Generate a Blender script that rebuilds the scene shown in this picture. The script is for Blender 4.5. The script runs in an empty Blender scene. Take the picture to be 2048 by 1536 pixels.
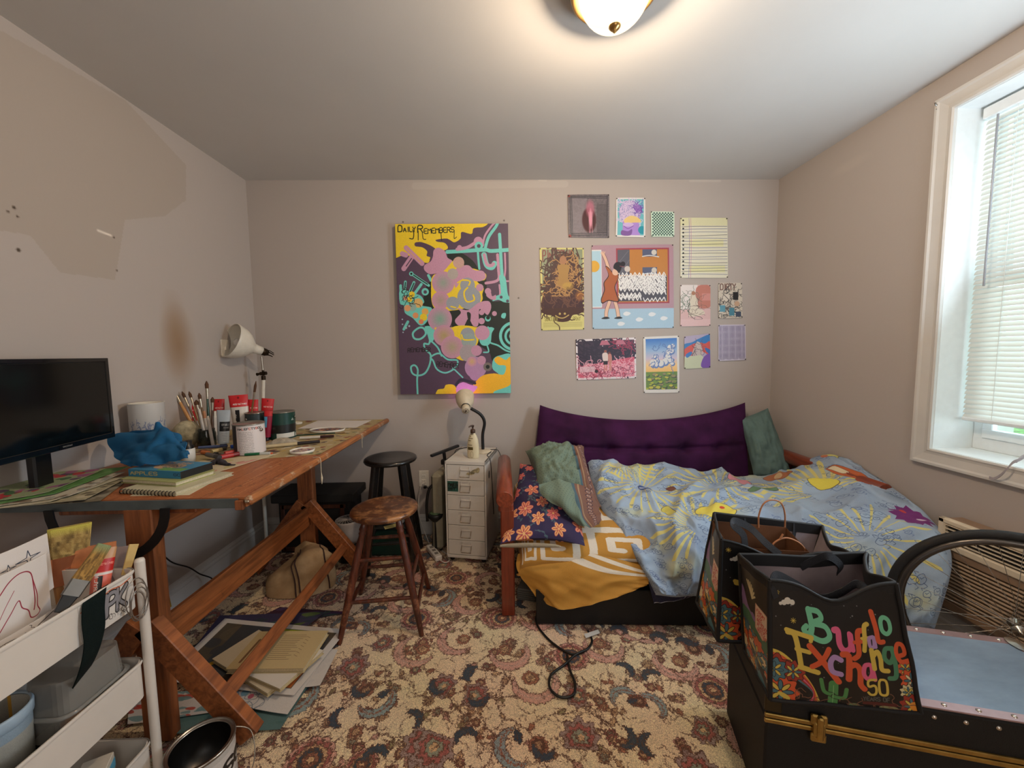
import bpy, math, random
import numpy as np
from mathutils import Matrix, Vector, noise as MN
PI = math.pi
S = bpy.context.scene
COL = S.collection
rnd = random.Random(7)

# ---------------------------------------------------------------- room numbers (metres)
D, XL, XR, CH = 3.013, -1.889, 2.136, 2.74      # far wall, left wall, right wall, ceiling
YB = -1.3                                        # wall behind the camera
CAMZ, FPX, PITCH, YAW, ROLL = 1.435, 770.0, 0.079, 0.0232, -0.0122

# ---------------------------------------------------------------- camera
def cam_axes():
    cy, sy = math.cos(YAW), math.sin(YAW)
    f = Vector((sy*math.cos(PITCH), cy*math.cos(PITCH), -math.sin(PITCH)))
    r0 = Vector((cy, -sy, 0)); u0 = r0.cross(f)
    r = math.cos(ROLL)*r0 + math.sin(ROLL)*u0
    u = -math.sin(ROLL)*r0 + math.cos(ROLL)*u0
    return r, u, f
CR, CU, CF = cam_axes()
cd = bpy.data.cameras.new('camera'); cam = bpy.data.objects.new('camera', cd); COL.objects.link(cam)
cd.sensor_width = 36.0; cd.lens = FPX/2048*36.0; cd.clip_start = .02; cd.clip_end = 200
mw = Matrix((CR, CU, -CF)).transposed().to_4x4(); mw.translation = (0, 0, CAMZ)
cam.matrix_world = mw
S.camera = cam
def ray(px, py): return CF*FPX + CR*(px-1024) - CU*(py-768)
def on_z(px, py, h=0.0):
    d = ray(px, py); return Vector((0, 0, CAMZ)) + d*((h-CAMZ)/d.z)
def on_y(px, py, y):
    d = ray(px, py); return Vector((0, 0, CAMZ)) + d*(y/d.y)
def on_x(px, py, x):
    d = ray(px, py); return Vector((0, 0, CAMZ)) + d*(x/d.x)

# ---------------------------------------------------------------- view, world, lights
S.view_settings.view_transform = 'Standard'; S.view_settings.look = 'None'
S.view_settings.gamma = 1.0; S.view_settings.use_curve_mapping = False
S.view_settings.exposure = 0.10
S.cycles.max_bounces = 8; S.cycles.diffuse_bounces = 4; S.cycles.transparent_max_bounces = 12
S.cycles.sample_clamp_indirect = 6.0
wd = bpy.data.worlds.new('daylight'); S.world = wd; wd.use_nodes = True
wn = wd.node_tree; bg = wn.nodes['Background']
bg.inputs[0].default_value = (.74, .88, 1.0, 1); bg.inputs[1].default_value = 2.7
def light(name, kind, loc, energy, col, **k):
    l = bpy.data.lights.new(name, kind); l.energy = energy; l.color = col
    for a, b in k.items():
        if a != 'aim': setattr(l, a, b)
    o = bpy.data.objects.new(name, l); o.location = loc; COL.objects.link(o)
    if 'aim' in k:
        o.rotation_euler = (Vector(k['aim'])-Vector(loc)).to_track_quat('-Z', 'Y').to_euler()
    return o
LAMP = (.41, 1.44)
light('ceiling_bulb', 'POINT', (LAMP[0], LAMP[1], 2.655), 76, (1.0, .855, .71), shadow_soft_size=.04)
light('window_daylight', 'AREA', (3.3, 1.15, 1.35), 60, (.80, .90, 1.0), shape='RECTANGLE', size=1.6, size_y=2.2, aim=(0.4, 1.5, 2.2))
light('window_fill', 'AREA', (XR+.03, 1.12, 1.75), 40, (.72, .86, 1.0), shape='RECTANGLE', size=.42, size_y=1.45, aim=(1.0, 1.30, 2.45))  # fill lamp added to brighten the ceiling near the window
light('rear_fill', 'AREA', (.5, -1.2, 1.5), 18, (1.0, .93, .86), shape='RECTANGLE', size=1.4, size_y=1.6, aim=(-.2, 2.6, .9))  # soft fill lamp added out of view behind the camera; no door there

# ---------------------------------------------------------------- object helpers
MAT = {}
WM = {}
def _link(o): COL.objects.link(o); return o
def thing(name, label, cat, loc=(0, 0, 0), rz=0.0, group=None, rot=None):
    o = _link(bpy.data.objects.new(name, None)); o.empty_display_size = .05
    m = rot.to_4x4() if rot is not None else Matrix.Rotation(rz, 4, 'Z')
    m = Matrix.Translation(loc) @ m
    o.matrix_world = m; WM[o.name] = m
    tag(o, label, cat, group); return o
def tag(o, label=None, cat=None, group=None, kind=None):
    if label: o['label'] = label
    if cat: o['category'] = cat
    if group: o['group'] = group
    if kind: o['kind'] = kind
    return o
class MB:
    def __init__(s): s.v = []; s.f = []; s.uv = []; s.sm = []
    def add(s, vs, fs, uvs=None, smooth=False):
        n = len(s.v); s.v += [tuple(v) for v in vs]
        for i, f in enumerate(fs):
            s.f.append([n+k for k in f]); s.sm.append(smooth)
            s.uv.append(uvs[i] if uvs else [(0, 0)]*len(f))
        return s
    def box(s, c, d, m=None, uvscale=None):
        x, y, z = (q/2 for q in d)
        vs = [Vector((a*x, b*y, e*z)) for a in (-1, 1) for b in (-1, 1) for e in (-1, 1)]
        if m is not None: vs = [m @ v for v in vs]
        vs = [v+Vector(c) for v in vs]
        fs = [(0, 1, 3, 2), (4, 6, 7, 5), (0, 4, 5, 1), (2, 3, 7, 6), (0, 2, 6, 4), (1, 5, 7, 3)]
        u = [[(1, 0), (1, 1), (0, 1), (0, 0)], [(0, 0), (1, 0), (1, 1), (0, 1)], [(0, 0), (1, 0), (1, 1), (0, 1)],
             [(1, 0), (1, 1), (0, 1), (0, 0)], [(0, 1), (0, 0), (1, 0), (1, 1)], [(0, 0), (1, 0), (1, 1), (0, 1)]]
        return s.add(vs, fs, u)
    def rbox(s, c, d, r=.004, m=None):
        """box with chamfered edges"""
        x, y, z = (q/2 for q in d); r = min(r, x*.95, y*.95, z*.95)
        vs = []; idx = {}
        for a in (-1, 1):
            for b in (-1, 1):
                for e in (-1, 1):
                    for k in range(3):
                        p = [a*(x-r), b*(y-r), e*(z-r)]; p[k] = (a*x, b*y, e*z)[k]
                        idx[a, b, e, k] = len(vs); vs.append(Vector(p))
        fs = []
        for k in range(3):
            o = [i for i in range(3) if i != k]
            for sg in (-1, 1):
                q = []
                for (p1, p2) in ((-1, -1), (1, -1), (1, 1), (-1, 1)):
                    t = [0, 0, 0]; t[k] = sg; t[o[0]] = p1; t[o[1]] = p2; q.append(idx[t[0], t[1], t[2], k])
                fs.append(q if (sg == 1) ^ (k == 1) else q[::-1])
        for k in range(3):
            o = [i for i in range(3) if i != k]
            for p1 in (-1, 1):
                for p2 in (-1, 1):
                    A = [0]*3; A[o[0]] = p1; A[o[1]] = p2; A[k] = -1; B = A[:]; B[k] = 1
                    q = [idx[(*A, o[0])], idx[(*B, o[0])], idx[(*B, o[1])], idx[(*A, o[1])]]
                    fs.append(q)
        for a in (-1, 1):
            for b in (-1, 1):
                for e in (-1, 1): fs.append([idx[a, b, e, 0], idx[a, b, e, 1], idx[a, b, e, 2]])
        cen = Vector((0, 0, 0)); out = []
        for f in fs:
            pc = sum((vs[i] for i in f), Vector())/len(f)
            nn = (vs[f[1]]-vs[f[0]]).cross(vs[f[2]]-vs[f[0]])
            out.append(f if nn.dot(pc) > 0 else f[::-1])
        if m is not None: vs = [m @ v for v in vs]
        vs = [v+Vector(c) for v in vs]
        uvs = []
        for f in out: uvs.append([((vs[i].x+vs[i].y), (vs[i].z+vs[i].y)) for i in f])
        return s.add(vs, out, uvs)
    def beam(s, a, b, w, h, up=(0, 0, 1), r=.003):
        """a bar from a to b, w across, h along up"""
        a, b = Vector(a), Vector(b); d = (b-a); L = d.length; d.normalize()
        x = d.cross(Vector(up)).normalized(); z = x.cross(d)
        return s.rbox((a+b)/2, (w, L, h), r, Matrix((x, d, z)).transposed())
    def tube(s, pts, r, n=8, caps=True, smooth=True):
        pts = [Vector(p) for p in pts]; rs = r if isinstance(r, (list, tuple)) else [r]*len(pts)
        t0 = (pts[1]-pts[0]).normalized()
        ref = Vector((0, 0, 1)) if abs(t0.z) < .9 else Vector((1, 0, 0))
        x = t0.cross(ref).normalized(); vs = []
        for i, p in enumerate(pts):
            t = (pts[min(i+1, len(pts)-1)]-pts[max(i-1, 0)]).normalized()
            x = (x-t*x.dot(t)).normalized(); y = t.cross(x)
            vs += [p+(x*math.cos(2*PI*k/n)+y*math.sin(2*PI*k/n))*rs[i] for k in range(n)]
        fs = []; uv = []
        for i in range(len(pts)-1):
            for k in range(n):
                k2 = (k+1) % n
                fs.append((i*n+k, i*n+k2, (i+1)*n+k2, (i+1)*n+k))
                uv.append([(k/n, i/(len(pts)-1)), ((k+1)/n, i/(len(pts)-1)), ((k+1)/n, (i+1)/(len(pts)-1)), (k/n, (i+1)/(len(pts)-1))])
        s.add(vs, fs, uv, smooth)
        if caps: s.add(vs[:n], [tuple(range(n))[::-1]]); s.add(vs[-n:], [tuple(range(n))])
        return s
    def lathe(s, prof, n=24, m=None, smooth=True, sweep=2*PI):
        """prof: list of (r, z)"""
        vs = []
        for (r, z) in prof: vs += [Vector((r*math.cos(sweep*k/n), r*math.sin(sweep*k/n), z)) for k in range(n)]
        if m is not None: vs = [m @ v for v in vs]
        zs = [z for _, z in prof]; L = [0]
        for i in range(1, len(prof)): L.append(L[-1]+math.dist(prof[i], prof[i-1]))
        fs = []; uv = []
        for i in range(len(prof)-1):
            for k in range(n):
                k2 = (k+1) % n
                fs.append((i*n+k, i*n+k2, (i+1)*n+k2, (i+1)*n+k))
                a, b = L[i]/L[-1], L[i+1]/L[-1]
                uv.append([(k/n, a), ((k+1)/n, a), ((k+1)/n, b), (k/n, b)])
        return s.add(vs, fs, uv, smooth)
    def disc(s, c, r, n=20, m=None):
        vs = [Vector((r*math.cos(2*PI*k/n), r*math.sin(2*PI*k/n), 0)) for k in range(n)]
        uv = [[(.5+.5*math.cos(2*PI*k/n), .5+.5*math.sin(2*PI*k/n)) for k in range(n)]]
        if m is not None: vs = [m @ v for v in vs]
        return s.add([v+Vector(c) for v in vs], [tuple(range(n))], uv)
    def grid(s, P, closed_u=False, uvf=None, smooth=True, flip=False):
        """P[i][j] points"""
        ni, nj = len(P), len(P[0]); vs = [p for row in P for p in row]; fs = []; uv = []
        for i in range(ni-1):
            for j in range(nj-1):
                q = [(i, j), (i+1, j), (i+1, j+1), (i, j+1)]
                if flip: q = q[::-1]
                fs.append([a*nj+b for a, b in q])
                uv.append([(uvf(a/(ni-1), b/(nj-1)) if uvf else (a/(ni-1), b/(nj-1))) for a, b in q])
        return s.add(vs, fs, uv, smooth)
    def sheet(s, P, t=.001, n=None, uvf=None, smooth=True):
        """P grid made two-sided with thickness t towards -normal"""
        ni, nj = len(P), len(P[0]); Q = []
        for i in range(ni):
            r = []
            for j in range(nj):
                a = P[min(i+1, ni-1)][j]-P[max(i-1, 0)][j]; b = P[i][min(j+1, nj-1)]-P[i][max(j-1, 0)]
                nn = a.cross(b)
                nn = nn.normalized() if nn.length > 1e-9 else Vector((0, 0, 1))
                r.append(P[i][j]-nn*t)
            Q.append(r)
        s.grid(P, uvf=uvf, smooth=smooth); s.grid(Q, uvf=uvf, smooth=smooth, flip=True)
        def rim(A, B, u0, u1):
            s.grid([A, B], uvf=lambda a, b: (uvf or (lambda x, y: (x, y)))(u0+(u1-u0)*b if u0 != u1 else u0, 0), smooth=False)
        rim([Q[0][j] for j in range(nj)], [P[0][j] for j in range(nj)], 0, 0)
        rim([P[-1][j] for j in range(nj)], [Q[-1][j] for j in range(nj)], 1, 1)
        rim([P[i][0] for i in range(ni)], [Q[i][0] for i in range(ni)], 0, 1)
        rim([Q[i][-1] for i in range(ni)], [P[i][-1] for i in range(ni)], 0, 1)
        return s
def mesh(name, mb, mat, parent=None, world=True, **tags):
    me = bpy.data.meshes.new(name)
    vs = mb.v
    pm = WM.get(parent.name) if parent is not None else None
    if pm is not None and world:
        inv = pm.inverted(); vs = [inv @ Vector(v) for v in vs]
    me.from_pydata([tuple(v) for v in vs], [], mb.f)
    uvl = me.uv_layers.new(name='UVMap'); flat = [c for f in mb.uv for p in f for c in p]
    uvl.data.foreach_set('uv', flat)
    me.polygons.foreach_set('use_smooth', mb.sm)
    me.materials.append(mat); me.validate(); me.update()
    o = _link(bpy.data.objects.new(name, me))
    if parent is not None: o.parent = parent
    WM[o.name] = pm.copy() if pm is not None else Matrix.Identity(4)
    if tags: tag(o, **tags)
    return o
def struct(name, mb, mat, parent=None): return mesh(name, mb, mat, parent, kind='structure')
def copy_thing(o, m=None, label=None, name=None):
    c = o.copy(); _link(c)
    if m is not None: c.matrix_world = m
    if label: c['label'] = label
    def rec(a, b):
        for ch in [q for q in bpy.data.objects if q.parent == a]:
            d = ch.copy(); _link(d); d.parent = b; rec(ch, d)
    rec(o, c); return c

# ---------------------------------------------------------------- smooth patches
def cr(p0, p1, p2, p3, t):
    return .5*((2*p1)+(-p0+p2)*t+(2*p0-5*p1+4*p2-p3)*t*t+(-p0+3*p1-3*p2+p3)*t**3)
def spline(pts, n=8, closed=False):
    pts = [Vector(p) if len(p) == 3 else Vector((p[0], p[1], 0)) for p in pts]; out = []; N = len(pts)
    R = N if closed else N-1
    for i in range(R):
        if closed: q = [pts[(i+k-1) % N] for k in range(4)]
        else: q = [pts[max(i-1, 0)], pts[i], pts[i+1], pts[min(i+2, N-1)]]
        out += [cr(*q, k/n) for k in range(n)]
    if not closed: out.append(pts[-1])
    return out
def patch(C, nu, nv, disp=None):
    """bicubic surface through control grid C[i][j]; disp(u,v,p) -> offset along the normal"""
    rows = []
    C = [[Vector(p) for p in r] for r in C]
    def interp(row, n):
        N = len(row); out = []
        for k in range(n+1):
            t = k/n*(N-1); i = min(int(t), N-2); t -= i
            q = [row[max(i-1, 0)], row[i], row[i+1], row[min(i+2, N-1)]]; out.append(cr(*q, t))
        return out
    A = [interp(r, nv) for r in C]
    B = list(zip(*[interp([A[i][j] for i in range(len(A))], nu) for j in range(nv+1)]))
    B = [list(r) for r in B]
    if disp:
        ni, nj = len(B), len(B[0]); O = [[None]*nj for _ in range(ni)]
        for i in range(ni):
            for j in range(nj):
                a = B[min(i+1, ni-1)][j]-B[max(i-1, 0)][j]; b = B[i][min(j+1, nj-1)]-B[i][max(j-1, 0)]
                n = a.cross(b); n = n.normalized() if n.length > 1e-9 else Vector((0, 0, 1))
                O[i][j] = B[i][j]+n*disp(i/(ni-1), j/(nj-1), B[i][j])
        B = O
    return B
def nz(x, y, z=0): return MN.noise(Vector((x, y, z)))
def ridge(x, y, z=0):
    return 1-2*abs(MN.noise(Vector((x, y, z))))
def pillow(w, h, t, n=22, pull=.10, wr=.006, seed=0, sag=None, uvf=None, rep=1):
    """soft rectangular cushion in its own xy plane, thickness along z; returns MB"""
    mb = MB()
    def P(u, v, sgn):
        e = ((1-abs(u)**2.6)*(1-abs(v)**2.6))
        k = max(e, 0)**.55
        x = u*w/2*(1-pull*(1-abs(v)**2)*abs(u)**6*.9); y = v*h/2*(1-pull*(1-abs(u)**2)*abs(v)**6*.9)
        z = sgn*k*t/2
        if wr:
            edge = max(abs(u), abs(v))
            z += sgn*k*wr*(ridge(x*9+seed, y*9, seed)*.8+1.2*nz(x*5+seed, y*5, seed+3)) + sgn*wr*1.2*(edge**3)*(1-edge**8)*nz(math.atan2(v, u)*5, seed, sgn)
        p = Vector((x, y, z))
        if sag: p = sag(u, v, p)
        return p
    g = lambda sgn: [[P(-math.cos(PI*i/n) if 0 else (2*i/n-1), 2*j/n-1, sgn) for j in range(n+1)] for i in range(n+1)]
    mb.grid(g(1), uvf=uvf); mb.grid(g(-1), flip=True, uvf=uvf)
    return mb
def xf(mb, m):
    mb.v = [tuple(m @ Vector(v)) for v in mb.v]; return mb
def frame(o, x, y, z=None):
    """matrix with origin o, x axis along x, y roughly along y"""
    x = Vector(x).normalized(); y = Vector(y); z = x.cross(y).normalized() if z is None else Vector(z); y = z.cross(x)
    m = Matrix((x, y, z)).transposed().to_4x4(); m.translation = o; return m
# ---------------------------------------------------------------- flat print drawn in code
def srgb(c): return tuple(((x/255)/12.92 if x/255 <= .04045 else ((x/255+.055)/1.055)**2.4) for x in c)
class Pic:
    """a picture drawn with numpy in 0..1 sRGB; x right, y down, in pixels"""
    def __init__(s, w, h, bg=(255, 255, 255)):
        s.w, s.h = w, h; s.a = np.empty((h, w, 3), np.float32); s.a[:] = np.array(bg)/255
    def _bb(s, x0, y0, x1, y1):
        x0, y0 = max(int(x0)-1, 0), max(int(y0)-1, 0); x1, y1 = min(int(x1)+2, s.w), min(int(y1)+2, s.h)
        if x1 <= x0 or y1 <= y0: return None
        Y, X = np.mgrid[y0:y1, x0:x1].astype(np.float32); return (slice(y0, y1), slice(x0, x1)), X+.5, Y+.5
    def _mix(s, sl, m, col, al=1):
        c = np.array(col, np.float32)
        c = c/255 if c.ndim == 1 else c
        m = np.clip(m, 0, 1)[..., None]*al; s.a[sl] = s.a[sl]*(1-m)+c*m
    def circ(s, x, y, r, col, al=1, ry=None, soft=1.0, rot=0, inner=None):
        ry = ry or r; R = max(r, ry)+soft; b = s._bb(x-R, y-R, x+R, y+R)
        if not b: return s
        sl, X, Y = b; dx, dy = X-x, Y-y
        if rot: c, q = math.cos(rot), math.sin(rot); dx, dy = dx*c+dy*q, -dx*q+dy*c
        d = np.sqrt((dx/r)**2+(dy/ry)**2)
        s._mix(sl, (1-d)*min(r, ry)/soft+.5, col, al)
        if inner is not None: s._mix(sl, np.clip((1-d)*1.1, 0, 1)**1.2, inner, al)
        return s
    def poly(s, pts, col, al=1):
        P = np.array([(p[0], p[1]) for p in pts], np.float32)
        b = s._bb(P[:, 0].min(), P[:, 1].min(), P[:, 0].max(), P[:, 1].max())
        if not b: return s
        sl, X, Y = b; ins = np.zeros(X.shape, bool); n = len(P)
        for i in range(n):
            (x0, y0), (x1, y1) = P[i], P[(i+1) % n]
            if y0 == y1: continue
            c = ((y0 > Y) != (y1 > Y)) & (X < (x1-x0)*(Y-y0)/(y1-y0)+x0); ins ^= c
        s._mix(sl, ins.astype(np.float32), col, al); return s
    def blob(s, pts, col, al=1, n=6): return s.poly([(p.x, p.y) for p in spline(pts, n, True)], col, al)
    def line(s, pts, w, col, al=1, smooth=0, closed=False):
        if smooth: pts = [(p.x, p.y) for p in spline(pts, smooth, closed)]
        elif closed: pts = list(pts)+[pts[0]]
        if closed and smooth: pts = pts+[pts[0]]
        h = w/2
        A = np.array([(p[0], p[1]) for p in pts], np.float32)
        b = s._bb(A[:, 0].min()-h, A[:, 1].min()-h, A[:, 0].max()+h, A[:, 1].max()+h)
        if not b: return s
        sl, X, Y = b; m = np.zeros(X.shape, np.float32)
        ox, oy = sl[1].start, sl[0].start
        for i in range(len(A)-1):
            (x0, y0), (x1, y1) = A[i], A[i+1]
            a0, a1 = int(max(min(x0, x1)-h-1-ox, 0)), int(max(max(x0, x1)+h+2-ox, 0))
            b0, b1 = int(max(min(y0, y1)-h-1-oy, 0)), int(max(max(y0, y1)+h+2-oy, 0))
            XX, YY = X[b0:b1, a0:a1], Y[b0:b1, a0:a1]
            if XX.size == 0: continue
            dx, dy = x1-x0, y1-y0; L = dx*dx+dy*dy+1e-9
            t = np.clip(((XX-x0)*dx+(YY-y0)*dy)/L, 0, 1)
            d = np.hypot(XX-x0-t*dx, YY-y0-t*dy)
            m[b0:b1, a0:a1] = np.maximum(m[b0:b1, a0:a1], np.clip(h-d+.5, 0, 1))
        s._mix(sl, m, col, al); return s
    def rect(s, x0, y0, x1, y1, col, al=1):
        x0, y0, x1, y1 = (int(round(v)) for v in (x0, y0, x1, y1))
        sl = (slice(max(y0, 0), max(y1, 0)), slice(max(x0, 0), max(x1, 0))); s.a[sl] = s.a[sl]*(1-al)+np.array(col)/255*al; return s
    def vgrad(s, x0, y0, x1, y1, stops):
        x0, y0, x1, y1 = (int(v) for v in (x0, y0, x1, y1))
        t = np.linspace(0, 1, y1-y0); st = [q[0] for q in stops]
        c = np.stack([np.interp(t, st, [q[1][k]/255 for q in stops]) for k in range(3)], -1)
        s.a[y0:y1, x0:x1] = c[:, None, :]; return s
    def text(s, t, x, y, h, w, col, adv=1.35, slant=0, al=1, wid=1.0, jit=0, rot=0, cols=None, rnd_=None, smooth=True):
        """stroke lettering; (x,y) top left of the first letter, h cap height"""
        u = h/6*wid; cx = 0; cr_, sr = math.cos(rot), math.sin(rot); v = h/6
        for k, ch in enumerate(t):
            g = GL.get(ch)
            if g:
                oy = (rnd.uniform(-jit, jit)*h) if jit else 0
                for seg in g.split():
                    P = [(cx+int(seg[i])*u-slant*(int(seg[i+1])-6)*v, int(seg[i+1])*v+oy) for i in range(0, len(seg)-1, 2)]
                    if smooth and len(P) > 2:
                        for _ in range(2):
                            Q = [P[0]]
                            for a, b in zip(P, P[1:]): Q += [(a[0]*.75+b[0]*.25, a[1]*.75+b[1]*.25), (a[0]*.25+b[0]*.75, a[1]*.25+b[1]*.75)]
                            Q.append(P[-1]); P = Q
                    P = [(x+a*cr_-b*sr, y+a*sr+b*cr_) for a, b in P]
                    s.line(P, w, cols[k % len(cols)] if cols else col, al)
            cx += (4*adv if ch not in 'I1l. ' else (2.6*adv if ch == ' ' else 3*adv))*u
        return s
    def scribble(s, x0, y0, x1, y1, n, w, col, rr, al=1, size=10):
        for _ in range(n):
            x, y = rr.uniform(x0, x1), rr.uniform(y0, y1); a = rr.uniform(0, 7)
            P = [(x, y)]
            for k in range(rr.randint(3, 7)):
                a += rr.uniform(-1.3, 1.3); x += math.cos(a)*size*.5; y += math.sin(a)*size*.5; P.append((x, y))
            s.line(P, w, col, al, smooth=3)
        return s
    def noise(s, amt, seed=0, scale=1):
        r = np.random.RandomState(seed); n = r.rand(s.h//scale+2, s.w//scale+2).astype(np.float32)-.5
        n = np.repeat(np.repeat(n, scale, 0), scale, 1)[:s.h, :s.w]; s.a = np.clip(s.a*(1+amt*n[..., None]*2), 0, 1); return s
    def warp(s, amt, seed=0, scale=3, wrap=False):
        r = np.random.RandomState(seed)
        def f():
            q = r.rand(s.h//scale+3, s.w//scale+3).astype(np.float32)-.5
            yy = np.arange(s.h)/scale; xx = np.arange(s.w)/scale; y0 = yy.astype(int); x0 = xx.astype(int); fy = (yy-y0)[:, None]; fx = (xx-x0)[None]
            g = lambda a, b: q[np.ix_(y0+a, x0+b)]
            return g(0, 0)*(1-fy)*(1-fx)+g(1, 0)*fy*(1-fx)+g(0, 1)*(1-fy)*fx+g(1, 1)*fy*fx
        Y, X = np.mgrid[0:s.h, 0:s.w]; Y = (Y+f()*2*amt).astype(int); X = (X+f()*2*amt).astype(int)
        if wrap: Y %= s.h; X %= s.w
        else: Y = np.clip(Y, 0, s.h-1); X = np.clip(X, 0, s.w-1)
        s.a = s.a[Y, X]; return s
GL = {'A': '062046 1434', 'B': '06003041423303 33444536 06', 'C': '4130100105163645', 'D': '06003041453606', 'E': '40000646 0333', 'F': '400006 0333',
      'G': '41301001051636454323', 'H': '0006 4046 0343', 'I': '2026', 'J': '4045361605', 'K': '0006 400346', 'L': '000646', 'M': '0600234046',
      'N': '06004640', 'O': '103041453616050110', 'P': '06003041423303', 'Q': '103041453616050110 2446', 'R': '06003041423303 2346',
      'S': '413010010213334445361605', 'T': '0040 2026', 'U': '000516364540', 'V': '002640', 'W': '0016233640', 'X': '0046 4006', 'Y': '002340 2326',
      'Z': '00400646', '0': '103041453616050110', '1': '112026', '2': '01103041420646', '3': '0040234445361605', '4': '36300444', '5': '400003324345361605',
      '6': '4130100105163645443403', '7': '004016', '8': '103041423313020110 13334445361605041 3', '%': '4006 0011 3546', '-': '1333', '.': '2526', '=': '0343 0545',
      'u': '0205163645 4246', 'f': '41302127 0343', 'a': '4332120305163645 4246', 'l': '202536', 'o': '123243453616050312', 'x': '0246 4206',
      'c': '4332120305163645', 'h': '0006 0312324347', 'n': '0206 0312324346', 'g': '4332120305163645 4247381807', 'e': '04444332120305163645',
      'v': '022642', 's': '4232120314344536 16', 'y': '022542 4208', 't': '2025364 5', 'r': '0206 03123243', 'd': '4332120305163645 4046', 'b': '0006 0312324345361605',
      'i': '2226', 'm': '0206 0312232526 23324346'}
GL = {k: ' '.join(q for q in v.replace(' 06', '06').split() if len(q) > 1) if k == 'B' else ' '.join(q for q in v.split() if len(q) >= 4) for k, v in GL.items()}
def image(name, pic):
    im = bpy.data.images.new(name, pic.w, pic.h)
    a = np.ones((pic.h, pic.w, 4), np.float32); a[..., :3] = np.clip(pic.a[::-1], 0, 1)
    im.pixels.foreach_set(a.ravel()); im.update(); im.pack(); return im

# ---------------------------------------------------------------- materials
def _nt(name):
    m = bpy.data.materials.new(name); m.use_nodes = True; nt = m.node_tree
    return m, nt, nt.nodes['Principled BSDF']
def N(nt, t, **k):
    n = nt.nodes.new('ShaderNode'+t)
    for a, b in k.items():
        if a in n.inputs: n.inputs[a].default_value = b
        else: setattr(n, a, b)
    return n
def plain(name, col, rough=.55, metal=0.0, var=.06, scale=30, bump=0.0, spec=.5, coat=0, trans=0, alpha=1, sheen=0, emis=None, es=0, bscale=None):
    """solid colour with a fine procedural mottle"""
    if name in MAT: return MAT[name]
    m, nt, b = _nt(name); c = srgb(col); L = nt.links.new
    tc = N(nt, 'TexCoord'); n = N(nt, 'TexNoise', Scale=scale, Detail=4.0); L(tc.outputs['Object'], n.inputs['Vector'])
    r = N(nt, 'ValToRGB'); r.color_ramp.elements[0].position = .3; r.color_ramp.elements[1].position = .7
    r.color_ramp.elements[0].color = (*[x*(1-var*1.5) for x in c], 1); r.color_ramp.elements[1].color = (*[min(x*(1+var), 1) for x in c], 1)
    L(n.outputs['Fac'], r.inputs['Fac']); L(r.outputs['Color'], b.inputs['Base Color'])
    b.inputs['Roughness'].default_value = rough; b.inputs['Metallic'].default_value = metal
    b.inputs['Specular IOR Level'].default_value = spec
    if coat: b.inputs['Coat Weight'].default_value = coat
    if trans: b.inputs['Transmission Weight'].default_value = trans
    if alpha < 1: b.inputs['Alpha'].default_value = alpha
    if sheen: b.inputs['Sheen Weight'].default_value = sheen; b.inputs['Sheen Roughness'].default_value = .4; b.inputs['Sheen Tint'].default_value = (*c, 1)
    if emis: b.inputs['Emission Color'].default_value = (*srgb(emis), 1); b.inputs['Emission Strength'].default_value = es
    if bump:
        bn = N(nt, 'TexNoise', Scale=bscale or scale*4, Detail=3.0); L(tc.outputs['Object'], bn.inputs['Vector'])
        bu = N(nt, 'Bump', Strength=bump, Distance=.002); L(bn.outputs['Fac'], bu.inputs['Height']); L(bu.outputs['Normal'], b.inputs['Normal'])
    MAT[name] = m; return m
def wood(name, col, col2, rough=.45, axis='Y', scale=14, worn=None, wornamt=.6, coat=0.1):
    if name in MAT: return MAT[name]
    m, nt, b = _nt(name); L = nt.links.new
    tc = N(nt, 'TexCoord'); mp = N(nt, 'Mapping')
    mp.inputs['Scale'].default_value = {'X': (1, 12, 12), 'Y': (12, 1, 12), 'Z': (12, 12, 1)}[axis]
    L(tc.outputs['Object'], mp.inputs['Vector'])
    n = N(nt, 'TexNoise', Scale=scale*.35, Detail=8.0, Distortion=.6); L(mp.outputs['Vector'], n.inputs['Vector'])
    r = N(nt, 'ValToRGB'); e = r.color_ramp.elements; e[0].position = .32; e[1].position = .68
    e[0].color = (*srgb(col2), 1); e[1].color = (*srgb(col), 1); L(n.outputs['Fac'], r.inputs['Fac'])
    out = r.outputs['Color']
    if worn:
        n2 = N(nt, 'TexNoise', Scale=9.0, Detail=10.0, Roughness=.75); L(tc.outputs['Object'], n2.inputs['Vector'])
        r2 = N(nt, 'ValToRGB'); r2.color_ramp.elements[0].position = 1-wornamt; r2.color_ramp.elements[1].position = min(1-wornamt+.12, 1)
        L(n2.outputs['Fac'], r2.inputs['Fac']); mx = N(nt, 'Mix', data_type='RGBA'); mx.inputs[7].default_value = (*srgb(worn), 1)
        L(r2.outputs['Color'], mx.inputs[0]); L(out, mx.inputs[6]); out = mx.outputs[2]
    L(out, b.inputs['Base Color']); b.inputs['Roughness'].default_value = rough; b.inputs['Coat Weight'].default_value = coat
    bu = N(nt, 'Bump', Strength=.25, Distance=.001); L(n.outputs['Fac'], bu.inputs['Height']); L(bu.outputs['Normal'], b.inputs['Normal'])
    MAT[name] = m; return m
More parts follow.
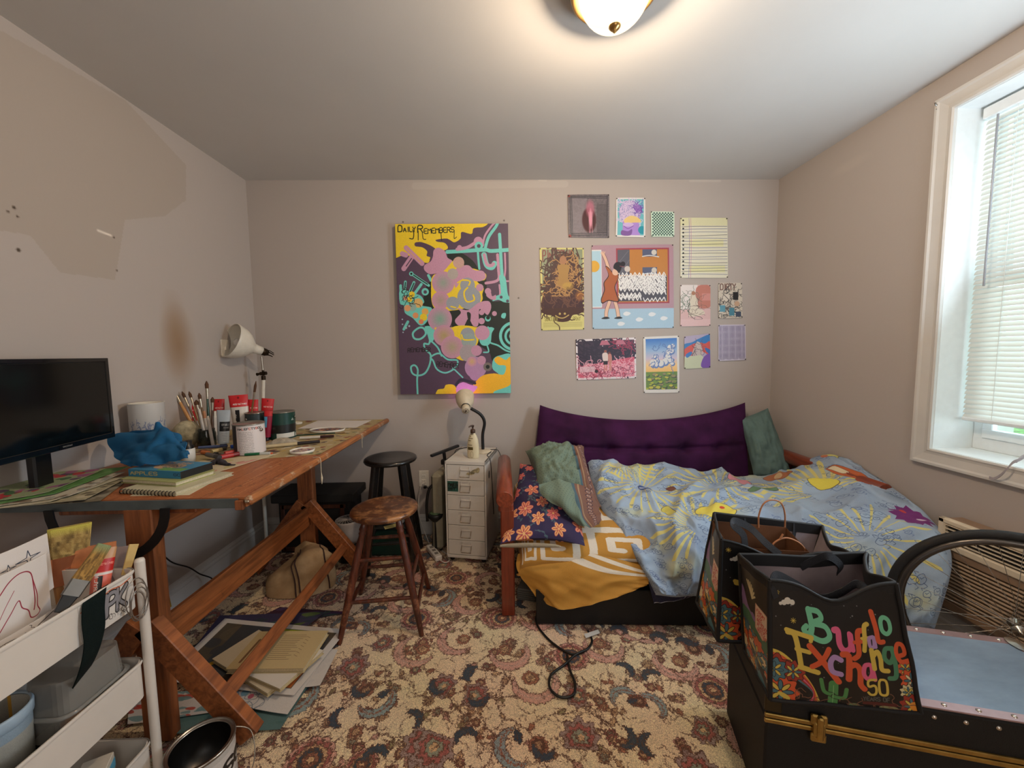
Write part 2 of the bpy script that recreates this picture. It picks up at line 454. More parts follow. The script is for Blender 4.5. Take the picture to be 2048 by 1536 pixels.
def printed(name, pic, rough=.6, bump=0.0, bscale=300, sheen=0, gain=1.0, rep=None, coat=0):
    """surface carrying flat print, by UV"""
    if name in MAT: return MAT[name]
    m, nt, b = _nt(name); L = nt.links.new
    t = N(nt, 'TexImage'); t.image = image(name, pic); t.interpolation = 'Linear'
    tc = N(nt, 'TexCoord'); L(tc.outputs['UV'], t.inputs['Vector'])
    L(t.outputs['Color'], b.inputs['Base Color']); b.inputs['Roughness'].default_value = rough
    if sheen: b.inputs['Sheen Weight'].default_value = sheen
    if coat: b.inputs['Coat Weight'].default_value = coat; b.inputs['Coat Roughness'].default_value = .3
    if bump:
        bn = N(nt, 'TexNoise', Scale=bscale, Detail=2.0); L(tc.outputs['Object'], bn.inputs['Vector'])
        bu = N(nt, 'Bump', Strength=bump, Distance=.003); L(bn.outputs['Fac'], bu.inputs['Height']); L(bu.outputs['Normal'], b.inputs['Normal'])
    MAT[name] = m; return m
# ---------------------------------------------------------------- carpet
def carpet_pic():
    rr = random.Random(11); W = 1500
    p = Pic(W, W, (218, 188, 146)); p.noise(.05, 1, 3)
    BR, RU, PK, NV, GG, RD, OL, TN = (92, 56, 38), (160, 94, 60), (196, 140, 118), (52, 64, 76), (136, 136, 114), (158, 78, 66), (146, 130, 84), (198, 156, 106)
    def wrapd(x, y, R, f):
        for ox in (-W, 0, W):
            for oy in (-W, 0, W):
                if -R < x+ox < W+R and -R < y+oy < W+R: f(x+ox, y+oy)
    def vine(x, y, a, n, L, w=5):
        P = [(x, y)]
        for k in range(n):
            a += .5*math.sin(k*.8+x)+rr.uniform(-.25, .25); x += math.cos(a)*L; y += math.sin(a)*L; P.append((x, y))
        for ox in (-W, 0, W):
            for oy in (-W, 0, W): p.line([(q[0]+ox, q[1]+oy) for q in P], w, BR, .85, smooth=4)
        return P
    def leaf(x, y, a, L, c, o=BR):
        def f(X, Y):
            P = []
            for t in range(13):
                u = t/12; w = math.sin(PI*u)*L*.26*(1+.28*(t % 2)); P.append((u*L, w))
            P += [(q[0], -q[1]*.7) for q in P[::-1]]
            ca, sa = math.cos(a), math.sin(a); Q = [(X+q[0]*ca-q[1]*sa, Y+q[0]*sa+q[1]*ca) for q in P]
            p.poly(Q, c); p.line(Q, 3.5, o, closed=True); p.line([(X, Y), (X+L*.85*ca, Y+L*.85*sa)], 2.5, o)
        wrapd(x, y, L, f)
    def rosette(x, y, R, cs, n=12):
        def f(X, Y):
            for k, c in enumerate(cs):
                r = R*(1-k/len(cs)*.85)
                for j in range(n):
                    b = 2*PI*(j+.5*(k % 2))/n; p.circ(X+math.cos(b)*r*.78, Y+math.sin(b)*r*.78, r*.32+3, BR); 
                for j in range(n):
                    b = 2*PI*(j+.5*(k % 2))/n; p.circ(X+math.cos(b)*r*.78, Y+math.sin(b)*r*.78, r*.32-1, c)
                p.circ(X, Y, r*.76, c)
            for j in range(n): b = 2*PI*j/n; p.line([(X+math.cos(b)*R*.25, Y+math.sin(b)*R*.25), (X+math.cos(b)*R*.9, Y+math.sin(b)*R*.9)], 3, BR, .8)
            p.circ(X, Y, R*.22, BR); p.circ(X, Y, R*.14, TN)
        wrapd(x, y, R*1.3, f)
    def palmette(x, y, a, R, cs):
        def f(X, Y):
            for k, c in enumerate(cs):
                r = R*(1-.27*k)
                P = []
                for j in range(25):
                    b = -2.2+4.4*j/24; q = r*(1+.16*math.cos(b*9))*(1-.12*abs(b)); P.append((X+math.cos(a+b)*q, Y+math.sin(a+b)*q))
                P.append((X-math.cos(a)*r*.45, Y-math.sin(a)*r*.45))
                p.poly(P, c); p.line(P, 4, BR, closed=True)
            p.circ(X+math.cos(a)*R*.1, Y+math.sin(a)*R*.1, R*.15, TN)
        wrapd(x, y, R*1.4, f)
    def crescent(x, y, a, R, c, c2, sw=3.6, th=.34):
        def f(X, Y):
            A = []; B = []
            for j in range(33):
                t = j/32; b = a+sw*t; w = math.sin(PI*t)**.7*R*th*(1+.2*(j % 2)); A.append((X+math.cos(b)*(R+w), Y+math.sin(b)*(R+w))); B.append((X+math.cos(b)*(R-w*.45), Y+math.sin(b)*(R-w*.45)))
            Q = A+B[::-1]; p.poly(Q, c); p.line(Q, 3.5, BR, closed=True)
            M = [((q[0]*.45+r_[0]*.55), (q[1]*.45+r_[1]*.55)) for q, r_ in zip(A[2:-2], B[2:-2])]; p.line(M, R*.1, c2); p.line(M, 2.5, BR, .7)
        wrapd(x, y, R*1.6, f)
    for _ in range(110):
        x, y, a = rr.uniform(0, W), rr.uniform(0, W), rr.uniform(0, 7)
        P = vine(x, y, a, 9, 30, 5.5)
        for q in P[2::2]: leaf(q[0] % W, q[1] % W, rr.uniform(0, 7), rr.uniform(28, 50), rr.choice([RU, TN, TN, (218, 188, 146), OL, PK, (218, 188, 146)]))
    for _ in range(190): x, y = rr.uniform(0, W), rr.uniform(0, W); rosette(x, y, rr.uniform(15, 26), [rr.choice([RU, PK, TN, RD]), rr.choice([TN, GG])], 6)
    # the big figures, laid out on a mirrored lattice
    big = []
    for k in range(26):
        for t in range(200):
            x, y = rr.uniform(0, W/2), rr.uniform(0, W)
            if all(min(abs(x-q[0]), 750)**2+min(abs(y-q[1]), W-abs(y-q[1]))**2 > 185**2 for q in big): break
        else: continue
        big.append((x, y)); kind = k % 4; a = rr.uniform(0, 7); R = rr.uniform(52, 84)
        for s_, xx, aa in ((1, x, a), (-1, W-x, PI-a)):
            if kind == 0: rosette(xx, y, R, [PK, RD, TN, NV, RU], 12)
            elif kind == 1: crescent(xx, y, aa if s_ == 1 else aa-3.6, R*1.15, PK, (206, 160, 140)); rosette(xx+20*s_, y, R*.42, [RU, TN], 9)
            elif kind == 2: palmette(xx, y, aa, R*1.15, [(150, 122, 112), RD, GG, TN])
            else: crescent(xx, y, aa if s_ == 1 else aa-3.3, R, (132, 146, 142), RU, 3.3, .42); rosette(xx-R*s_, y-20, R*.5, [RU, BR, TN], 10); leaf(xx, y, aa, R, NV)
    for _ in range(16):
        x, y, a = rr.uniform(0, W/2), rr.uniform(0, W), rr.uniform(0, 7)
        crescent(x, y, a, 40, NV, (60, 84, 100), 3, .5); crescent(W-x, y, PI-a-3, 40, NV, (60, 84, 100), 3, .5)
    p.scribble(0, 0, W, W, 900, 3.6, BR, rr, al=.75, size=24)
    p.warp(7, 3, 4, True); p.noise(.20, 4, 1); p.noise(.12, 5, 3); return p
def carpet_mat():
    m, nt, b = _nt('carpet_wool'); L = nt.links.new
    t = N(nt, 'TexImage'); t.image = image('carpet', carpet_pic()); t.extension = 'REPEAT'
    tc = N(nt, 'TexCoord'); mp = N(nt, 'Mapping'); mp.inputs['Scale'].default_value = (1/1.45, 1/1.45, 1); mp.inputs['Rotation'].default_value = (0, 0, .35)
    L(tc.outputs['Object'], mp.inputs['Vector']); L(mp.outputs['Vector'], t.inputs['Vector'])
    n = N(nt, 'TexNoise', Scale=3.0, Detail=5.0); L(tc.outputs['Object'], n.inputs['Vector'])
    mx = N(nt, 'Mix', data_type='RGBA', blend_type='MULTIPLY'); mx.inputs[0].default_value = .25
    L(t.outputs['Color'], mx.inputs[6]); L(n.outputs['Color'], mx.inputs[7]); 
    hs = N(nt, 'HueSaturation', Value=1.36, Saturation=.90); L(mx.outputs[2], hs.inputs['Color']); L(hs.outputs['Color'], b.inputs['Base Color'])
    b.inputs['Roughness'].default_value = 1; b.inputs['Specular IOR Level'].default_value = .1; b.inputs['Sheen Weight'].default_value = .15
    bn = N(nt, 'TexNoise', Scale=420.0, Detail=2.0); L(tc.outputs['Object'], bn.inputs['Vector'])
    bu = N(nt, 'Bump', Strength=.9, Distance=.004); L(bn.outputs['Fac'], bu.inputs['Height']); L(bu.outputs['Normal'], b.inputs['Normal'])
    return m
fl = MB(); fl.box(((XL+XR)/2, (D+YB)/2, -.05), (XR-XL+.2, D-YB+.2, .1)); struct('floor', fl, carpet_mat())

# ---------------------------------------------------------------- walls and ceiling
WALL = (181, 171, 164)
def wall_pic(kind):
    p = Pic(860, 560, WALL); sc = 200.0   # 200 px per metre
    if kind == 'left':
        Yp = lambda y: (y-YB)*sc
        Zp = lambda z: 560-z*sc*1.0-6
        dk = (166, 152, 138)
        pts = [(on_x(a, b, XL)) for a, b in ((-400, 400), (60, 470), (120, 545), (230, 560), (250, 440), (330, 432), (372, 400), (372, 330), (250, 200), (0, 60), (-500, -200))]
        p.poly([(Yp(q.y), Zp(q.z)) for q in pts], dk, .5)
        for (a, b, r) in ((28, 415, 2.6), (16, 423, 1.6), (35, 433, 1.8), (37, 500, 3.2), (228, 475, 1.8), (234, 541, 1.5)):
            q = on_x(a, b, XL); p.circ(Yp(q.y), Zp(q.z), max(r*.40, .7), (62, 50, 38))
        a, b = on_x(196, 461, XL), on_x(222, 471, XL); p.line([(Yp(a.y), Zp(a.z)), (Yp(b.y), Zp(b.z))], 2.0, (236, 226, 212))
        q = on_x(358, 692, XL); p.circ(Yp(q.y), Zp(q.z), 14, (140, 106, 74), .6, ry=27, soft=26)
        q = on_x(350, 665, XL); p.circ(Yp(q.y), Zp(q.z), 10, (138, 104, 70), .4, ry=26, soft=22)
    if kind == 'back':
        Xp = lambda x: (x-XL)*sc
        Zp = lambda z: 560-z*sc-6
        for a, b, c, d in ((830, 372, 1130, 368), (1380, 362, 1440, 362), (1078, 360, 1092, 361)):
            q, r_ = on_y(a, b, D), on_y(c, d, D); p.line([(Xp(q.x), Zp(q.z)), (Xp(r_.x), Zp(r_.z))], 3 if c-a < 100 else 10, (204, 196, 186), .5 if c-a < 100 else .3)
        p.circ(330, 30, 60, (196, 186, 172), .25, ry=20, soft=18)
        for a, b in ((1008, 441), (1037, 596), (704, 884), (806, 444)):
            q = on_y(a, b, D); p.circ(Xp(q.x), Zp(q.z), 1.0, (70, 60, 52))
    if kind == 'right':
        q = on_x(1700, 330, XR)
        Yp = lambda y: 860-(y-YB)*sc
        Zp = lambda z: 560-z*sc-6
        p.circ(Yp(q.y), Zp(q.z), 22, (196, 186, 176), .3, ry=6, soft=5)
    return p
def wall_mat(kind):
    m = printed('wall_paint_'+kind, wall_pic(kind), .8, .12, 60); return m
def wquad(mb, pts, uvs): mb.add(pts, [(0, 1, 2, 3)], [uvs])
H0 = 2.77
def vv(z): return (z*200+6)/560
def uL(y): return (y-YB)*200/860
w = MB(); T = .12
w.add([(XL, YB, 0), (XL, D, 0), (XL, D, CH), (XL, YB, CH)], [(0, 1, 2, 3)], [[(uL(YB), vv(0)), (uL(D), vv(0)), (uL(D), vv(CH)), (uL(YB), vv(CH))]])
w.box((XL-T/2-.001, (D+YB)/2, CH/2), (T, D-YB+.3, CH)); struct('wall_left', w, wall_mat('left'))
def uB(x): return (x-XL)*200/860
w = MB(); w.add([(XL, D, 0), (XR, D, 0), (XR, D, CH), (XL, D, CH)], [(0, 1, 2, 3)], [[(uB(XL), vv(0)), (uB(XR), vv(0)), (uB(XR), vv(CH)), (uB(XL), vv(CH))]])
w.box(((XL+XR)/2, D+T/2+.001, CH/2), (XR-XL, T, CH)); struct('wall_back', w, wall_mat('back'))
w = MB(); w.box(((XL+XR)/2, YB-T/2, CH/2), (XR-XL, T, CH)); struct('wall_front', w, wall_mat('front'))
WY0, WY1, WZ0, WZ1 = .92, 1.838, .938, 2.55          # window opening
WD = .26                                              # wall thickness at the window
w = MB()
def uR(y): return 1-(y-YB)*200/860
def rq(y0, y1, z0, z1):
    w.add([(XR, y1, z0), (XR, y0, z0), (XR, y0, z1), (XR, y1, z1)], [(0, 1, 2, 3)], [[(uR(y1), vv(z0)), (uR(y0), vv(z0)), (uR(y0), vv(z1)), (uR(y1), vv(z1))]])
    w.box((XR+WD/2+.001, (y0+y1)/2, (z0+z1)/2), (WD, y1-y0, z1-z0))
rq(YB, WY0, 0, CH); rq(WY1, D, 0, CH); rq(WY0, WY1, 0, WZ0); rq(WY0, WY1, WZ1, CH); struct('wall_right', w, wall_mat('right'))
w = MB(); w.box(((XL+XR)/2, (D+YB)/2, CH+.05), (XR-XL+.6, D-YB+.3, .1)); struct('ceiling', w, plain('ceiling_paint', (206, 202, 196), .85, var=.02, scale=2, bump=.1, bscale=90))

# baseboards: plain board with a stepped, rounded cap
def board_profile(a, b, nx, ny):
    mb = MB(); prof = [(0, 0), (.014, 0), (.014, .105), (.020, .112), (.020, .122), (.013, .130), (.013, .142), (.006, .155), (0, .160)]
    A = [Vector((a[0]+nx*p, a[1]+ny*p, z)) for p, z in prof]; B = [Vector((b[0]+nx*p, b[1]+ny*p, z)) for p, z in prof]
    mb.grid([A, B], smooth=False); return mb
TRIM = plain('trim_white', (210, 206, 200), .45, var=.03, scale=6)
struct('baseboard_left', board_profile((XL, YB), (XL, D), 1, 0), TRIM)
struct('baseboard_back', board_profile((XR, D), (XL, D), 0, -1), TRIM)
struct('baseboard_right', board_profile((XR, D), (XR, YB), -1, 0), TRIM)

# ---------------------------------------------------------------- window
win = thing('window_1', None, None, (XR, (WY0+WY1)/2, WZ0)); win['kind'] = 'structure'
VIN = plain('vinyl_white', (232, 236, 238), .35, var=.02)
rv = MB()
for (y0, y1, z0, z1) in ((WY1, WY1+.02, WZ0, WZ1), (WY0-.02, WY0, WZ0, WZ1), (WY0, WY1, WZ0-.02, WZ0), (WY0, WY1, WZ1, WZ1+.02)):
    rv.box((XR+WD/2-.002, (y0+y1)/2, (z0+z1)/2), (WD, y1-y0+.002, z1-z0+.002))
mesh('window_reveal', rv, plain('reveal_white', (228, 230, 228), .5, var=.02), win)
def casing(y0, z0, y1, z1):
    """moulded casing strip along an edge, profile across w"""
    pass
prof = [(.0, .0), (.0, .016), (.008, .020), (.016, .016), (.026, .014), (.060, .020), (.068, .026), (.078, .026), (.082, .020), (.082, 0)]
def ring(y0, y1, z0, z1):
    mb = MB(); loops = []
    for d, h in prof:
        loops.append([Vector((XR-h, y0-d, z0-d)), Vector((XR-h, y1+d, z0-d)), Vector((XR-h, y1+d, z1+d)), Vector((XR-h, y0-d, z1+d))])
    for a, b in zip(loops, loops[1:]):
        for k in range(4): mb.add([a[k], a[(k+1) % 4], b[(k+1) % 4], b[k]], [(0, 1, 2, 3)])
    return mb
mesh('window_casing', ring(WY0, WY1, WZ0, WZ1), TRIM, win)
SX = XR+.20
fr = MB()
for (y, z, dy, dz) in ((WY1-.021, (WZ0+WZ1)/2, .04, WZ1-WZ0-.11), (WY0+.021, (WZ0+WZ1)/2, .04, WZ1-WZ0-.11), ((WY0+WY1)/2, WZ0+.03, WY1-WY0, .06), ((WY0+WY1)/2, WZ1-.02, WY1-WY0, .04)):
    fr.rbox((SX+.03, y, z), (.06, dy, dz), .003)
mesh('window_frame', fr, VIN, win)
for k, (z0, z1, dx) in enumerate(((WZ0+.06, 1.76, -.005), (1.74, WZ1-.04, .025))):
    s_ = MB(); ya, yb = WY0+.04, WY1-.04
    s_.rbox((SX+dx+.012, (ya+yb)/2, z0+.022), (.03, yb-ya, .044), .003); s_.rbox((SX+dx+.012, (ya+yb)/2, z1-.018), (.03, yb-ya, .036), .003)
    s_.rbox((SX+dx+.012, ya+.02, (z0+z1)/2), (.028, .04, z1-z0-.082), .003); s_.rbox((SX+dx+.012, yb-.02, (z0+z1)/2), (.028, .04, z1-z0-.082), .003)
    so = mesh('window_sash', s_, VIN, win)
    g = MB(); g.box((SX+dx+.014, (ya+yb)/2, (z0+z1)/2), (.004, yb-ya-.06, z1-z0-.06))
    gm = bpy.data.materials.get('window_glass')
    if not gm:
        gm, nt, b = _nt('window_glass'); tr = N(nt, 'BsdfTransparent'); tr.inputs[0].default_value = (.93, .98, .97, 1); gl = N(nt, 'BsdfGlossy', Roughness=.02); mx = N(nt, 'MixShader', Fac=.07)
        nt.links.new(tr.outputs[0], mx.inputs[1]); nt.links.new(gl.outputs[0], mx.inputs[2]); nt.links.new(mx.outputs[0], nt.nodes['Material Output'].inputs[0])
    mesh('pane', g, gm, so)
# mini blind
bl = thing('mini_blind', 'white slatted mini blind pulled almost to the bottom of the window', 'blind', (XR+.13, (WY0+WY1)/2, WZ1-.02))
bm_, nt, b = _nt('blind_vinyl'); b.inputs['Base Color'].default_value = (.80, .80, .78, 1); b.inputs['Roughness'].default_value = .45
tl = N(nt, 'BsdfTranslucent'); tl.inputs[0].default_value = (.9, .88, .84, 1); mx = N(nt, 'MixShader', Fac=.38)
nt.links.new(b.outputs[0], mx.inputs[1]); nt.links.new(tl.outputs[0], mx.inputs[2]); nt.links.new(mx.outputs[0], nt.nodes['Material Output'].inputs[0])
h = MB(); h.rbox((XR+.13, (WY0+WY1)/2, WZ1-.035), (.045, WY1-WY0-.02, .05), .004); mesh('headrail', h, VIN, bl)
h = MB(); h.rbox((XR+.13, (WY0+WY1)/2, 1.09), (.026, WY1-WY0-.025, .018), .004); mesh('bottom_rail', h, VIN, bl)
sl = MB(); P = []
for i in range(5):
    t = (i/4-.5)*.0252; c = .0022*(1-(i/2-1)**2); a = math.radians(60)
    P.append([Vector((math.cos(a)*t-math.sin(a)*c, y_, math.sin(a)*t+math.cos(a)*c)) for y_ in (-(WY1-WY0)/2+.014, (WY1-WY0)/2-.014)])
sl.sheet(P, .0006)
first = None; nsl = 61
for k in range(nsl):
    z = 1.108+(2.475-1.108)*k/(nsl-1)
    if first is None: first = mesh('slat', sl, bm_, bl, world=False); o = first
    else: o = first.copy(); _link(o)
    o.location = Vector((0, 0, z-(WZ1-.02)))
cdm = plain('cord_white', (236, 236, 232), .6)
for y_ in (WY1-.13, WY0+.13):
    c = MB()
    for dx in (-.0105, .0105): c.tube([(XR+.13+dx, y_, 1.1), (XR+.13+dx, y_, 2.49)], .0011, 5)
    mesh('ladder_cord', c, cdm, bl)
c = MB(); c.tube([(XR+.10, WY1-.075, 2.48), (XR+.095, WY1-.078, 1.72)], .004, 8); mesh('tilt_wand', c, plain('wand_clear', (150, 152, 158), .2, alpha=1), bl)
# curtain bracket beside the casing, strap on the sill
q = on_x(1884, 214, XR)
b_ = thing('curtain_bracket', 'small metal curtain rod bracket at the top corner of the window casing', 'bracket', q)
c = MB(); c.rbox((XR-.004, q.y, q.z), (.006, .022, .04), .002); mesh('back_plate', c, plain('nickel', (150, 146, 138), .3, 1), b_)
c = MB(); c.tube([(XR-.005, q.y, q.z+.008), (XR-.032, q.y, q.z+.008), (XR-.036, q.y, q.z+.02)], .003, 6); c.tube([(XR-.005, q.y, q.z-.01), (XR-.028, q.y, q.z-.01)], .002, 6); mesh('hook_arm', c, MAT['nickel'], b_)
P0 = [on_x(2060, 905, XR+.02), on_x(2040, 918, XR-.01), on_x(2025, 925, XR-.03), on_x(2012, 940, XR-.04), on_x(2003, 950, XR-.04), on_x(1990, 957, XR-.035), on_x(1980, 955, XR-.03)]
P = spline(P0, 5); mb = MB(); rows = [[p+Vector((0, 0, dz)) for dz in (-.006, 0, .006)] for p in P]; mb.sheet(rows, .0035)
mb.tube(spline([on_x(2032, 924, XR-.02), on_x(2035, 921, XR-.0), on_x(2046, 912, XR+.03), on_x(2060, 908, XR+.05)], 4), .004, 6)
tag(mesh('strap_hook', mb, plain('strap_grey', (176, 168, 172), .4)), 'grey plastic strap hook hanging over the window sill', 'hook')
# outside
gp = MB(); gp.box((22.5, 1.5, -.35), (40, 60, .1)); struct('ground', gp, plain('lawn', (120, 160, 90), 1, var=.4, scale=9))
ps = MB(); q = on_x(1992, 860, XR+1.2); ps.rbox((XR+1.2, q.y+.02, .6), (.12, .14, 1.7), .005); ps.rbox((XR+1.2, q.y+.02, 1.47), (.16, .18, .05), .005)
tag(mesh('porch_post', ps, TRIM), 'white painted post standing outside the window', 'post')

# ---------------------------------------------------------------- ceiling light
cl = thing('ceiling_light', 'lit frosted dome ceiling light with brass finial', 'ceiling light', (LAMP[0], LAMP[1], CH))
brass = plain('brass', (190, 150, 90), .3, .9)
mb = MB(); mb.lathe([(.0, CH-.001), (.150, CH-.001), (.154, CH-.008), (.154, CH-.046), (.149, CH-.052), (.133, CH-.050), (.132, CH-.012), (0, CH-.010)], 40, Matrix.Translation((LAMP[0], LAMP[1], 0))); mesh('base_ring', mb, brass, cl)
gd, nt, b = _nt('frosted_glass')
tr = N(nt, 'BsdfTransparent'); tr.inputs[0].default_value = (1, .92, .8, 1); em = N(nt, 'Emission', Strength=2.7); em.inputs[0].default_value = (1, .86, .62, 1)
ad = N(nt, 'AddShader'); mx = N(nt, 'MixShader', Fac=.35)
nt.links.new(tr.outputs[0], mx.inputs[1]); nt.links.new(em.outputs[0], mx.inputs[2]); nt.links.new(mx.outputs[0], nt.nodes['Material Output'].inputs[0])
mb = MB(); mb.lathe([(.128*math.cos(t*PI/2/14)**.9, CH-.026-.134*math.sin(t*PI/2/14)) for t in range(14)]+[(.004, CH-.160)], 40, Matrix.Translation((LAMP[0], LAMP[1], 0))); mesh('glass_dome', mb, gd, cl)
mb = MB(); mb.lathe([(.0, CH-.157), (.020, CH-.159), (.021, CH-.164), (.014, CH-.172), (.005, CH-.176), (.006, CH-.181), (.0, CH-.186)], 16, Matrix.Translation((LAMP[0], LAMP[1], 0))); mesh('finial', mb, brass, cl)

# switch plate and outlets
PLATE = plain('plate_ivory', (232, 226, 214), .4)
def plate(name, label, cat, c, n, w_, h_, kind):
    t = thing(name, label, cat, c); n = (n[0], n[1], 0)
    x = Vector((-n[1], n[0], 0)); m = Matrix((x, Vector(n), Vector((0, 0, 1)))).transposed()
    c = Vector(c); nn = Vector(n)
    mb = MB(); mb.rbox(c+nn*.003, (w_, .006, h_), .002, m); mesh('cover_plate', mb, PLATE, t)
    if kind == 'outlet':
        for dz in (-.019, .019):
            mb = MB(); mb.rbox(c+nn*.007+Vector((0, 0, dz)), (.033, .004, .027), .002, m)
            so = mesh('socket', mb, PLATE, t); mb = MB()
            for dx in (-.006, .006): mb.box(c+nn*.0093+x*dx+Vector((0, 0, dz+.003)), (.002, .001, .008), m)
            mesh('socket_slot', mb, plain('slot_black', (25, 22, 20), .6), so)
    else:
        mb = MB(); mb.rbox(c+nn*.009, (.010, .010, .022), .002, m); mesh('toggle', mb, PLATE, t)
q = (on_x(447, 676, XL)+on_x(459, 717, XL))/2
plate('light_switch', 'ivory light switch plate behind the white scoop lamp', 'switch', (XL, q.y-.02, q.z), (1, 0), .072, .118, 'switch')
q = on_y(848, 957, D); plate('wall_outlet', 'ivory wall outlet with plugged cords beside the black stool', 'outlet', (q.x, D, q.z), (0, -1), .078, .13, 'outlet')
q = on_x(316, 1100, XL); plate('wall_outlet', 'white outlet low on the left wall behind the table leg', 'outlet', (XL, q.y, q.z), (1, 0), .078, .125, 'outlet')
# ---------------------------------------------------------------- drafting table
TZ = .93
OAK = wood('oak_orange', (158, 92, 50), (106, 58, 30), .45, 'Z', worn=(80, 44, 24), wornamt=.42)
OAKY = wood('oak_orange_y', (168, 98, 52), (116, 64, 32), .45, 'Y', worn=(84, 46, 24), wornamt=.40)
IRON = plain('black_iron', (22, 22, 24), .5, .4)
tb = thing('drafting_table', 'large wooden drafting table on a trestle frame along the left wall', 'table', (-1.39, 2.1, 0))
def desktop_pic():
    p = Pic(760, 1260, (168, 98, 52)); rr = random.Random(3)
    for _ in range(900):
        x, y = rr.uniform(0, 760), rr.uniform(0, 1260); c = rr.choice([(140, 74, 34), (186, 116, 66), (156, 86, 44), (120, 62, 30), (196, 132, 84)])
        p.line([(x, y), (x+rr.uniform(-4, 4), y+rr.uniform(30, 200))], rr.uniform(1, 6), c, .55)
    for _ in range(420):
        x, y = rr.uniform(0, 760), rr.uniform(0, 700); c = rr.choice([(196, 184, 160), (92, 60, 48), (120, 40, 38), (60, 76, 60), (206, 186, 120), (70, 50, 44)])
        p.line([(x, y), (x+rr.uniform(-40, 40), y+rr.uniform(-20, 20))], rr.uniform(1, 7), c, .6)
    for _ in range(150):
        x, y = rr.uniform(0, 760), rr.uniform(0, 1260); p.circ(x, y, rr.uniform(1, 7), rr.choice([(210, 190, 160), (80, 44, 30), (70, 70, 70)]), .5)
    p.warp(4, 1, 5); return p.noise(.08, 2)
mb = MB(); mb.rbox((-1.394, 2.175, TZ-.0175), (.932, 1.61, .035), .003)
mb.add([(-1.858, 1.372, TZ+.0006), (-.93, 1.372, TZ+.0006), (-.93, 2.978, TZ+.0006), (-1.858, 2.978, TZ+.0006)], [(0, 1, 2, 3)], [[(0, 0), (1, 0), (1, 1), (0, 1)]])
for i in range(len(mb.uv)-1): mb.uv[i] = [(.93+.05*a, .1+.05*b) for a, b in mb.uv[i]]
mesh('tabletop', mb, printed('desktop_wood', desktop_pic(), .5), tb)
mb = MB(); mb.rbox((-1.405, 1.366, TZ-.018), (.90, .006, .034), .001); mesh('edge_strip', mb, plain('grey_painted_metal', (92, 102, 104), .45, .3, .2, 12), tb, label='grey painted metal edge strip')
mb = MB(); mb.rbox((-.912, 2.18, TZ-.006), (.034, 1.66, .034), .010); mesh('pencil_ledge', mb, wood('ledge_wood', (176, 112, 62), (128, 72, 36), .5, 'Y', worn=(206, 190, 160), wornamt=.44), tb)
mb = MB()
for dx in (-.004, .002): mb.lathe([(0, 0), (.006, 0), (.005, .003), (0, .004)], 10, Matrix.Translation((-.912+dx, 1.35, TZ-.006)) @ Matrix.Rotation(PI/2, 4, 'X'))
mesh('ledge_bolt', mb, plain('bolt_steel', (200, 190, 170), .3, 1), tb)
mb = MB(); mb.rbox((-.945, 1.358, TZ-.022), (.03, .012, .034), .002); mesh('ledge_bracket', mb, OAK, tb)
for yy in (1.385, 2.52):
    mb = MB(); mb.rbox((-1.31, yy, .45), (.10, .048, .895), .004); mesh('post', mb, OAK, tb)
    mb = MB(); mb.beam((-1.30, yy-.03, .475), (-.955, yy-.03, .03), .045, .085, (.8, 0, .6)); mesh('brace', mb, OAKY, tb)
    mb = MB(); mb.beam((-1.32, yy-.03, .475), (-1.66, yy-.03, .03), .045, .085, (-.8, 0, .6)); mesh('brace', mb, OAKY, tb)
    mb = MB(); mb.rbox((-1.40, yy+.05, .875), (.50, .03, .036), .004); mesh('bearer', mb, OAK, tb)
mb = MB(); mb.beam((-1.295, 1.40, .395), (-1.295, 2.50, .385), .022, .125); mesh('stretcher', mb, OAKY, tb)
mb = MB(); mb.beam((-1.075, 1.34, .150), (-1.065, 2.50, .178), .055, .024, (.6, 0, .8)); mesh('stretcher', mb, OAKY, tb)
mb = MB(); mb.beam((-1.38, 1.41, .765), (-1.38, 2.50, .765), .022, .075); mesh('rail', mb, OAKY, tb)
arc = [Vector((-1.40-.20*math.cos(PI*k/18), 1.352, .905-.185*math.sin(PI*k/18))) for k in range(19)]
mb = MB(); rows = []
for k, p in enumerate(arc):
    c = Vector((-1.40, 1.352, .905)); d = (p-c).normalized()
    rows.append([p-d*.016, p+d*.016])
mb.sheet(rows, .005, smooth=False); mesh('tilt_bracket', mb, IRON, tb, label='curved black iron tilt bracket')
# slotted hanging strings on the ledge
STR = plain('string_cream', (214, 200, 172), .8)
for i, (px, py, px2, py2) in enumerate(((641, 915, 646, 962), (727, 868, 727, 905))):
    a = on_z(px, py, TZ+.012); a.x = -.9
    mb = MB(); f = -.893
    mb.tube(spline([(-.93, a.y, TZ+.013), (-.905, a.y, TZ+.014), (f, a.y-.002, TZ+.004), (f+.002, a.y-.005, TZ-.05), (f+.001, a.y-.002, TZ-.105 if i == 0 else TZ-.075)], 5), .0015, 5)
    if i == 0: mb.tube([(f+.001, a.y-.002, TZ-.06), (f+.001, a.y, TZ-.09), (f, a.y, TZ-.12)], [.001, .005, .001], 6)
    else: mb.tube(spline([(-.93, a.y+.01, TZ+.013), (f, a.y+.012, TZ+.004), (f, a.y+.013, TZ-.022)], 5), .0012, 5)
    tag(mesh('string', mb, STR), ['cream string with a knotted end looped over the table ledge', 'thin cream string tied around the far end of the table ledge'][i], 'string')

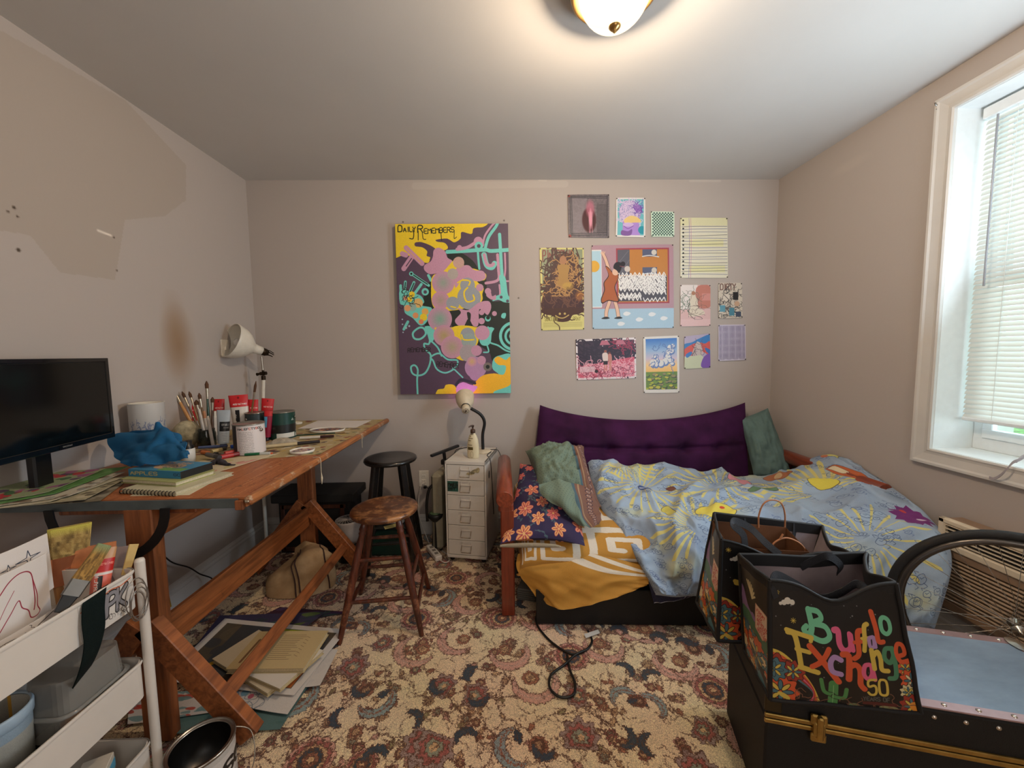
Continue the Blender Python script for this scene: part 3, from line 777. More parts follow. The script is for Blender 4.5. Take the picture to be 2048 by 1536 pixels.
# ---------------------------------------------------------------- monitor
BLK = plain('black_plastic', (16, 16, 17), .35); SCR = plain('screen_black', (9, 11, 9), .12, var=.02)
A = Vector((-1.745, 1.745, 1.085)); dirn = Vector((.085, -.53, 0)).normalized(); up = Vector((0, 0, 1)); nrm = Vector((-dirn.y, dirn.x, 0)); nrm = nrm if nrm.x > 0 else -nrm
mo = thing('computer_monitor', 'black flat screen computer monitor on the left end of the desk', 'monitor', A+dirn*.27+Vector((0, 0, TZ-1.085)))
W_, H_ = .54, .352; m3 = Matrix((dirn, nrm, up)).transposed()
mb = MB(); mb.rbox(A+dirn*W_/2+up*H_/2-nrm*.018, (W_, .034, H_), .006, m3); mesh('housing', mb, BLK, mo)
mb = MB()
for c, d in (((W_/2, .011), (W_, .022)), ((W_/2, H_-.008), (W_, .016)), ((.008, H_/2), (.016, H_)), ((W_-.008, H_/2), (.016, H_))):
    mb.rbox(A+dirn*c[0]+up*c[1]+nrm*.001, (d[0], .006, d[1]), .0015, m3)
bz = mesh('bezel', mb, plain('bezel_gloss', (14, 14, 15), .15, coat=.5), mo)
mb = MB(); mb.box(A+dirn*W_/2+up*H_/2, (W_-.03, .002, H_-.036), m3); mesh('screen', mb, SCR, mo)
lp = Pic(128, 32, (14, 14, 15)); lp.text('SAMSUNG', 10, 8, 15, 2.2, (150, 150, 150), wid=.95)
mb = MB(); o_ = A+dirn*(W_-.31)+up*.011+nrm*.0046; mb.add([o_-dirn*.028-up*.006, o_+dirn*.028-up*.006, o_+dirn*.028+up*.006, o_-dirn*.028+up*.006], [(0, 1, 2, 3)], [[(0, 0), (1, 0), (1, 1), (0, 1)]]); mesh('brand_lettering', mb, printed('monitor_logo', lp, .3), bz)
mb = MB(); mb.rbox(A+dirn*W_/2-nrm*.055+up*-.03, (.07, .03, .25), .006, m3); mesh('stand_neck', mb, BLK, mo)
mb = MB(); c = A+dirn*W_/2-nrm*.01; mb.lathe([(0, 0), (.12, 0), (.12, .006), (.1, .012), (0, .018)], 32, Matrix.Translation((c.x, c.y, TZ+.003)) @ Matrix.Diagonal((.75, 1.0, 1, 1))); mesh('stand_base', mb, BLK, mo)

# ---------------------------------------------------------------- scoop lamp on a pole behind the table
WHT = plain('enamel_white', (226, 220, 206), .35, var=.04)
DARKM = plain('dark_bronze', (52, 40, 28), .4, .8)
lm = thing('floor_lamp', 'white metal scoop floor lamp in the corner behind the table', 'lamp', (-1.77, 2.80, 0))
bx = -1.77; by = 2.80
mb = MB(); mb.lathe([(0, 0), (.11, 0), (.112, .012), (.05, .022), (.014, .03), (0, .03)], 28, Matrix.Translation((bx, by, 0))); mesh('base', mb, WHT, lm)
top = on_y(527, 757, by)
mb = MB(); mb.tube([(bx, by, .02), (bx, by, .70), (top.x, top.y, top.z)], [.0125, .0125, .0115], 12); mesh('pole', mb, WHT, lm)
mb = MB(); mb.tube([top-Vector((0, 0, .01)), top+Vector((0, 0, .02))], .014, 12); mb.tube([top+Vector((-.02, 0, .035)), top+Vector((.022, 0, .038))], .013, 10); mb.tube([top+Vector((-.045, 0, .03)), top+Vector((-.02, 0, .035))], [.012, .006], 8); mb.tube([top+Vector((0, 0, .02)), top+Vector((0, 0, .06))], .008, 8); mesh('joint', mb, DARKM, lm)
q = on_y(521, 705, by); mb = MB(); mb.tube([top+Vector((0, 0, .05)), q+Vector((.005, 0, -.03))], .006, 8); mesh('upper_arm', mb, plain('chrome_dull', (170, 160, 145), .3, .9), lm)
axis0 = on_y(460, 680, by-.16); axis1 = on_y(520, 701, by)       # mouth centre -> neck
ax = (axis1-axis0); Ln = ax.length; ax.normalize(); xx = ax.cross(Vector((0, 0, 1))).normalized(); m = Matrix((xx, ax.cross(xx), ax)).transposed().to_4x4(); m.translation = axis0
mouth = .118
pr = [(mouth, 0), (mouth+.003, .004), (mouth-.002, .03), (.108, .07), (.085, .115), (.055, .15), (.036, .17), (.032, .20), (.030, .235), (.0, .236)]
ki = (Ln+.01)/.236
mb = MB(); mb.lathe([(r, z*ki) for r, z in pr], 40, m); mb.lathe([(r*.965, z*ki+.002) for r, z in pr[:-2]][::-1]+[(mouth, 0)], 40, m); mesh('lamp_shade', mb, WHT, lm)
mb = MB(); mb.lathe([(.024, .236*ki), (.027, .245*ki), (.027, .27*ki), (.02, .275*ki), (.02, .285*ki), (0, .287*ki)], 16, m)
for k in range(5):
    a = 2*PI*k/5; d0 = m @ Vector((.02*math.cos(a), .02*math.sin(a), .27*ki)); d1 = m @ Vector((.014*math.cos(a), .014*math.sin(a), .33*ki)); mb.tube([d0, (d0+d1)/2+Vector((0, 0, .004)), d1], .003, 6)
mesh('socket', mb, DARKM, lm)
mb = MB(); mb.lathe([(.0, .02), (.025, .03), (.032, .06), (.028, .1), (.016, .13), (.014, .17)], 16, m); mesh('bulb', mb, plain('bulb_milky', (210, 205, 198), .25), lm)

# ---------------------------------------------------------------- things standing on the desk
def zat(base, px, py): return on_y(px, py, base.y).z
def can_pic(bg, kind):
    p = Pic(512, 200, bg)
    if kind == 'white':
        p.rect(0, 0, 120, 200, (46, 40, 40)); p.rect(120, 8, 512, 192, (222, 214, 212)); p.text('HALEFCTYBOD', 132, 16, 13, 3, (60, 50, 50), cols=[(50, 46, 46), (40, 40, 40), (190, 80, 60)])
        for k in range(13): p.text(''.join(rnd.choice('LIEHTNOAF') for _ in range(13)), 132, 44+k*11, 5, 1.2, (150, 144, 144), wid=1.4)
        for k in range(13): p.text(''.join(rnd.choice('LIEHTNOAF') for _ in range(13)), 320, 44+k*11, 5, 1.2, (160, 154, 154), wid=1.4)
    if kind == 'green':
        p.rect(0, 0, 512, 200, (20, 62, 54)); p.rect(0, 88, 320, 150, (24, 26, 24)); p.poly([(218, 60), (238, 60), (228, 42)], (220, 226, 220)); p.poly([(222, 57), (234, 57), (228, 48)], (20, 62, 54))
        p.text('BEHR', 60, 104, 16, 3, (70, 74, 70)); p.text('SATIN', 262, 138, 11, 2.5, (220, 220, 214)); p.rect(120, 152, 240, 186, (214, 212, 204)); p.rect(250, 160, 330, 186, (206, 204, 196)); p.text('BLACK', 262, 164, 9, 2, (40, 40, 40)); p.rect(330, 120, 512, 192, (214, 210, 204))
    if kind == 'grey':
        p.rect(0, 0, 512, 200, (52, 62, 64)); p.rect(120, 60, 330, 190, (180, 182, 178)); p.text('PAINT', 150, 80, 22, 4, (60, 70, 74))
    return p
METAL = plain('tin_metal', (176, 172, 164), .28, .95, .15, 8)
def paint_can(label, base, R, H, kind, rot, group=None, lid=True):
    t = thing('paint_can', label, 'paint can', base, group=group)
    T_ = Matrix.Translation(base) @ Matrix.Rotation(rot, 4, 'Z')
    mb = MB(); mb.lathe([(R*.98, .002), (R*.98, H*.965)], 32, T_); mesh('label_wrap', mb, printed('can_'+kind, can_pic((200, 200, 200), kind), .4), t)
    mb = MB(); mb.lathe([(0, 0), (R, 0), (R*1.01, .003), (R*.975, .006), (R*.96, .006), (R*.96, H*.95), (R*.985, H*.962), (R*1.02, H*.975), (R*1.02, H*.99), (R*.97, H), (R*.93, H*.99), (R*.88, H*.975)], 32, T_)
    if not lid: mb.lathe([(R*.9, H*.98), (R*.93, H*.94), (R*.94, .01), (0, .01)], 32, T_)
    mesh('tin_body', mb, METAL, t)
    if lid:
        mb = MB(); mb.lathe([(R*.9, H*.978), (R*.86, H*.99), (R*.8, H*.972), (0, H*.972)], 32, T_); mesh('lid', mb, METAL, t)
    for s_ in (-1, 1):
        mb = MB(); mb.lathe([(.0, 0), (.009, 0), (.008, .005), (0, .006)], 10, T_ @ Matrix.Translation((s_*R, 0, H*.78)) @ Matrix.Rotation(s_*PI/2, 4, 'Y')); mesh('ear', mb, METAL, t)
    return t
b0 = on_z(501, 906, TZ); R0 = 27.5*b0.y/770; H0_ = zat(b0, 500, 845)-TZ
paint_can('open tin with white text covered label and paint drips, nearest can on the desk', b0, R0, H0_, 'white', 2.95, 'paint cans on the desk')
b1 = on_z(566, 876, TZ); paint_can('dark green paint can with white label patches on the desk', b1, 24*b1.y/770, zat(b1, 566, 822)-TZ, 'green', 3.3, 'paint cans on the desk')
b2 = on_z(514, 880, TZ); paint_can('grey paint can half hidden between the white and the green can', b2, 18*b2.y/770, zat(b2, 514, 824)-TZ, 'grey', -2.0, 'paint cans on the desk')

# acrylic tubes
def tube_pic(kind):
    p = Pic(160, 320, (222, 214, 204))
    if kind == 'acrylic':
        p.rect(0, 0, 160, 96, (206, 40, 44)); p.circ(80, 22, 9, (120, 20, 24)); p.text('amsterdam', 14, 64, 15, 3, (240, 230, 224), wid=.95); p.rect(74, 120, 112, 320, (28, 26, 28))
        p.text('ACRYLIC', 106, 300, 26, 4.5, (230, 224, 214), rot=-PI/2, wid=.95)
    elif kind == 'red':
        p.rect(0, 0, 160, 200, (200, 38, 42)); p.circ(80, 22, 9, (120, 20, 24)); p.text('amsterdam', 12, 70, 15, 3, (236, 200, 190), wid=.95); p.rect(0, 180, 160, 320, (214, 200, 188))
    elif kind == 'silver':
        p = Pic(160, 320, (168, 176, 182)); p.rect(0, 110, 120, 200, (30, 30, 32)); p.text('LIQUITEX', 10, 130, 16, 3, (190, 190, 190), wid=.8); p.text('BASICS', 10, 160, 12, 2.5, (150, 150, 150))
        for k in range(5): p.line([(20, 220+k*16), (90-k*6, 220+k*16)], 2, (90, 96, 100))
    elif kind == 'crimson':
        p.rect(0, 0, 160, 320, (140, 24, 54)); p.rect(0, 0, 160, 60, (200, 40, 44)); p.rect(90, 70, 160, 200, (90, 160, 196))
    return p.noise(.03, 3)
def paint_tube(label, base, tip, w, kind, face=(0, -1, 0), capc=(30, 30, 32), group='paint tubes standing on the desk'):
    """crimped flat end at tip, screw cap at base"""
    base = Vector(base); tip = Vector(tip); d = (tip-base); L = d.length; z = d.normalized(); n = Vector(face); x = z.cross(n).normalized()*-1; n = x.cross(z)*-1
    x = n.cross(z); t = thing('paint_tube', label, 'paint tube', base, group=group)
    rows = []; 
    for i in range(9):
        u = i/8; zz = L*(.14+.86*u); ww = w/2*(.82+.18*u); th = w*.36*(1-u)**.7+.0012; r = []
        for k in range(17):
            a = 2*PI*k/16-PI/2+PI*0; r.append(base+z*zz+x*math.cos(a)*ww-n*-1*math.sin(a)*th)
        rows.append(r)
    mb = MB(); mb.grid(rows, uvf=lambda u, v: ((v*2) % 1.0001 if v <= .5 else (v-.5)*2, u))
    # front half faces n: angle -90deg..+90 mapped across
    mb.uv = []
    for i in range(8):
        for k in range(16):
            q = [(i, k), (i+1, k), (i+1, k+1), (i, k+1)]
            mb.uv.append([((.5+.5*math.cos(2*PI*b/16-PI/2)), a/8) for a, b in q])
    mesh('tube_body', mb, printed('tube_'+kind, tube_pic(kind), .35), t)
    mm = frame(base, x, n); 
    mb = MB(); mb.lathe([(0, 0), (w*.26, 0), (w*.28, L*.02), (w*.24, L*.13), (w*.1, L*.14), (w*.34, L*.142)], 14, Matrix((x, n, z)).transposed().to_4x4().copy() if 0 else (lambda M_: M_)(Matrix.Translation(base) @ Matrix((x, z.cross(x), z)).transposed().to_4x4())); mesh('cap', mb, plain('cap_%d' % sum(capc), capc, .4), t)
    return t
def tube_at(label, px, pyb, pxt, pyt, wpx, kind, lean=0, **k):
    b = on_z(px, pyb, TZ); tp = on_y(pxt, pyt, b.y+lean); return paint_tube(label, b, tp, wpx*b.y/770, kind, (on_z(1024, 1400, TZ)-b).normalized() if 0 else (.35, -1, 0), **k)
tube_at('silver grey paint tube standing cap down beside the brush jar', 447, 897, 447, 820, 23, 'silver')
tube_at('large white and red acrylic tube standing behind the white paint can', 486, 880, 476, 790, 33, 'acrylic')
tube_at('red ended paint tube leaning out of the brush jar', 440, 880, 437, 798, 20, 'red')
tube_at('red ended paint tube between the acrylic tube and the lamp pole', 508, 876, 506, 799, 18, 'red')
tube_at('red ended paint tube in front of the lamp pole', 530, 872, 536, 797, 22, 'red')
tube_at('crimson paint tube with a blue patch between two cans', 534, 882, 537, 822, 15, 'crimson')
tube_at('dark red topped tube behind the brush handles', 398, 880, 386, 804, 19, 'red')

# lying tubes, markers and brushes in front of the cans
def brush(label, a, b, r, hc, fc=(190, 180, 160), bc=(90, 60, 40), bl=.18, flat=1.0, group='paint brushes in the jar', br=1.3, name='paint_brush'):
    a, b = Vector(a), Vector(b); t = thing(name, label, 'brush', a, group=group); d = b-a
    mb = MB(); mb.tube([a, a+d*.1, a+d*.5, a+d*(1-bl-.16)], [r*.45, r*.75, r*1.15, r*.8], 8); mesh('handle', mb, plain('bh_%d_%d_%d' % hc, hc, .35, coat=.3), t)
    mb = MB(); mb.tube([a+d*(1-bl-.17), a+d*(1-bl)], [r*.95, r*br*.95], 8); mesh('ferrule', mb, plain('fer_%d' % sum(fc), fc, .3, .9), t)
    mb = MB(); mb.tube([a+d*(1-bl), a+d*(1-bl*.45), b], [r*br, r*br*1.15, r*.35], 8); mesh('bristles', mb, plain('bri_%d_%d_%d' % bc, bc, .9, bump=.5, scale=200), t)
    return t
jb = on_z(415, 893, TZ)
jr = thing('brush_jar', 'glass jar crammed with brushes and tubes on the desk', 'jar', jb)
mb = MB(); mb.lathe([(0, .002), (.040, .002), (.044, .01), (.044, .075), (.039, .09), (.040, .10), (.037, .10), (.037, .09), (.041, .075), (.041, .012), (0, .008)], 28, Matrix.Translation(jb)); mesh('jar_body', mb, plain('smoky_glass', (70, 74, 66), .1, trans=.6), jr)
BR = [((405, 885), (342, 772), 3.4, (196, 140, 82), 'long wooden brush leaning far left out of the jar'),
      ((410, 885), (364, 783), 2.2, (110, 80, 50), 'thin brown brush left of centre in the jar'),
      ((412, 885), (378, 783), 2.2, (150, 120, 80), 'thin pale brush rising beside its darker twin'),
      ((416, 885), (398, 786), 2.4, (120, 90, 52), 'dark handled brush in the middle of the jar'),
      ((420, 885), (413, 762), 2.6, (30, 64, 48), 'green handled brush standing tallest in the jar'),
      ((424, 885), (425, 794), 2.6, (90, 60, 40), 'short brown brush at the right of the jar'),
      ((412, 885), (392, 800), 3.0, (60, 42, 30), 'thick dark brush low in the jar')]
for a, b, r, hc, lab in BR:
    p0 = on_z(a[0], a[1], TZ+.01); p1 = on_y(b[0], b[1], p0.y+.02)
    brush(lab, p0, p1, r*.0011*p0.y, hc, bl=.12)
for i, (a, b) in enumerate((((418, 888), (398, 818)), ((424, 890), (408, 822)), ((432, 892), (415, 832)), ((436, 884), (430, 822)))):
    p0 = on_z(*a, TZ+.005); p0.y -= .02; p1 = on_y(*b, p0.y+.0)
    t = thing('marker', ['white capped marker leaning left in the jar', 'white marker with a copper band in the jar', 'grey white marker at the front of the jar', 'ivory marker upright at the right of the jar'][i], 'marker', p0, group='markers in the jar')
    d = p1-p0; mb = MB(); mb.tube([p0, p0+d*.8], .0085, 10); mesh('barrel', mb, plain('marker_white', (206, 196, 186), .35), t)
    mb = MB(); mb.tube([p0+d*.8, p0+d*.86, p1], [.0088, .0075, .0065], 10); mesh('cap', mb, plain(['mk0', 'mk1', 'mk0', 'mk2'][i], [(200, 190, 180), (190, 130, 90), 0, (214, 206, 190)][i] or (200, 190, 180), .35), t)
p0 = on_z(497, 872, TZ); p0.y = 2.35; p0 = on_y(500, 850, 2.35); brush('slim brush standing behind the acrylic tube', p0, on_y(512, 762, 2.36), .005, (120, 84, 40), bl=.25, group=None)

def lying(label, a, b, r, col, cap, name='marker', cat='marker', group='pens and tubes lying on the desk', lift=.0, capf=.3, zz=TZ+.003):
    p0 = on_z(*a, zz)+Vector((0, 0, r+lift)); p1 = on_z(*b, zz)+Vector((0, 0, r+lift)); d = p1-p0; t = thing(name, label, cat, p0, group=group)
    mb = MB(); mb.tube([p0, p0+d*(1-capf)], r, 10); mesh('barrel', mb, plain('ly_%d_%d_%d' % col, col, .4), t)
    mb = MB(); mb.tube([p0+d*(1-capf), p1], [r*1.06, r*.95], 10); mesh('cap', mb, plain('ly_%d_%d_%d' % cap, cap, .4), t)
    return t
lying('tan marker with a black cap lying across the desk', (530, 898), (640, 887), .009, (196, 178, 140), (34, 26, 28), capf=.42, lift=.004)
lying('white marker with a dark red cap lying near the palette board', (600, 880), (668, 876), .008, (206, 198, 186), (52, 24, 26), capf=.4, lift=.004)
lying('green and silver marker lying in front of the white can', (540, 909), (490, 912), .007, (190, 190, 184), (20, 96, 60), capf=.6)
lying('orange pencil beside the green marker', (545, 908), (522, 909), .004, (210, 90, 50), (230, 180, 130))
lying('pale blue grey brush handle lying by the blue cloth', (398, 902), (455, 898), .008, (86, 104, 150), (60, 70, 110), capf=.25, lift=.01)
lying('long dark green brush lying across the palette board', (590, 872), (690, 866), .004, (30, 60, 44), (150, 120, 80), capf=.2, name='paint_brush', cat='brush')
for i, (a, b, r, c, cc, lab) in enumerate((((438, 920), (478, 912), .012, (176, 40, 40), (120, 26, 30), 'squeezed red paint tube in the heap'), ((450, 914), (488, 906), .011, (196, 70, 60), (90, 20, 24), 'pinkish red tube lying over the heap'),
        ((424, 912), (452, 905), .010, (200, 176, 120), (60, 50, 40), 'cream tube with a dark cap in the heap'), ((405, 908), (434, 912), .010, (214, 120, 60), (40, 40, 40), 'orange tube at the left of the heap'),
        ((462, 900), (486, 896), .011, (40, 80, 170), (30, 30, 60), 'blue tube behind the red ones'), ((415, 918), (440, 924), .011, (90, 84, 80), (40, 36, 34), 'grey tube at the front of the heap'),
        ((470, 908), (500, 903), .010, (160, 36, 44), (200, 190, 180), 'dark red tube with a pale cap'))): lying(lab, a, b, r, c, cc, 'paint_tube', 'paint tube', 'paint tubes heaped on the desk', lift=.006*(i % 3))
q = on_z(432, 925, TZ); mb = MB(); mb.tube(spline([on_z(424, 928, TZ+.01), on_z(433, 922, TZ+.014), on_z(445, 925, TZ+.012), on_z(456, 930, TZ+.006), on_z(470, 931, TZ+.003)], 5), [.012]*6+[.014]*6+[.01]*5+[.006]*4, 8)
tag(mesh('paint_rag', mb, plain('rag_black_white', (60, 54, 62), .9, var=.6, scale=60)), 'small black and white twisted rag beside the tubes', 'rag')

# bottle with black cap, clear pot
b = on_z(377, 924, TZ); t = thing('ink_bottle', 'small white bottle with a black cap behind the blue book', 'bottle', b); M_ = Matrix.Translation(b)
k = b.y/770
lp = Pic(128, 96, (222, 218, 210))
for i in range(6): lp.line([(30, 20+i*11), (84-(i % 3)*8, 20+i*11)], 3, (120, 116, 112))
mb = MB(); mb.lathe([(0, 0), (12*k, 0), (12*k, 26*k), (10*k, 28*k), (0, 28*k)], 20, M_); mesh('bottle_body', mb, printed('ink_label', lp, .35), t)
mb = MB(); mb.lathe([(10.5*k, 27*k), (10.5*k, 33*k), (8*k, 35*k), (8*k, 43*k), (0, 44*k)], 20, M_); mesh('cap', mb, BLK, t)
b = on_z(333, 921, TZ); t = thing('small_pot', 'tiny white pot of paint behind the blue book', 'pot', b); M_ = Matrix.Translation(b)
mb = MB(); mb.lathe([(0, 0), (12*k, 0), (13*k, 3*k), (13*k, 13*k), (0, 13*k)], 20, M_); mesh('pot_body', mb, plain('pot_white', (190, 192, 190), .3, var=.2, scale=80), t)
mb = MB(); mb.lathe([(13.5*k, 12*k), (13.5*k, 16*k), (12*k, 17*k), (0, 17*k)], 20, M_); mesh('lid', mb, plain('pot_lid', (206, 206, 202), .3), t)

# patterned cylinder, knitted ball, dark dish
pp = Pic(512, 160, (196, 194, 190)); rr = random.Random(5)
for r_ in range(3):
    for c_ in range(12):
        x, y = 20+c_*42, 52+r_*38; pp.scribble(x, y-12, x+24, y+12, 8, 2.2, (120, 130, 160), rr, size=8)
b = on_z(303, 914, TZ); b.x = -1.79; b = on_x(301, 908, -1.80); b.z = TZ+.001; k = b.y/770
t = thing('patterned_canister', 'white cylinder canister with rows of blue doodles behind the blue cloth', 'canister', b); M_ = Matrix.Translation(b) @ Matrix.Rotation(-2.2, 4, 'Z')
hh = zat(b, 301, 806)-TZ
mb = MB(); mb.lathe([(0, 0), (27*k, 0), (27*k, hh)], 36, M_); mesh('canister_body', mb, printed('canister_print', pp, .5), t)
mb = MB(); mb.lathe([(27*k, hh), (28*k, hh+.002), (25*k, hh+.001), (24*k, hh-.012), (0, hh-.012)], 36, M_); mesh('canister_lid', mb, WHT, t)
b = on_z(376, 893, TZ); k = b.y/770
mb = MB(); rows = []
for i in range(15):
    th = PI*i/14; rr_ = [Vector((b.x+(23*k+.0015*math.cos(ph*9+i))*math.sin(th)*math.cos(ph), b.y+(23*k)*math.sin(th)*math.sin(ph), b.z+26*k-(26*k)*math.cos(th))) for ph in [2*PI*j/24 for j in range(25)]]; rows.append(rr_)
mb.grid(rows, flip=True); tag(mesh('yarn_ball', mb, plain('cream_yarn', (186, 176, 146), .95, var=.25, scale=40, bump=1.0, bscale=160)), 'cream textured yarn ball behind the blue cloth', 'ball')
b = on_x(350, 895, -1.76); b.z = TZ+.001; mb = MB(); mb.lathe([(0, .0), (.03, 0), (.055, .03), (.06, .05), (.057, .05), (.05, .03), (0, .008)], 28, Matrix.Translation(b+Vector((0, 0, 0)))); tag(mesh('dark_bowl', mb, plain('bowl_dark', (40, 44, 44), .3)), 'dark bowl between the canister and the yarn ball', 'bowl')

# blue crumpled cloth cap
C = []
import itertools
cl_ = [[(214, 868), (222, 902), (240, 925), (262, 930)], [(250, 862), (262, 884), (275, 905), (290, 928)], [(298, 860), (300, 872), (305, 895), (322, 926)], [(316, 846), (334, 862), (336, 885), (345, 922)], [(340, 862), (358, 876), (362, 892), (368, 915)], [(352, 872), (368, 884), (374, 896), (376, 905)]]
base_y = [1.80, 1.72, 1.64, 1.57]
C = [[on_y(cl_[i][j][0], cl_[i][j][1], base_y[j]+.02*math.sin(i*2+j)) for j in range(4)] for i in range(6)]
for r_ in C:
    for j in range(4): r_[j].z = max(r_[j].z, TZ+.004)
P = patch(C, 44, 28, lambda u, v, p: .016*ridge(u*4+1.2, v*3.2, 2)+.008*nz(u*9, v*9, 5)-.004)
for r_ in P:
    for q in r_: q.z = max(q.z, TZ+.003)
mb = MB(); mb.sheet(P, .003); tag(mesh('blue_cloth', mb, plain('blue_felt', (14, 92, 140), .9, var=.12, scale=12, sheen=.4)), 'bright blue crumpled felt cap lying on the desk', 'cloth')

# books
def book(name, label, cat, a, b_, c, z0, th, covm, pagem, cm_edge=None):
    """a,b_ near spine edge endpoints, c third corner; flat at z0"""
    a, b_, c = Vector(a), Vector(b_), Vector(c); x = (b_-a); w = x.length; x.normalize(); y = c-b_; h_ = abs(y.dot(Vector((-x.y, x.x, 0)))); y = Vector((-x.y, x.x, 0))
    o = (a+b_)/2+y*h_/2; m3 = Matrix((x, y, Vector((0, 0, 1)))).transposed(); t = thing(name, label, cat, (o.x, o.y, z0))
    mb = MB(); mb.rbox((o.x, o.y, z0+th/2), (w-.008, h_-.008, th-.005), .001, m3); mesh('page_block', mb, pagem, t)
    for z, nm in ((z0+.0012, 'cover'), (z0+th-.0012, 'cover')):
        mb = MB(); mb.box((o.x, o.y, z), (w, h_, .0024), m3); mesh(nm, mb, covm, t)
    return t, o, w, h_, m3, x, y
PAGES = plain('book_pages', (206, 196, 166), .8, var=.15, scale=300)
bp = Pic(300, 220, (60, 136, 176)); bp.text('COLORS', 60, 30, 30, 7, (196, 150, 110), jit=.1); bp.blob([(80, 90), (200, 70), (230, 130), (160, 180), (90, 160)], (200, 160, 120)); bp.rect(150, 150, 290, 210, (110, 160, 80)); bp.scribble(70, 80, 230, 170, 30, 3, (40, 90, 120), random.Random(2), size=16); bp.noise(.05, 1)
# sketchbook (spiral) at the bottom
zb = TZ+.006
a, b_, c = on_z(240, 984, zb), on_z(350, 990, zb), on_z(452, 948, zb)
pp_ = MB(); x = (b_-a).normalized()
t, o, w, h_, m3, x, y = book('spiral_sketchbook', 'spiral bound cream sketchbook at the bottom of the small book stack', 'sketchbook', a, on_z(352, 990, zb), c, TZ+.002, .014, plain('sketch_cover', (196, 190, 160), .6), PAGES)
mb = MB(); n_ = 16; p0 = on_z(240, 986, zb); p1 = on_z(350, 992, zb)
for k in range(n_):
    cpt = o-y*h_/2+x*w*((k+.5)/n_-.5); mb.tube([cpt+Vector((0, 0, .0))+y*.007*math.cos(q)+Vector((0, 0, TZ+.009-cpt.z+.009*math.sin(q))) for q in [2*PI*j/10 for j in range(11)]], .0016, 5, caps=False)
mesh('spiral_wire', mb, plain('wire_dark', (60, 56, 50), .3, .8), t)['kind'] = 'stuff'
z1 = TZ+.016; a, b_, c = on_z(242, 966, z1), on_z(352, 974, z1), on_z(424, 948, z1)
book('hardcover_book', 'pale green hardcover book under the blue book', 'book', a, b_, c, z1, .018, plain('green_cover', (166, 168, 108), .6), PAGES)
z2 = z1+.018; a, b_, c = on_z(258, 952, z2), on_z(362, 958, z2), on_z(424, 938, z2)
t, o, w, h_, m3, x, y = book('hardcover_book', 'blue illustrated book on top of the small book stack', 'book', a, b_, c, z2, .028, plain('blue_cover', (54, 130, 168), .5), PAGES)
mb = MB(); z = z2+.0284; mb.add([o+x*sx*w/2+y*sy*h_/2+Vector((0, 0, z-o.z)) for sx, sy in ((-1, -1), (1, -1), (1, 1), (-1, 1))], [(0, 1, 2, 3)], [[(0, 0), (1, 0), (1, 1), (0, 1)]]); mesh('cover_print', mb, printed('blue_book_cover', bp, .5), t)
sp = Pic(300, 60, (50, 128, 168)); sp.text('APPLES', 12, 14, 30, 6, (196, 176, 120), jit=.08); sp.text('GC', 262, 16, 22, 4, (24, 60, 90))
mb = MB(); f = o-y*(h_/2+.0008); mb.add([f+x*s_*w/2+Vector((0, 0, z2-o.z+q)) for s_, q in ((-1, 0), (1, 0), (1, .028), (-1, .028))], [(0, 1, 2, 3)], [[(0, 0), (1, 0), (1, 1), (0, 1)]]); mesh('spine', mb, printed('blue_book_spine', sp, .5), t)
mb = MB(); f = o+x*(w/2+.0008); mb.add([f+y*s_*h_/2+Vector((0, 0, z2-o.z+q)) for s_, q in ((-1, 0), (1, 0), (1, .028), (-1, .028))], [(0, 1, 2, 3)]); mesh('dark_band', mb, plain('band_black', (22, 24, 24), .5), t)

# sheets lying on the desk
def art(seed, bg, cols, n, w=200, h=150, size=26, margin=0):
    p = Pic(w, h, bg); rr = random.Random(seed)
    for _ in range(n):
        x, y = rr.uniform(margin, w-margin), rr.uniform(margin, h-margin); s_ = rr.uniform(.4, 1.2)*size
        p.blob([(x+math.cos(2*PI*k/5)*s_*rr.uniform(.5, 1.3), y+math.sin(2*PI*k/5)*s_*.7*rr.uniform(.5, 1.3)) for k in range(5)], rr.choice(cols), .85)
    if margin: 
        for q in ((0, 0, w, margin), (0, h-margin, w, h), (0, 0, margin, h), (w-margin, 0, w, h)): p.rect(*q, bg)
    return p.noise(.05, seed)
def sheet_px(name, label, cat, corners, z, mat, th=.0012, curl=0, group=None, seed=0, n=10):
    c = [on_z(a, b, z) for a, b in corners]
    P = []
    for i in range(n+1):
        r = []
        for j in range(n+1):
            u, v = i/n, j/n; p = c[0]*(1-u)*(1-v)+c[1]*u*(1-v)+c[2]*u*v+c[3]*(1-u)*v
            r.append(p+Vector((0, 0, curl*(abs(2*u-1)**3+abs(2*v-1)**3)*(.5+.5*nz(u*2+seed, v*2, seed)))))
        P.append(r)
    mb = MB(); mb.sheet(P, th); o = mesh(name, mb, mat); return tag(o, label, cat, group)
sheet_px('splattered_board', 'paint splattered paper covering the far half of the drafting table', 'paper', [(300, 936), (640, 908), (772, 838), (470, 842)], TZ+.0025, printed('splatter', art(8, (176, 156, 112), [(190, 176, 150), (104, 60, 50), (70, 52, 60), (186, 160, 80), (92, 110, 76), (134, 60, 50), (200, 190, 170)], 420, 420, 500, 11), .7))
sheet_px('watercolor_sheet', 'pinkish watercolour sheet under the paint tubes', 'paper', [(330, 972), (470, 934), (560, 906), (400, 922)], TZ+.004, printed('wc_sheet', art(9, (206, 190, 160), [(196, 120, 110), (210, 150, 140), (190, 176, 120)], 14, size=30, margin=14), .7))
sheet_px('white_paper', 'blank white sheet at the far end of the drafting table', 'paper', [(596, 857), (712, 855), (742, 841), (636, 841)], TZ+.006, plain('paper_white', (226, 218, 212), .8, var=.02))
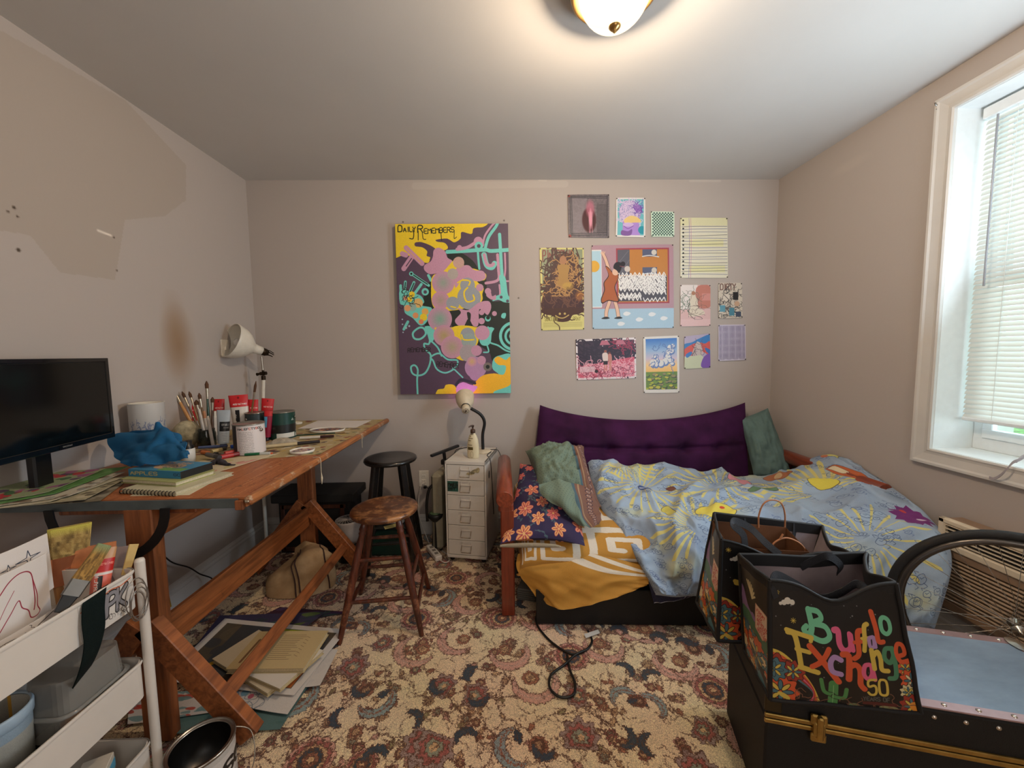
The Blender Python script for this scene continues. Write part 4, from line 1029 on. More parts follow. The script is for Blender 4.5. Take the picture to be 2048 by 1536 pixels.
sheet_px('sketch_paper', 'cream paper sheet sticking out from under the spiral sketchbook', 'paper', [(260, 992), (378, 990), (452, 949), (330, 950)], TZ+.0012, plain('paper_cream', (212, 204, 176), .8, var=.03))
# palettes
def palette(label, c, rx, ry, bg, cols, seed, z=TZ+.004, name='palette'):
    rr = random.Random(seed); p = Pic(200, 200, bg)
    for _ in range(90): x, y = rr.uniform(30, 170), rr.uniform(30, 170); p.circ(x, y, rr.uniform(4, 16), rr.choice(cols), .85, ry=rr.uniform(3, 10), rot=rr.uniform(0, 3))
    o = on_z(*c, z); t = thing(name, label, 'palette', o)
    mb = MB(); M_ = Matrix.Translation(o) @ Matrix.Diagonal((rx, ry, 1, 1)); mb.lathe([(0, 0), (.95, 0), (1, .014), (.96, .014), (.93, .006)], 30, M_); mesh('dish', mb, WHT, t)
    P = [[M_ @ Vector((.93*r*math.cos(a), .93*r*math.sin(a), .008+.004*nz(r*3+seed, a*2))) for a in [2*PI*k/24 for k in range(25)]] for r in (0, .3, .6, .85, 1)]
    mb = MB(); mb.grid(P, flip=False); mb.uv = [[(.5+.5*(k/4 if k else 0)*math.cos(a), .5+.5*k/4*math.sin(a)) for k, a in ((i, 2*PI*j/24), (i+1, 2*PI*j/24), (i+1, 2*PI*(j+1)/24), (i, 2*PI*(j+1)/24))] for i in range(4) for j in range(24)]
    mesh('dried_paint', mb, printed('pal_%d' % seed, p, .35), t)
PC = [(200, 150, 120), (110, 40, 56), (60, 60, 110), (214, 190, 160), (40, 24, 30), (220, 130, 80), (150, 100, 130), (90, 40, 30)]
palette('round white palette dish of dried purple and orange paint near the ledge', (605, 904), .060, .058, (190, 170, 160), PC, 1)
palette('long palette tray of dark and peach dried paint beside the blank sheet', (655, 862), .115, .075, (70, 34, 34), PC+[(232, 150, 96)]*3, 2)
palette('tiny yellow smeared palette lid behind the green can', (596, 848), .03, .03, (200, 180, 90), [(214, 196, 110), (190, 160, 80)], 3)
# crumpled paper towel
mb = MB(); o = on_z(566, 890, TZ)
rows = [[Vector((o.x+.085*(u-.5)*2*1.0, o.y+.05*(v-.5)*2, TZ+.004+.030*max(math.sin(PI*u)*math.sin(PI*v), 0)**.5+.010*ridge(u*4, v*3, 7)*math.sin(PI*u)*math.sin(PI*v))) for v in [j/16 for j in range(17)]] for u in [i/24 for i in range(25)]]
mb.sheet(rows, .002); tag(mesh('paper_towel', mb, plain('towel_grey', (176, 166, 148), .95, var=.2, scale=40)), 'crumpled greyish paper towel beside the green paint can', 'paper towel')
# stack of art sheets at the near left
ART = [((150, 160, 120), [(190, 40, 50), (90, 60, 90), (160, 90, 130), (60, 100, 60)]), ((90, 140, 70), [(110, 150, 90), (80, 120, 60)]), ((200, 190, 170), [(150, 150, 140), (120, 100, 80)]), ((196, 186, 160), [(180, 170, 140)]), ((170, 160, 130), [(100, 90, 70), (200, 190, 160)]), ((206, 196, 176), [(190, 180, 150)]), ((120, 110, 90), [(90, 80, 70), (160, 150, 130)])]
SH = [([(-60, 1012), (96, 985), (210, 938), (20, 950)], 0, 'purple and red painted sheet on top of the art pile'), ([(-50, 1016), (110, 988), (258, 934), (60, 950)], 1, 'green painted sheet second in the art pile'),
      ([(-40, 1018), (140, 992), (250, 945), (80, 960)], 2, 'grey sheet in the middle of the art pile'), ([(-40, 1022), (100, 1004), (246, 956), (60, 970)], 3, 'cream sheet in the art pile'),
      ([(-30, 1020), (170, 1000), (262, 952), (90, 970)], 4, 'brown toned sheet in the art pile'), ([(-60, 1024), (60, 1010), (250, 962), (40, 980)], 5, 'ivory sheet near the bottom of the art pile'), ([(-40, 1016), (200, 1003), (262, 956), (70, 972)], 6, 'dark sheet at the bottom of the art pile')]
for i, (cs, k, lab) in enumerate(SH[::-1]): sheet_px('art_sheet', lab, 'paper', cs, TZ+.003+.0042*i, printed('art_%d' % k, art(20+k, ART[k][0], ART[k][1], 60, size=16), .7), .0016, .003, 'sheets in the art pile at the near end of the desk', seed=i)
q = on_z(260, 925, TZ); mb = MB()
for k in range(5): a_ = on_z(214+k*8, 915, TZ+.01); mb.tube(spline([a_, a_+Vector((.02, .0, .03)), a_+Vector((.03, .02, .004*k)), a_+Vector((.05, -.02, .02))], 5), .004, 6)
tag(mesh('black_cable', mb, BLK), 'tangled black cable between the monitor and the blue cap', 'cable')
# ---------------------------------------------------------------- white utility cart
CARTW = plain('cart_white', (216, 208, 198), .4, var=.03, scale=8)
X1, X0, Y1, Y0 = -1.172, -1.53, 1.205, .74
ct = thing('utility_cart', 'white metal three tier utility cart loaded with art supplies', 'cart', ((X0+X1)/2, (Y0+Y1)/2, 0))
def rrect(x0, x1, y0, y1, r, n=5):
    out = []
    for cx, cy, a0 in ((x1-r, y1-r, 0), (x0+r, y1-r, PI/2), (x0+r, y0+r, PI), (x1-r, y0+r, 1.5*PI)):
        out += [(cx+r*math.cos(a0+PI/2*k/n), cy+r*math.sin(a0+PI/2*k/n)) for k in range(n+1)]
    return out
for zt, zb in ((.765, .648), (.462, .345), (.178, .065)):
    L1 = rrect(X0, X1, Y0, Y1, .03); L2 = rrect(X0+.004, X1-.004, Y0+.004, Y1-.004, .028)
    rows = [[Vector((x, y, z)) for x, y in L+[L[0]]] for L, z in ((L1, zb), (L1, zt), (L1, zt+.003), (L2, zt+.003), (L2, zb+.004))]
    mb = MB(); mb.grid(rows, smooth=False, flip=True); n = len(L1)
    mb.add([(x, y, zb) for x, y in L1], [tuple(range(n))[::-1]]); mb.add([(x, y, zb+.004) for x, y in L2], [tuple(range(n))])
    tr_ = mesh('tray', mb, CARTW, ct)
    mb = MB()
    rows = [[Vector((x, y, z)) for x, y in L+[L[0]]] for L, z in ((rrect(X0-.002, X1+.002, Y0-.002, Y1+.002, .03), zt-.006), (rrect(X0-.004, X1+.004, Y0-.004, Y1+.004, .03), zt), (rrect(X0-.002, X1+.002, Y0-.002, Y1+.002, .03), zt+.005))]
    mb.grid(rows, flip=True); mesh('rim', mb, CARTW, tr_)
for x, y in ((X1+.004, Y1+.004), (X0-.004, Y1+.004), (X1+.004, Y0-.004), (X0-.004, Y0-.004)):
    mb = MB(); mb.tube([(x, y, .052), (x, y, .79)], .0135, 12); mb.lathe([(.0135, .79), (.011, .797), (0, .80)], 12, Matrix.Translation((x, y, 0))); mesh('post', mb, CARTW, ct)
    mb = MB(); mb.lathe([(0, -.01), (.022, -.008), (.025, 0), (.022, .008), (0, .01)], 16, Matrix.Translation((x+.01, y+.012, .025)) @ Matrix.Rotation(PI/2, 4, 'X')); mb.tube([(x, y, .055), (x+.004, y+.004, .03)], .006, 6); mesh('caster', mb, BLK, ct)
# sticker on the tray side
sp = Pic(320, 150, (214, 208, 200))
sp.text('WHPK', 20, 24, 88, 26, (30, 26, 24), adv=1.12, slant=.18, wid=.95); sp.text('WHPK', 20, 24, 88, 16, (140, 138, 142), adv=1.12, slant=.18, wid=.95)
sp.line([(10, 30), (60, 12), (120, 20), (180, 8), (240, 16), (306, 6)], 4, (206, 90, 40), smooth=5); sp.scribble(10, 110, 250, 145, 24, 2.2, (70, 64, 60), random.Random(4), size=20)
y0, y1 = 1.03, 1.185
mb = MB(); mb.add([(X1+.0012, y0, .655), (X1+.0012, y1, .655), (X1+.0012, y1, .757), (X1+.0012, y0, .757)], [(0, 1, 2, 3)], [[(0, 0), (1, 0), (1, 1), (0, 1)]])
mb.box((X1+.0005, (y0+y1)/2, .706), (.001, y1-y0, .102)); tag(mesh('sticker', mb, printed('sticker_print', sp, .45)), 'graffiti lettered sticker on the side of the white cart', 'sticker')
# strap
PLM = plain('strap_dark_green', (8, 22, 21), .9, spec=.2, bump=.6, scale=60)
P = spline([on_x(192, 1182, X1-.04), on_x(190, 1190, X1+.004), on_x(188, 1230, X1+.012), on_x(190, 1275, X1+.014), on_x(176, 1330, X1+.005), on_x(150, 1375, X1-.06), on_x(110, 1395, X1-.10), on_x(85, 1400, X1-.14)], 6)
mb = MB(); rows = [[p+Vector((0, d*.030*(1.15-.5*i/len(P)), .02*d*(i/len(P)))) for d in (-1, -.5, 0, .5, 1)] for i, p in enumerate(P)]; mb.sheet(rows, .003)
tag(mesh('fabric_strap', mb, PLM), 'dark green fabric strap hanging over the cart side', 'strap')
# drawings standing in the cart
def ds(seed):
    p = Pic(420, 420, (222, 214, 208))
    if seed == 0:
        def star(x, y, r, w):
            P = []
            for k in range(8): a = PI/4*k-PI/2; q = r if k % 2 == 0 else r*.22; P.append((x+q*math.cos(a), y+q*.8*math.sin(a)))
            p.line(P, w, (30, 44, 66), closed=True)
        star(300, 110, 66, 4.5); star(200, 120, 36, 3.5); p.line([(40, 230), (120, 180), (210, 150), (260, 150), (290, 190), (280, 230)], 5, (24, 30, 40), smooth=6); p.line([(262, 170), (278, 220)], 9, (44, 90, 150)); p.line([(150, 250), (170, 215), (190, 235)], 4, (24, 30, 40), smooth=6)
        p.line([(0, 330), (150, 280), (420, 140)], 1.5, (180, 174, 170))
    if seed == 1:
        R_ = (146, 30, 50)
        p.line([(40, 150), (30, 110), (70, 96), (50, 130), (90, 150), (150, 120), (210, 60), (270, 40), (320, 70), (330, 160), (330, 250), (320, 300)], 6, R_, smooth=8)
        p.line([(330, 120), (345, 220), (342, 290), (352, 330), (330, 345), (300, 330), (290, 280), (260, 240), (246, 190), (200, 240), (120, 330)], 5, R_, smooth=8)
        p.line([(40, 330), (110, 300), (180, 190), (230, 120)], 3, R_, smooth=6); p.scribble(20, 270, 130, 400, 18, 3, R_, random.Random(3), size=16)
        for a, b in ((70, 340), (110, 310), (40, 380)): p.circ(a, b, 9, R_, ry=14, rot=.6)
    if seed == 2:
        K = (40, 34, 32)
        p.scribble(20, 120, 400, 380, 190, 3, (60, 54, 52), random.Random(5), size=40); p.circ(260, 190, 84, K, ry=58); p.circ(260, 190, 76, (206, 200, 188), ry=50); p.circ(262, 188, 40, (90, 84, 78), ry=34); p.circ(262, 188, 30, (200, 194, 184)); p.circ(262, 188, 16, K)
        p.line([(20, 300), (160, 220), (300, 90), (400, 20)], 9, K, smooth=8); p.line([(60, 120), (160, 60), (240, 90), (180, 150), (90, 170)], 6, K, smooth=8, closed=True)
    return p.noise(.02, seed)
def standing(label, c, X, seed, th=.002, bow=.01):
    q = [on_x(a, b, X) for a, b in c]; P = []
    for i in range(9):
        P.append([q[0]*(1-i/8)*(1-j/8)+q[1]*i/8*(1-j/8)+q[2]*i/8*j/8+q[3]*(1-i/8)*j/8+Vector((bow*math.sin(PI*i/8)-.02*(j/8), 0, 0)) for j in range(9)])
    mb = MB(); mb.sheet(P, th); tag(mesh('drawing_sheet', mb, printed('drawing_%d' % seed, ds(seed), .7)), label, 'drawing', 'drawings standing in the cart')
standing('white sheet with blue ink stars, rearmost drawing in the cart', [(-75, 1290), (108, 1175), (108, 1066), (-75, 1143)], -1.335, 0)
standing('white board with a red ink figure and arrow tail', [(-75, 1370), (104, 1228), (106, 1106), (-75, 1190)], -1.285, 1, .004)
standing('sheet with a scribbled black eye at the front of the cart', [(-75, 1420), (118, 1275), (128, 1214), (-75, 1330)], -1.22, 2)
# cart tools
def flatbrush(label, a, b, w, th, parts, group='wide tools in the cart', face=None):
    """a handle end, b tip; parts: (name, u0, u1, w0, w1, thick, material)"""
    a, b = Vector(a), Vector(b); d = (b-a).normalized(); n = Vector(face or (.75, -.6, .25)); x = d.cross(n).normalized(); n = x.cross(d)
    t = thing('flat_brush', label, 'brush', a, group=group); L = (b-a).length
    for nm, u0, u1, w0, w1, k, m in parts:
        mb = MB(); rows = []
        for i in range(7):
            u = u0+(u1-u0)*i/6; ww = (w0+(w1-w0)*i/6)*w/2; tt = th*k/2; c = a+d*L*u
            rows.append([c+x*ww*sx+n*tt*sy for sx, sy in ((-1, -.6), (-.85, -1), (.85, -1), (1, -.6), (1, .6), (.85, 1), (-.85, 1), (-1, .6), (-1, -.6))])
        mb.grid(rows, flip=True, smooth=False, uvf=lambda u, v: (v, u)); mb.add(rows[0][:8], [tuple(range(8))]); mb.add(rows[-1][:8], [tuple(range(8))[::-1]])
        mesh(nm, mb, m, t)
    return t
def bristlemat(name, c1, c2, tipc):
    if name in MAT: return MAT[name]
    p = Pic(120, 160, c1); rr = random.Random(2)
    for _ in range(400): x = rr.uniform(0, 120); y = rr.uniform(0, 160); p.line([(x, y), (x+rr.uniform(-3, 3), y+50)], 1.4, rr.choice([c1, c2, tuple(int(q*.7) for q in c2)]), .7)
    for y in range(0, 50): p.a[y] = p.a[y]*(y/50)+np.array(tipc)/255*(1-y/50)
    return printed(name, p, .9, .6, 400)
WB = wood('brush_wood', (176, 130, 78), (150, 100, 56), .4, 'Z'); COP = plain('copper', (230, 150, 110), .25, .9, .1)
XB = -1.40
flatbrush('big flat paint brush with yellow tipped bristles and copper ferrule', on_x(140, 1280, XB), on_x(140, 1052, XB), .088, .020, [('handle', 0, .50, .35, .8, .8, WB), ('ferrule', .50, .745, .95, 1.0, 1.05, COP), ('bristles', .745, 1.0, .95, 1.08, 1.0, bristlemat('bristle_yellow', (190, 160, 96), (140, 110, 60), (206, 196, 84)))])
flatbrush('slanted flat brush with green tinged bristles and steel ferrule', on_x(118, 1225, -1.20), on_x(209, 1090, -1.20), .044, .014, [('handle', 0, .25, .5, .8, 1, BLK), ('ferrule', .22, .45, .9, .95, 1.05, plain('steel', (120, 118, 114), .42, .9)), ('bristles', .45, 1.0, .95, .75, 1.0, bristlemat('bristle_green', (176, 136, 70), (120, 90, 46), (130, 150, 110)))])
flatbrush('translucent palette scraper standing at the cart corner', on_x(226, 1190, -1.24), on_x(242, 1093, -1.25), .048, .005, [('blade', 0, 1, .95, .8, 1, plain('scraper_plastic', (170, 152, 150), .25, trans=.3))])
flatbrush('short ochre wooden scraper beside the translucent one', on_x(250, 1150, -1.21), on_x(268, 1088, -1.21), .024, .008, [('blade', 0, 1, .8, 1, 1, plain('ochre_card', (206, 176, 110), .6))])
flatbrush('orange cardboard pack behind the brushes in the cart', on_x(180, 1240, -1.36), on_x(190, 1090, -1.36), .10, .006, [('card', 0, 1, 1, 1, 1, plain('orange_card', (196, 120, 70), .6, var=.25, scale=20))])
ap = Pic(160, 260, (226, 112, 92)); ap.rect(0, 0, 160, 70, (200, 150, 100)); ap.rect(0, 60, 160, 130, (196, 34, 30)); ap.text('amsterdam', 12, 78, 15, 3, (230, 150, 130), wid=.95); ap.rect(0, 134, 160, 148, (232, 220, 214)); ap.rect(80, 152, 116, 260, (24, 22, 24)); ap.text('ACRYLIC', 112, 262, 24, 4.5, (235, 230, 224), rot=-PI/2, wid=.9)
a_, b_ = on_x(196, 1205, -1.235), on_x(211, 1096, -1.24)
t = paint_tube('coral and red acrylic tube standing in the cart', a_, b_, .052, 'acrylic', (.8, -.55, .1), group='acrylic tube in the cart')
for o in [q for q in bpy.data.objects if q.parent == t and q.name.startswith('tube_body')]: o.data = o.data.copy(); o.data.materials[0] = printed('tube_coral', ap, .4)
# tier 2: clear plastic box with clamshell, tub, cloth; tier 3: blue white box
CLR = bpy.data.materials.new('clear_plastic'); CLR.use_nodes = True; nt = CLR.node_tree; bb = nt.nodes['Principled BSDF']
tr = N(nt, 'BsdfTransparent'); tr.inputs[0].default_value = (.86, .86, .84, 1); mx = N(nt, 'MixShader', Fac=.5); bb.inputs['Base Color'].default_value = (.36, .35, .32, 1); bb.inputs['Roughness'].default_value = .15
nt.links.new(tr.outputs[0], mx.inputs[1]); nt.links.new(bb.outputs[0], mx.inputs[2]); nt.links.new(mx.outputs[0], nt.nodes['Material Output'].inputs[0])
t = thing('clear_box', 'clear plastic clamshell box in the middle tray of the cart', 'plastic box', (-1.25, 1.03, .352))
for nm, z0, z1, r0, r1 in (('box_base', .385, .465, .0, .012), ('box_lid', .470, .56, .014, .0)):
    A_ = rrect(-1.315, -1.195, 1.0, 1.165, .035); B_ = rrect(-1.32, -1.19, .995, 1.17, .036); n = len(A_)
    Lz = [(A_, z0), (B_, z1)] if nm == 'box_base' else [(B_, z0), (A_, z1)]
    mb = MB(); mb.grid([[Vector((x, y, z)) for x, y in L+[L[0]]] for L, z in Lz], flip=True, smooth=False); L, z = (Lz[0] if nm == 'box_base' else Lz[1]); mb.add([(x, y, z) for x, y in L], [tuple(range(n))])
    mesh(nm, mb, CLR, t)
mb = MB(); mb.grid([[Vector((x, y, z)) for x, y in L+[L[0]]] for L, z in ((rrect(-1.322, -1.187, .992, 1.173, .036), .462), (rrect(-1.332, -1.179, .982, 1.181, .036), .467), (rrect(-1.322, -1.187, .992, 1.173, .036), .472))], flip=True); mesh('box_flange', mb, CLR, t)
mb = MB(); mb.lathe([(0, 0), (.02, .0), (.024, .012), (.012, .022), (0, .024)], 12, Matrix.Translation((-1.23, 1.05, .40)) @ Matrix.Scale(1.3, 4)); tag(mesh('dried_apricot', mb, plain('apricot', (200, 130, 50), .6)), 'small orange blob inside the clear plastic box', 'scrap')
tp = Pic(512, 220, (178, 176, 166)); tp.vgrad(0, 0, 512, 40, [(0, (150, 170, 186)), (1, (150, 170, 186))]); tp.poly([(330, 60), (420, 60), (450, 90), (450, 220), (310, 220), (310, 90)], (200, 150, 60)); tp.poly([(336, 68), (416, 68), (442, 94), (442, 220), (318, 220), (318, 94)], (150, 144, 132)); tp.noise(.05, 3)
c = on_x(45, 1440, -1.27); 
t = thing('plastic_tub', 'grey tub with pale blue rim and orange edged label in the cart', 'tub', (-1.315, .935, .352)); M_ = Matrix.Translation((-1.315, .935, .352)) @ Matrix.Diagonal((.92, .92, 1.4, 1)) @ Matrix.Rotation(-1.9, 4, 'Z')
mb = MB(); mb.lathe([(0, 0), (.072, 0), (.078, .13)], 36, M_); mb.lathe([(.075, .13), (.069, .004), (0, .004)], 36, M_); mesh('tub_body', mb, printed('tub_print', tp, .5), t)
mb = MB(); mb.lathe([(.078, .112), (.081, .114), (.082, .132), (.078, .136), (.074, .132)], 36, M_); mesh('tub_rim', mb, plain('tub_rim_blue', (160, 182, 200), .4), t)
t = thing('small_carton', 'blue and white small carton in the lowest tray of the cart', 'carton', (-1.22, 1.09, .07)); m3 = Matrix.Rotation(.5, 3, 'Z')
mb = MB(); mb.rbox((-1.235, 1.06, .135), (.07, .17, .128), .002, m3); mesh('carton_body', mb, plain('carton_white', (206, 196, 180), .5), t)
mb = MB(); mb.box((-1.235, 1.06, .165), (.0716, .1716, .03), m3); mesh('blue_band', mb, plain('carton_blue', (90, 166, 196), .5), t)
mb = MB(); rows = [[Vector((-1.52+.33*i/14, .76+.43*j/14, .354+.022*abs(ridge(i*.35, j*.35, 2))+.004)) for j in range(15)] for i in range(15)]; mb.sheet(rows, .002); tag(mesh('added_shade_fabric', mb, plain('fabric_charcoal', (20, 19, 18), .98, spec=.1)), 'charcoal fabric added to darken the middle tray of the cart', 'fabric')  # dark sheet added so the tray interior looks shaded
mb = MB(); mb.rbox((-1.42, .95, .12), (.16, .30, .10), .01, Matrix.Rotation(.1, 3, 'Z')); tag(mesh('dark_pouch', mb, plain('pouch_dark', (44, 40, 38), .8)), 'dark pouch lying in the lowest tray of the cart', 'pouch')
P = patch([[Vector((-1.34+.09*i/3, .76+.10*j/3, .36+.06*math.sin(i*1.3+j))) for j in range(4)] for i in range(4)], 12, 12)
mb = MB(); mb.sheet(P, .004); tag(mesh('blue_cloth', mb, plain('cloth_slate', (70, 84, 104), .95)), 'slate blue cloth edge in the middle tray of the cart', 'cloth')
# wire basket of curled wires on the cart side
mb = MB(); c = Vector((-1.155, 1.175, .69))
for k in range(4): mb.tube([c+Vector((.01*math.sin(k), .035*math.cos(q)*(1-.1*k), .06*math.sin(q)*(1-.08*k)-.01*k)) for q in [2*PI*j/16 for j in range(17)]], .0016, 5, caps=False)
tag(mesh('wire_loop', mb, plain('wire_clear', (150, 140, 132), .2, .6)), 'coil of thin silvery wire hooked on the cart side', 'wire')

# ---------------------------------------------------------------- paint can on the floor
c = on_z(408, 1543, 0); R0 = .092; H_ = .185
cp = Pic(600, 200, (206, 200, 194)); cp.rect(0, 0, 600, 26, (190, 186, 180))
cp.text('LEASE', 60, 60, 60, 15, (30, 28, 28), wid=.9); cp.text('LEASE', 340, 60, 60, 15, (30, 28, 28), wid=.9); cp.rect(250, 60, 310, 90, (30, 28, 28)); cp.line([(20, 150), (580, 150)], 3, (90, 90, 90)); cp.noise(.05, 1)
MAT['can_floor'] = printed('can_floor', cp, .45)
t = thing('paint_can', 'open empty paint can with bail handle on the carpet by the cart', 'paint can', c)
R0 = 70*c.y/770*1.06; H_ = on_y(408, 1450, c.y).z
R0 = .094; H_ = .16; c = on_z(401, 1486, H_); c.z = 0; t.location = c; WM[t.name] = Matrix.Translation(c)
T_ = Matrix.Translation(c) @ Matrix.Rotation(-2.4, 4, 'Z') @ Matrix.Rotation(0, 4, 'X')
mb = MB(); mb.lathe([(R0*.99, .004), (R0*.99, H_*.93)], 40, T_); mesh('label_wrap', mb, MAT['can_floor'], t)
mb = MB(); mb.lathe([(0, 0), (R0, 0), (R0*1.01, .003), (R0*.975, .006), (R0*.97, H_*.93), (R0, H_*.945), (R0*1.025, H_*.965), (R0*1.015, H_*.995), (R0*.985, H_), (R0*.955, H_*.99), (R0*.93, H_*.965), (R0*.88, H_*.975), (R0*.87, H_*.96)], 40, T_); mesh('tin_body', mb, METAL, t)
mb = MB(); mb.lathe([(R0*.875, H_*.965), (R0*.93, H_*.9), (R0*.95, .04), (0, .035)], 40, T_); mesh('inner_lining', mb, plain('can_inside_black', (20, 18, 16), .35), t)
mb = MB(); a0 = c+Vector((R0*.9, .04, H_*.72)); mb.tube(spline([c+Vector((.02, R0*1.0, H_*.75)), c+Vector((.09, R0*1.15, H_*.55)), c+Vector((.145, .03, H_*.25)), c+Vector((.13, -R0*.7, H_*.35)), c+Vector((.04, -R0*1.02, H_*.72))], 8), .002, 6); mesh('bail_handle', mb, METAL, t)
for s_ in (-1, 1):
    mb = MB(); mb.lathe([(0, 0), (.01, 0), (.009, .006), (0, .008)], 10, Matrix.Translation(c+Vector((.03, s_*R0*.97, H_*.74))) @ Matrix.Rotation(-s_*PI/2, 4, 'X')); mesh('ear', mb, METAL, t)

# ---------------------------------------------------------------- papers and books on the carpet
def pic_paint(seed, bg, cols, n, border=None, size=40, extra=None):
    p = art(seed, bg, cols, n, 320, 240, size)
    if extra: extra(p)
    if border:
        b_ = 18
        for q in ((0, 0, 320, b_), (0, 240-b_, 320, 240), (0, 0, b_, 240), (320-b_, 0, 320, 240)): p.rect(*q, border)
    return p
def e1(p): p.poly([(60, 0), (200, 0), (230, 120), (90, 240), (60, 240)], (60, 62, 66)); p.line([(40, 230), (150, 60), (230, 50)], 12, (206, 160, 40)); p.scribble(160, 70, 250, 140, 30, 3, (40, 36, 30), random.Random(3), size=24); p.rect(240, 120, 300, 220, (214, 110, 40), .8); p.rect(150, 20, 230, 44, (150, 160, 40))
FS = [([(330, 1336), (560, 1250), (700, 1225), (560, 1215)], 'maroon and green painted sheet, farthest of the sheets on the carpet', (60, 30, 50), [(110, 30, 60), (60, 90, 80), (180, 110, 110), (70, 50, 90)], None, None),
      ([(300, 1470), (560, 1460), (640, 1335), (420, 1330)], 'teal card sticking out lowest under the sheets on the carpet', (74, 104, 100), [(84, 112, 110)], None, None),
      ([(255, 1450), (430, 1425), (420, 1380), (260, 1390)], 'white sheet with blue and red smears under the table foot', (200, 190, 182), [(110, 140, 140), (176, 60, 44)], None, None),
      ([(540, 1380), (640, 1372), (676, 1300), (560, 1290)], 'plain white sheet peeking out at the right of the floor pile', (206, 198, 190), [(200, 192, 186)], None, None),
      ([(410, 1400), (575, 1430), (652, 1310), (500, 1300)], 'white sheet with blue and pink flower sketch nearest the stool', (206, 198, 190), [(206, 198, 190)], None, lambda p: (p.scribble(30, 150, 220, 235, 30, 2, (110, 120, 130), random.Random(1), size=30), p.circ(120, 190, 14, (110, 150, 170)), p.circ(150, 200, 10, (180, 90, 110)))),
      ([(360, 1330), (600, 1262), (652, 1224), (440, 1232)], 'purple and green landscape sheet under the framed painting', (60, 54, 84), [(80, 66, 100), (50, 60, 70), (90, 110, 50), (60, 90, 90)], None, None),
      ([(318, 1362), (588, 1392), (694, 1260), (450, 1238)], 'large white bordered painting with yellow and orange on the carpet', (84, 74, 60), [(60, 60, 64), (96, 84, 66), (70, 60, 50)], (214, 206, 198), e1)]
for i, (cs, lab, bg_, cols, bd, ex) in enumerate(FS):
    sheet_px('painted_sheet', lab, 'painting', cs, .004+.004*i, printed('floor_art_%d' % i, pic_paint(40+i, bg_, cols, 30 if not ex or bd else 0, bd, 36, ex), .7), .0015, .004, 'painted sheets on the carpet', seed=i)
# books on top
PG = plain('old_pages', (206, 188, 150), .85, var=.1, scale=200)
def floorbook(label, a, b_, c, z0, th, pic, nm):
    t, o, w, h_, m3, x, y = book('paperback_book', label, 'book', on_z(*a, z0), on_z(*b_, z0), on_z(*c, z0), z0, th, plain('cover_'+nm, (196, 176, 132), .7), PG)
    mb = MB(); z = z0+th+.0004; mb.add([o+x*sx*w/2+y*sy*h_/2+Vector((0, 0, z-o.z)) for sx, sy in ((-1, -1), (1, -1), (1, 1), (-1, 1))], [(0, 1, 2, 3)], [[(0, 0), (1, 0), (1, 1), (0, 1)]]); mesh('cover_print', mb, printed('print_'+nm, pic, .7), t)
    t['group'] = 'old books on the carpet'
p1 = Pic(300, 220, (206, 190, 160)); p1.noise(.03, 2)
floorbook('thick cream book at the bottom of the books on the carpet', (425, 1325), (535, 1395), (640, 1330), .034, .018, p1, 'cream')
p2 = Pic(300, 220, (214, 204, 190))
floorbook('white page book showing beneath the printed cover book', (470, 1345), (560, 1385), (655, 1310), .053, .016, p2, 'white')
p3 = Pic(360, 240, (196, 172, 124))
for k in range(14): p3.line([(150, 30+k*12), (250+rnd.uniform(-20, 20), 30+k*12)], 2.4, (120, 96, 66))
for k in range(7): p3.line([(270, 40+k*20), (290, 50+k*20)], 2.0, (130, 104, 72))
p3.line([(38, 200), (40, 60)], 12, (124, 90, 60)); p3.line([(70, 170), (68, 90)], 4, (120, 86, 60)); p3.line([(92, 10), (92, 230)], 2, (120, 90, 60)); p3.noise(.04, 1)
floorbook('tan old book with printed text on top of the floor books', (452, 1348), (608, 1346), (634, 1270), .070, .022, p3, 'tan')

# ---------------------------------------------------------------- striped canvas bag slumped under the table
cb = thing('canvas_bag', 'slumped beige canvas bag with dark stripes under the drafting table', 'bag', on_z(610, 1180, 0))
BAGM, nt, b = _nt('canvas_beige'); L = nt.links.new; tc = N(nt, 'TexCoord'); nn = N(nt, 'TexNoise', Scale=24.0, Detail=5.0); L(tc.outputs['Object'], nn.inputs[0]); r = N(nt, 'ValToRGB'); r.color_ramp.elements[0].color = (*srgb((136, 104, 70)), 1); r.color_ramp.elements[1].color = (*srgb((196, 164, 122)), 1); L(nn.outputs[0], r.inputs[0]); L(r.outputs[0], b.inputs['Base Color']); b.inputs['Roughness'].default_value = .95
g = [[(532, 1168, 2.30), (540, 1150, 2.42), (560, 1140, 2.55)], [(536, 1190, 2.22), (548, 1152, 2.30), (570, 1128, 2.5)], [(575, 1194, 2.20), (575, 1140, 2.30), (590, 1110, 2.5)], [(620, 1190, 2.22), (606, 1110, 2.30), (612, 1088, 2.48)], [(655, 1176, 2.28), (640, 1100, 2.34), (634, 1090, 2.46)], [(672, 1160, 2.36), (664, 1112, 2.38), (650, 1098, 2.46)], [(668, 1160, 2.5), (660, 1120, 2.5), (648, 1105, 2.52)]]
C = [[on_y(*q[:2], q[2]) for q in r_] for r_ in g]
for r_ in C: r_[0].z = .006
P = patch(C, 30, 18, lambda u, v, p: .018*ridge(u*3.3, v*2.2+1, 1)*min(1, v*4)-.01*v)
mb = MB(); mb.sheet(P, .004); mesh('bag_cloth', mb, BAGM, cb)
for u_ in (.40, .46, .72):
    i = int(u_*30); pts = [P[i][j]+(Vector((0, -1, .5))*.003) for j in range(0, 19)]; mb = MB(); mb.tube(pts, .004, 5); mesh('stripe', mb, plain('stripe_brown', (58, 34, 28), .9), cb)
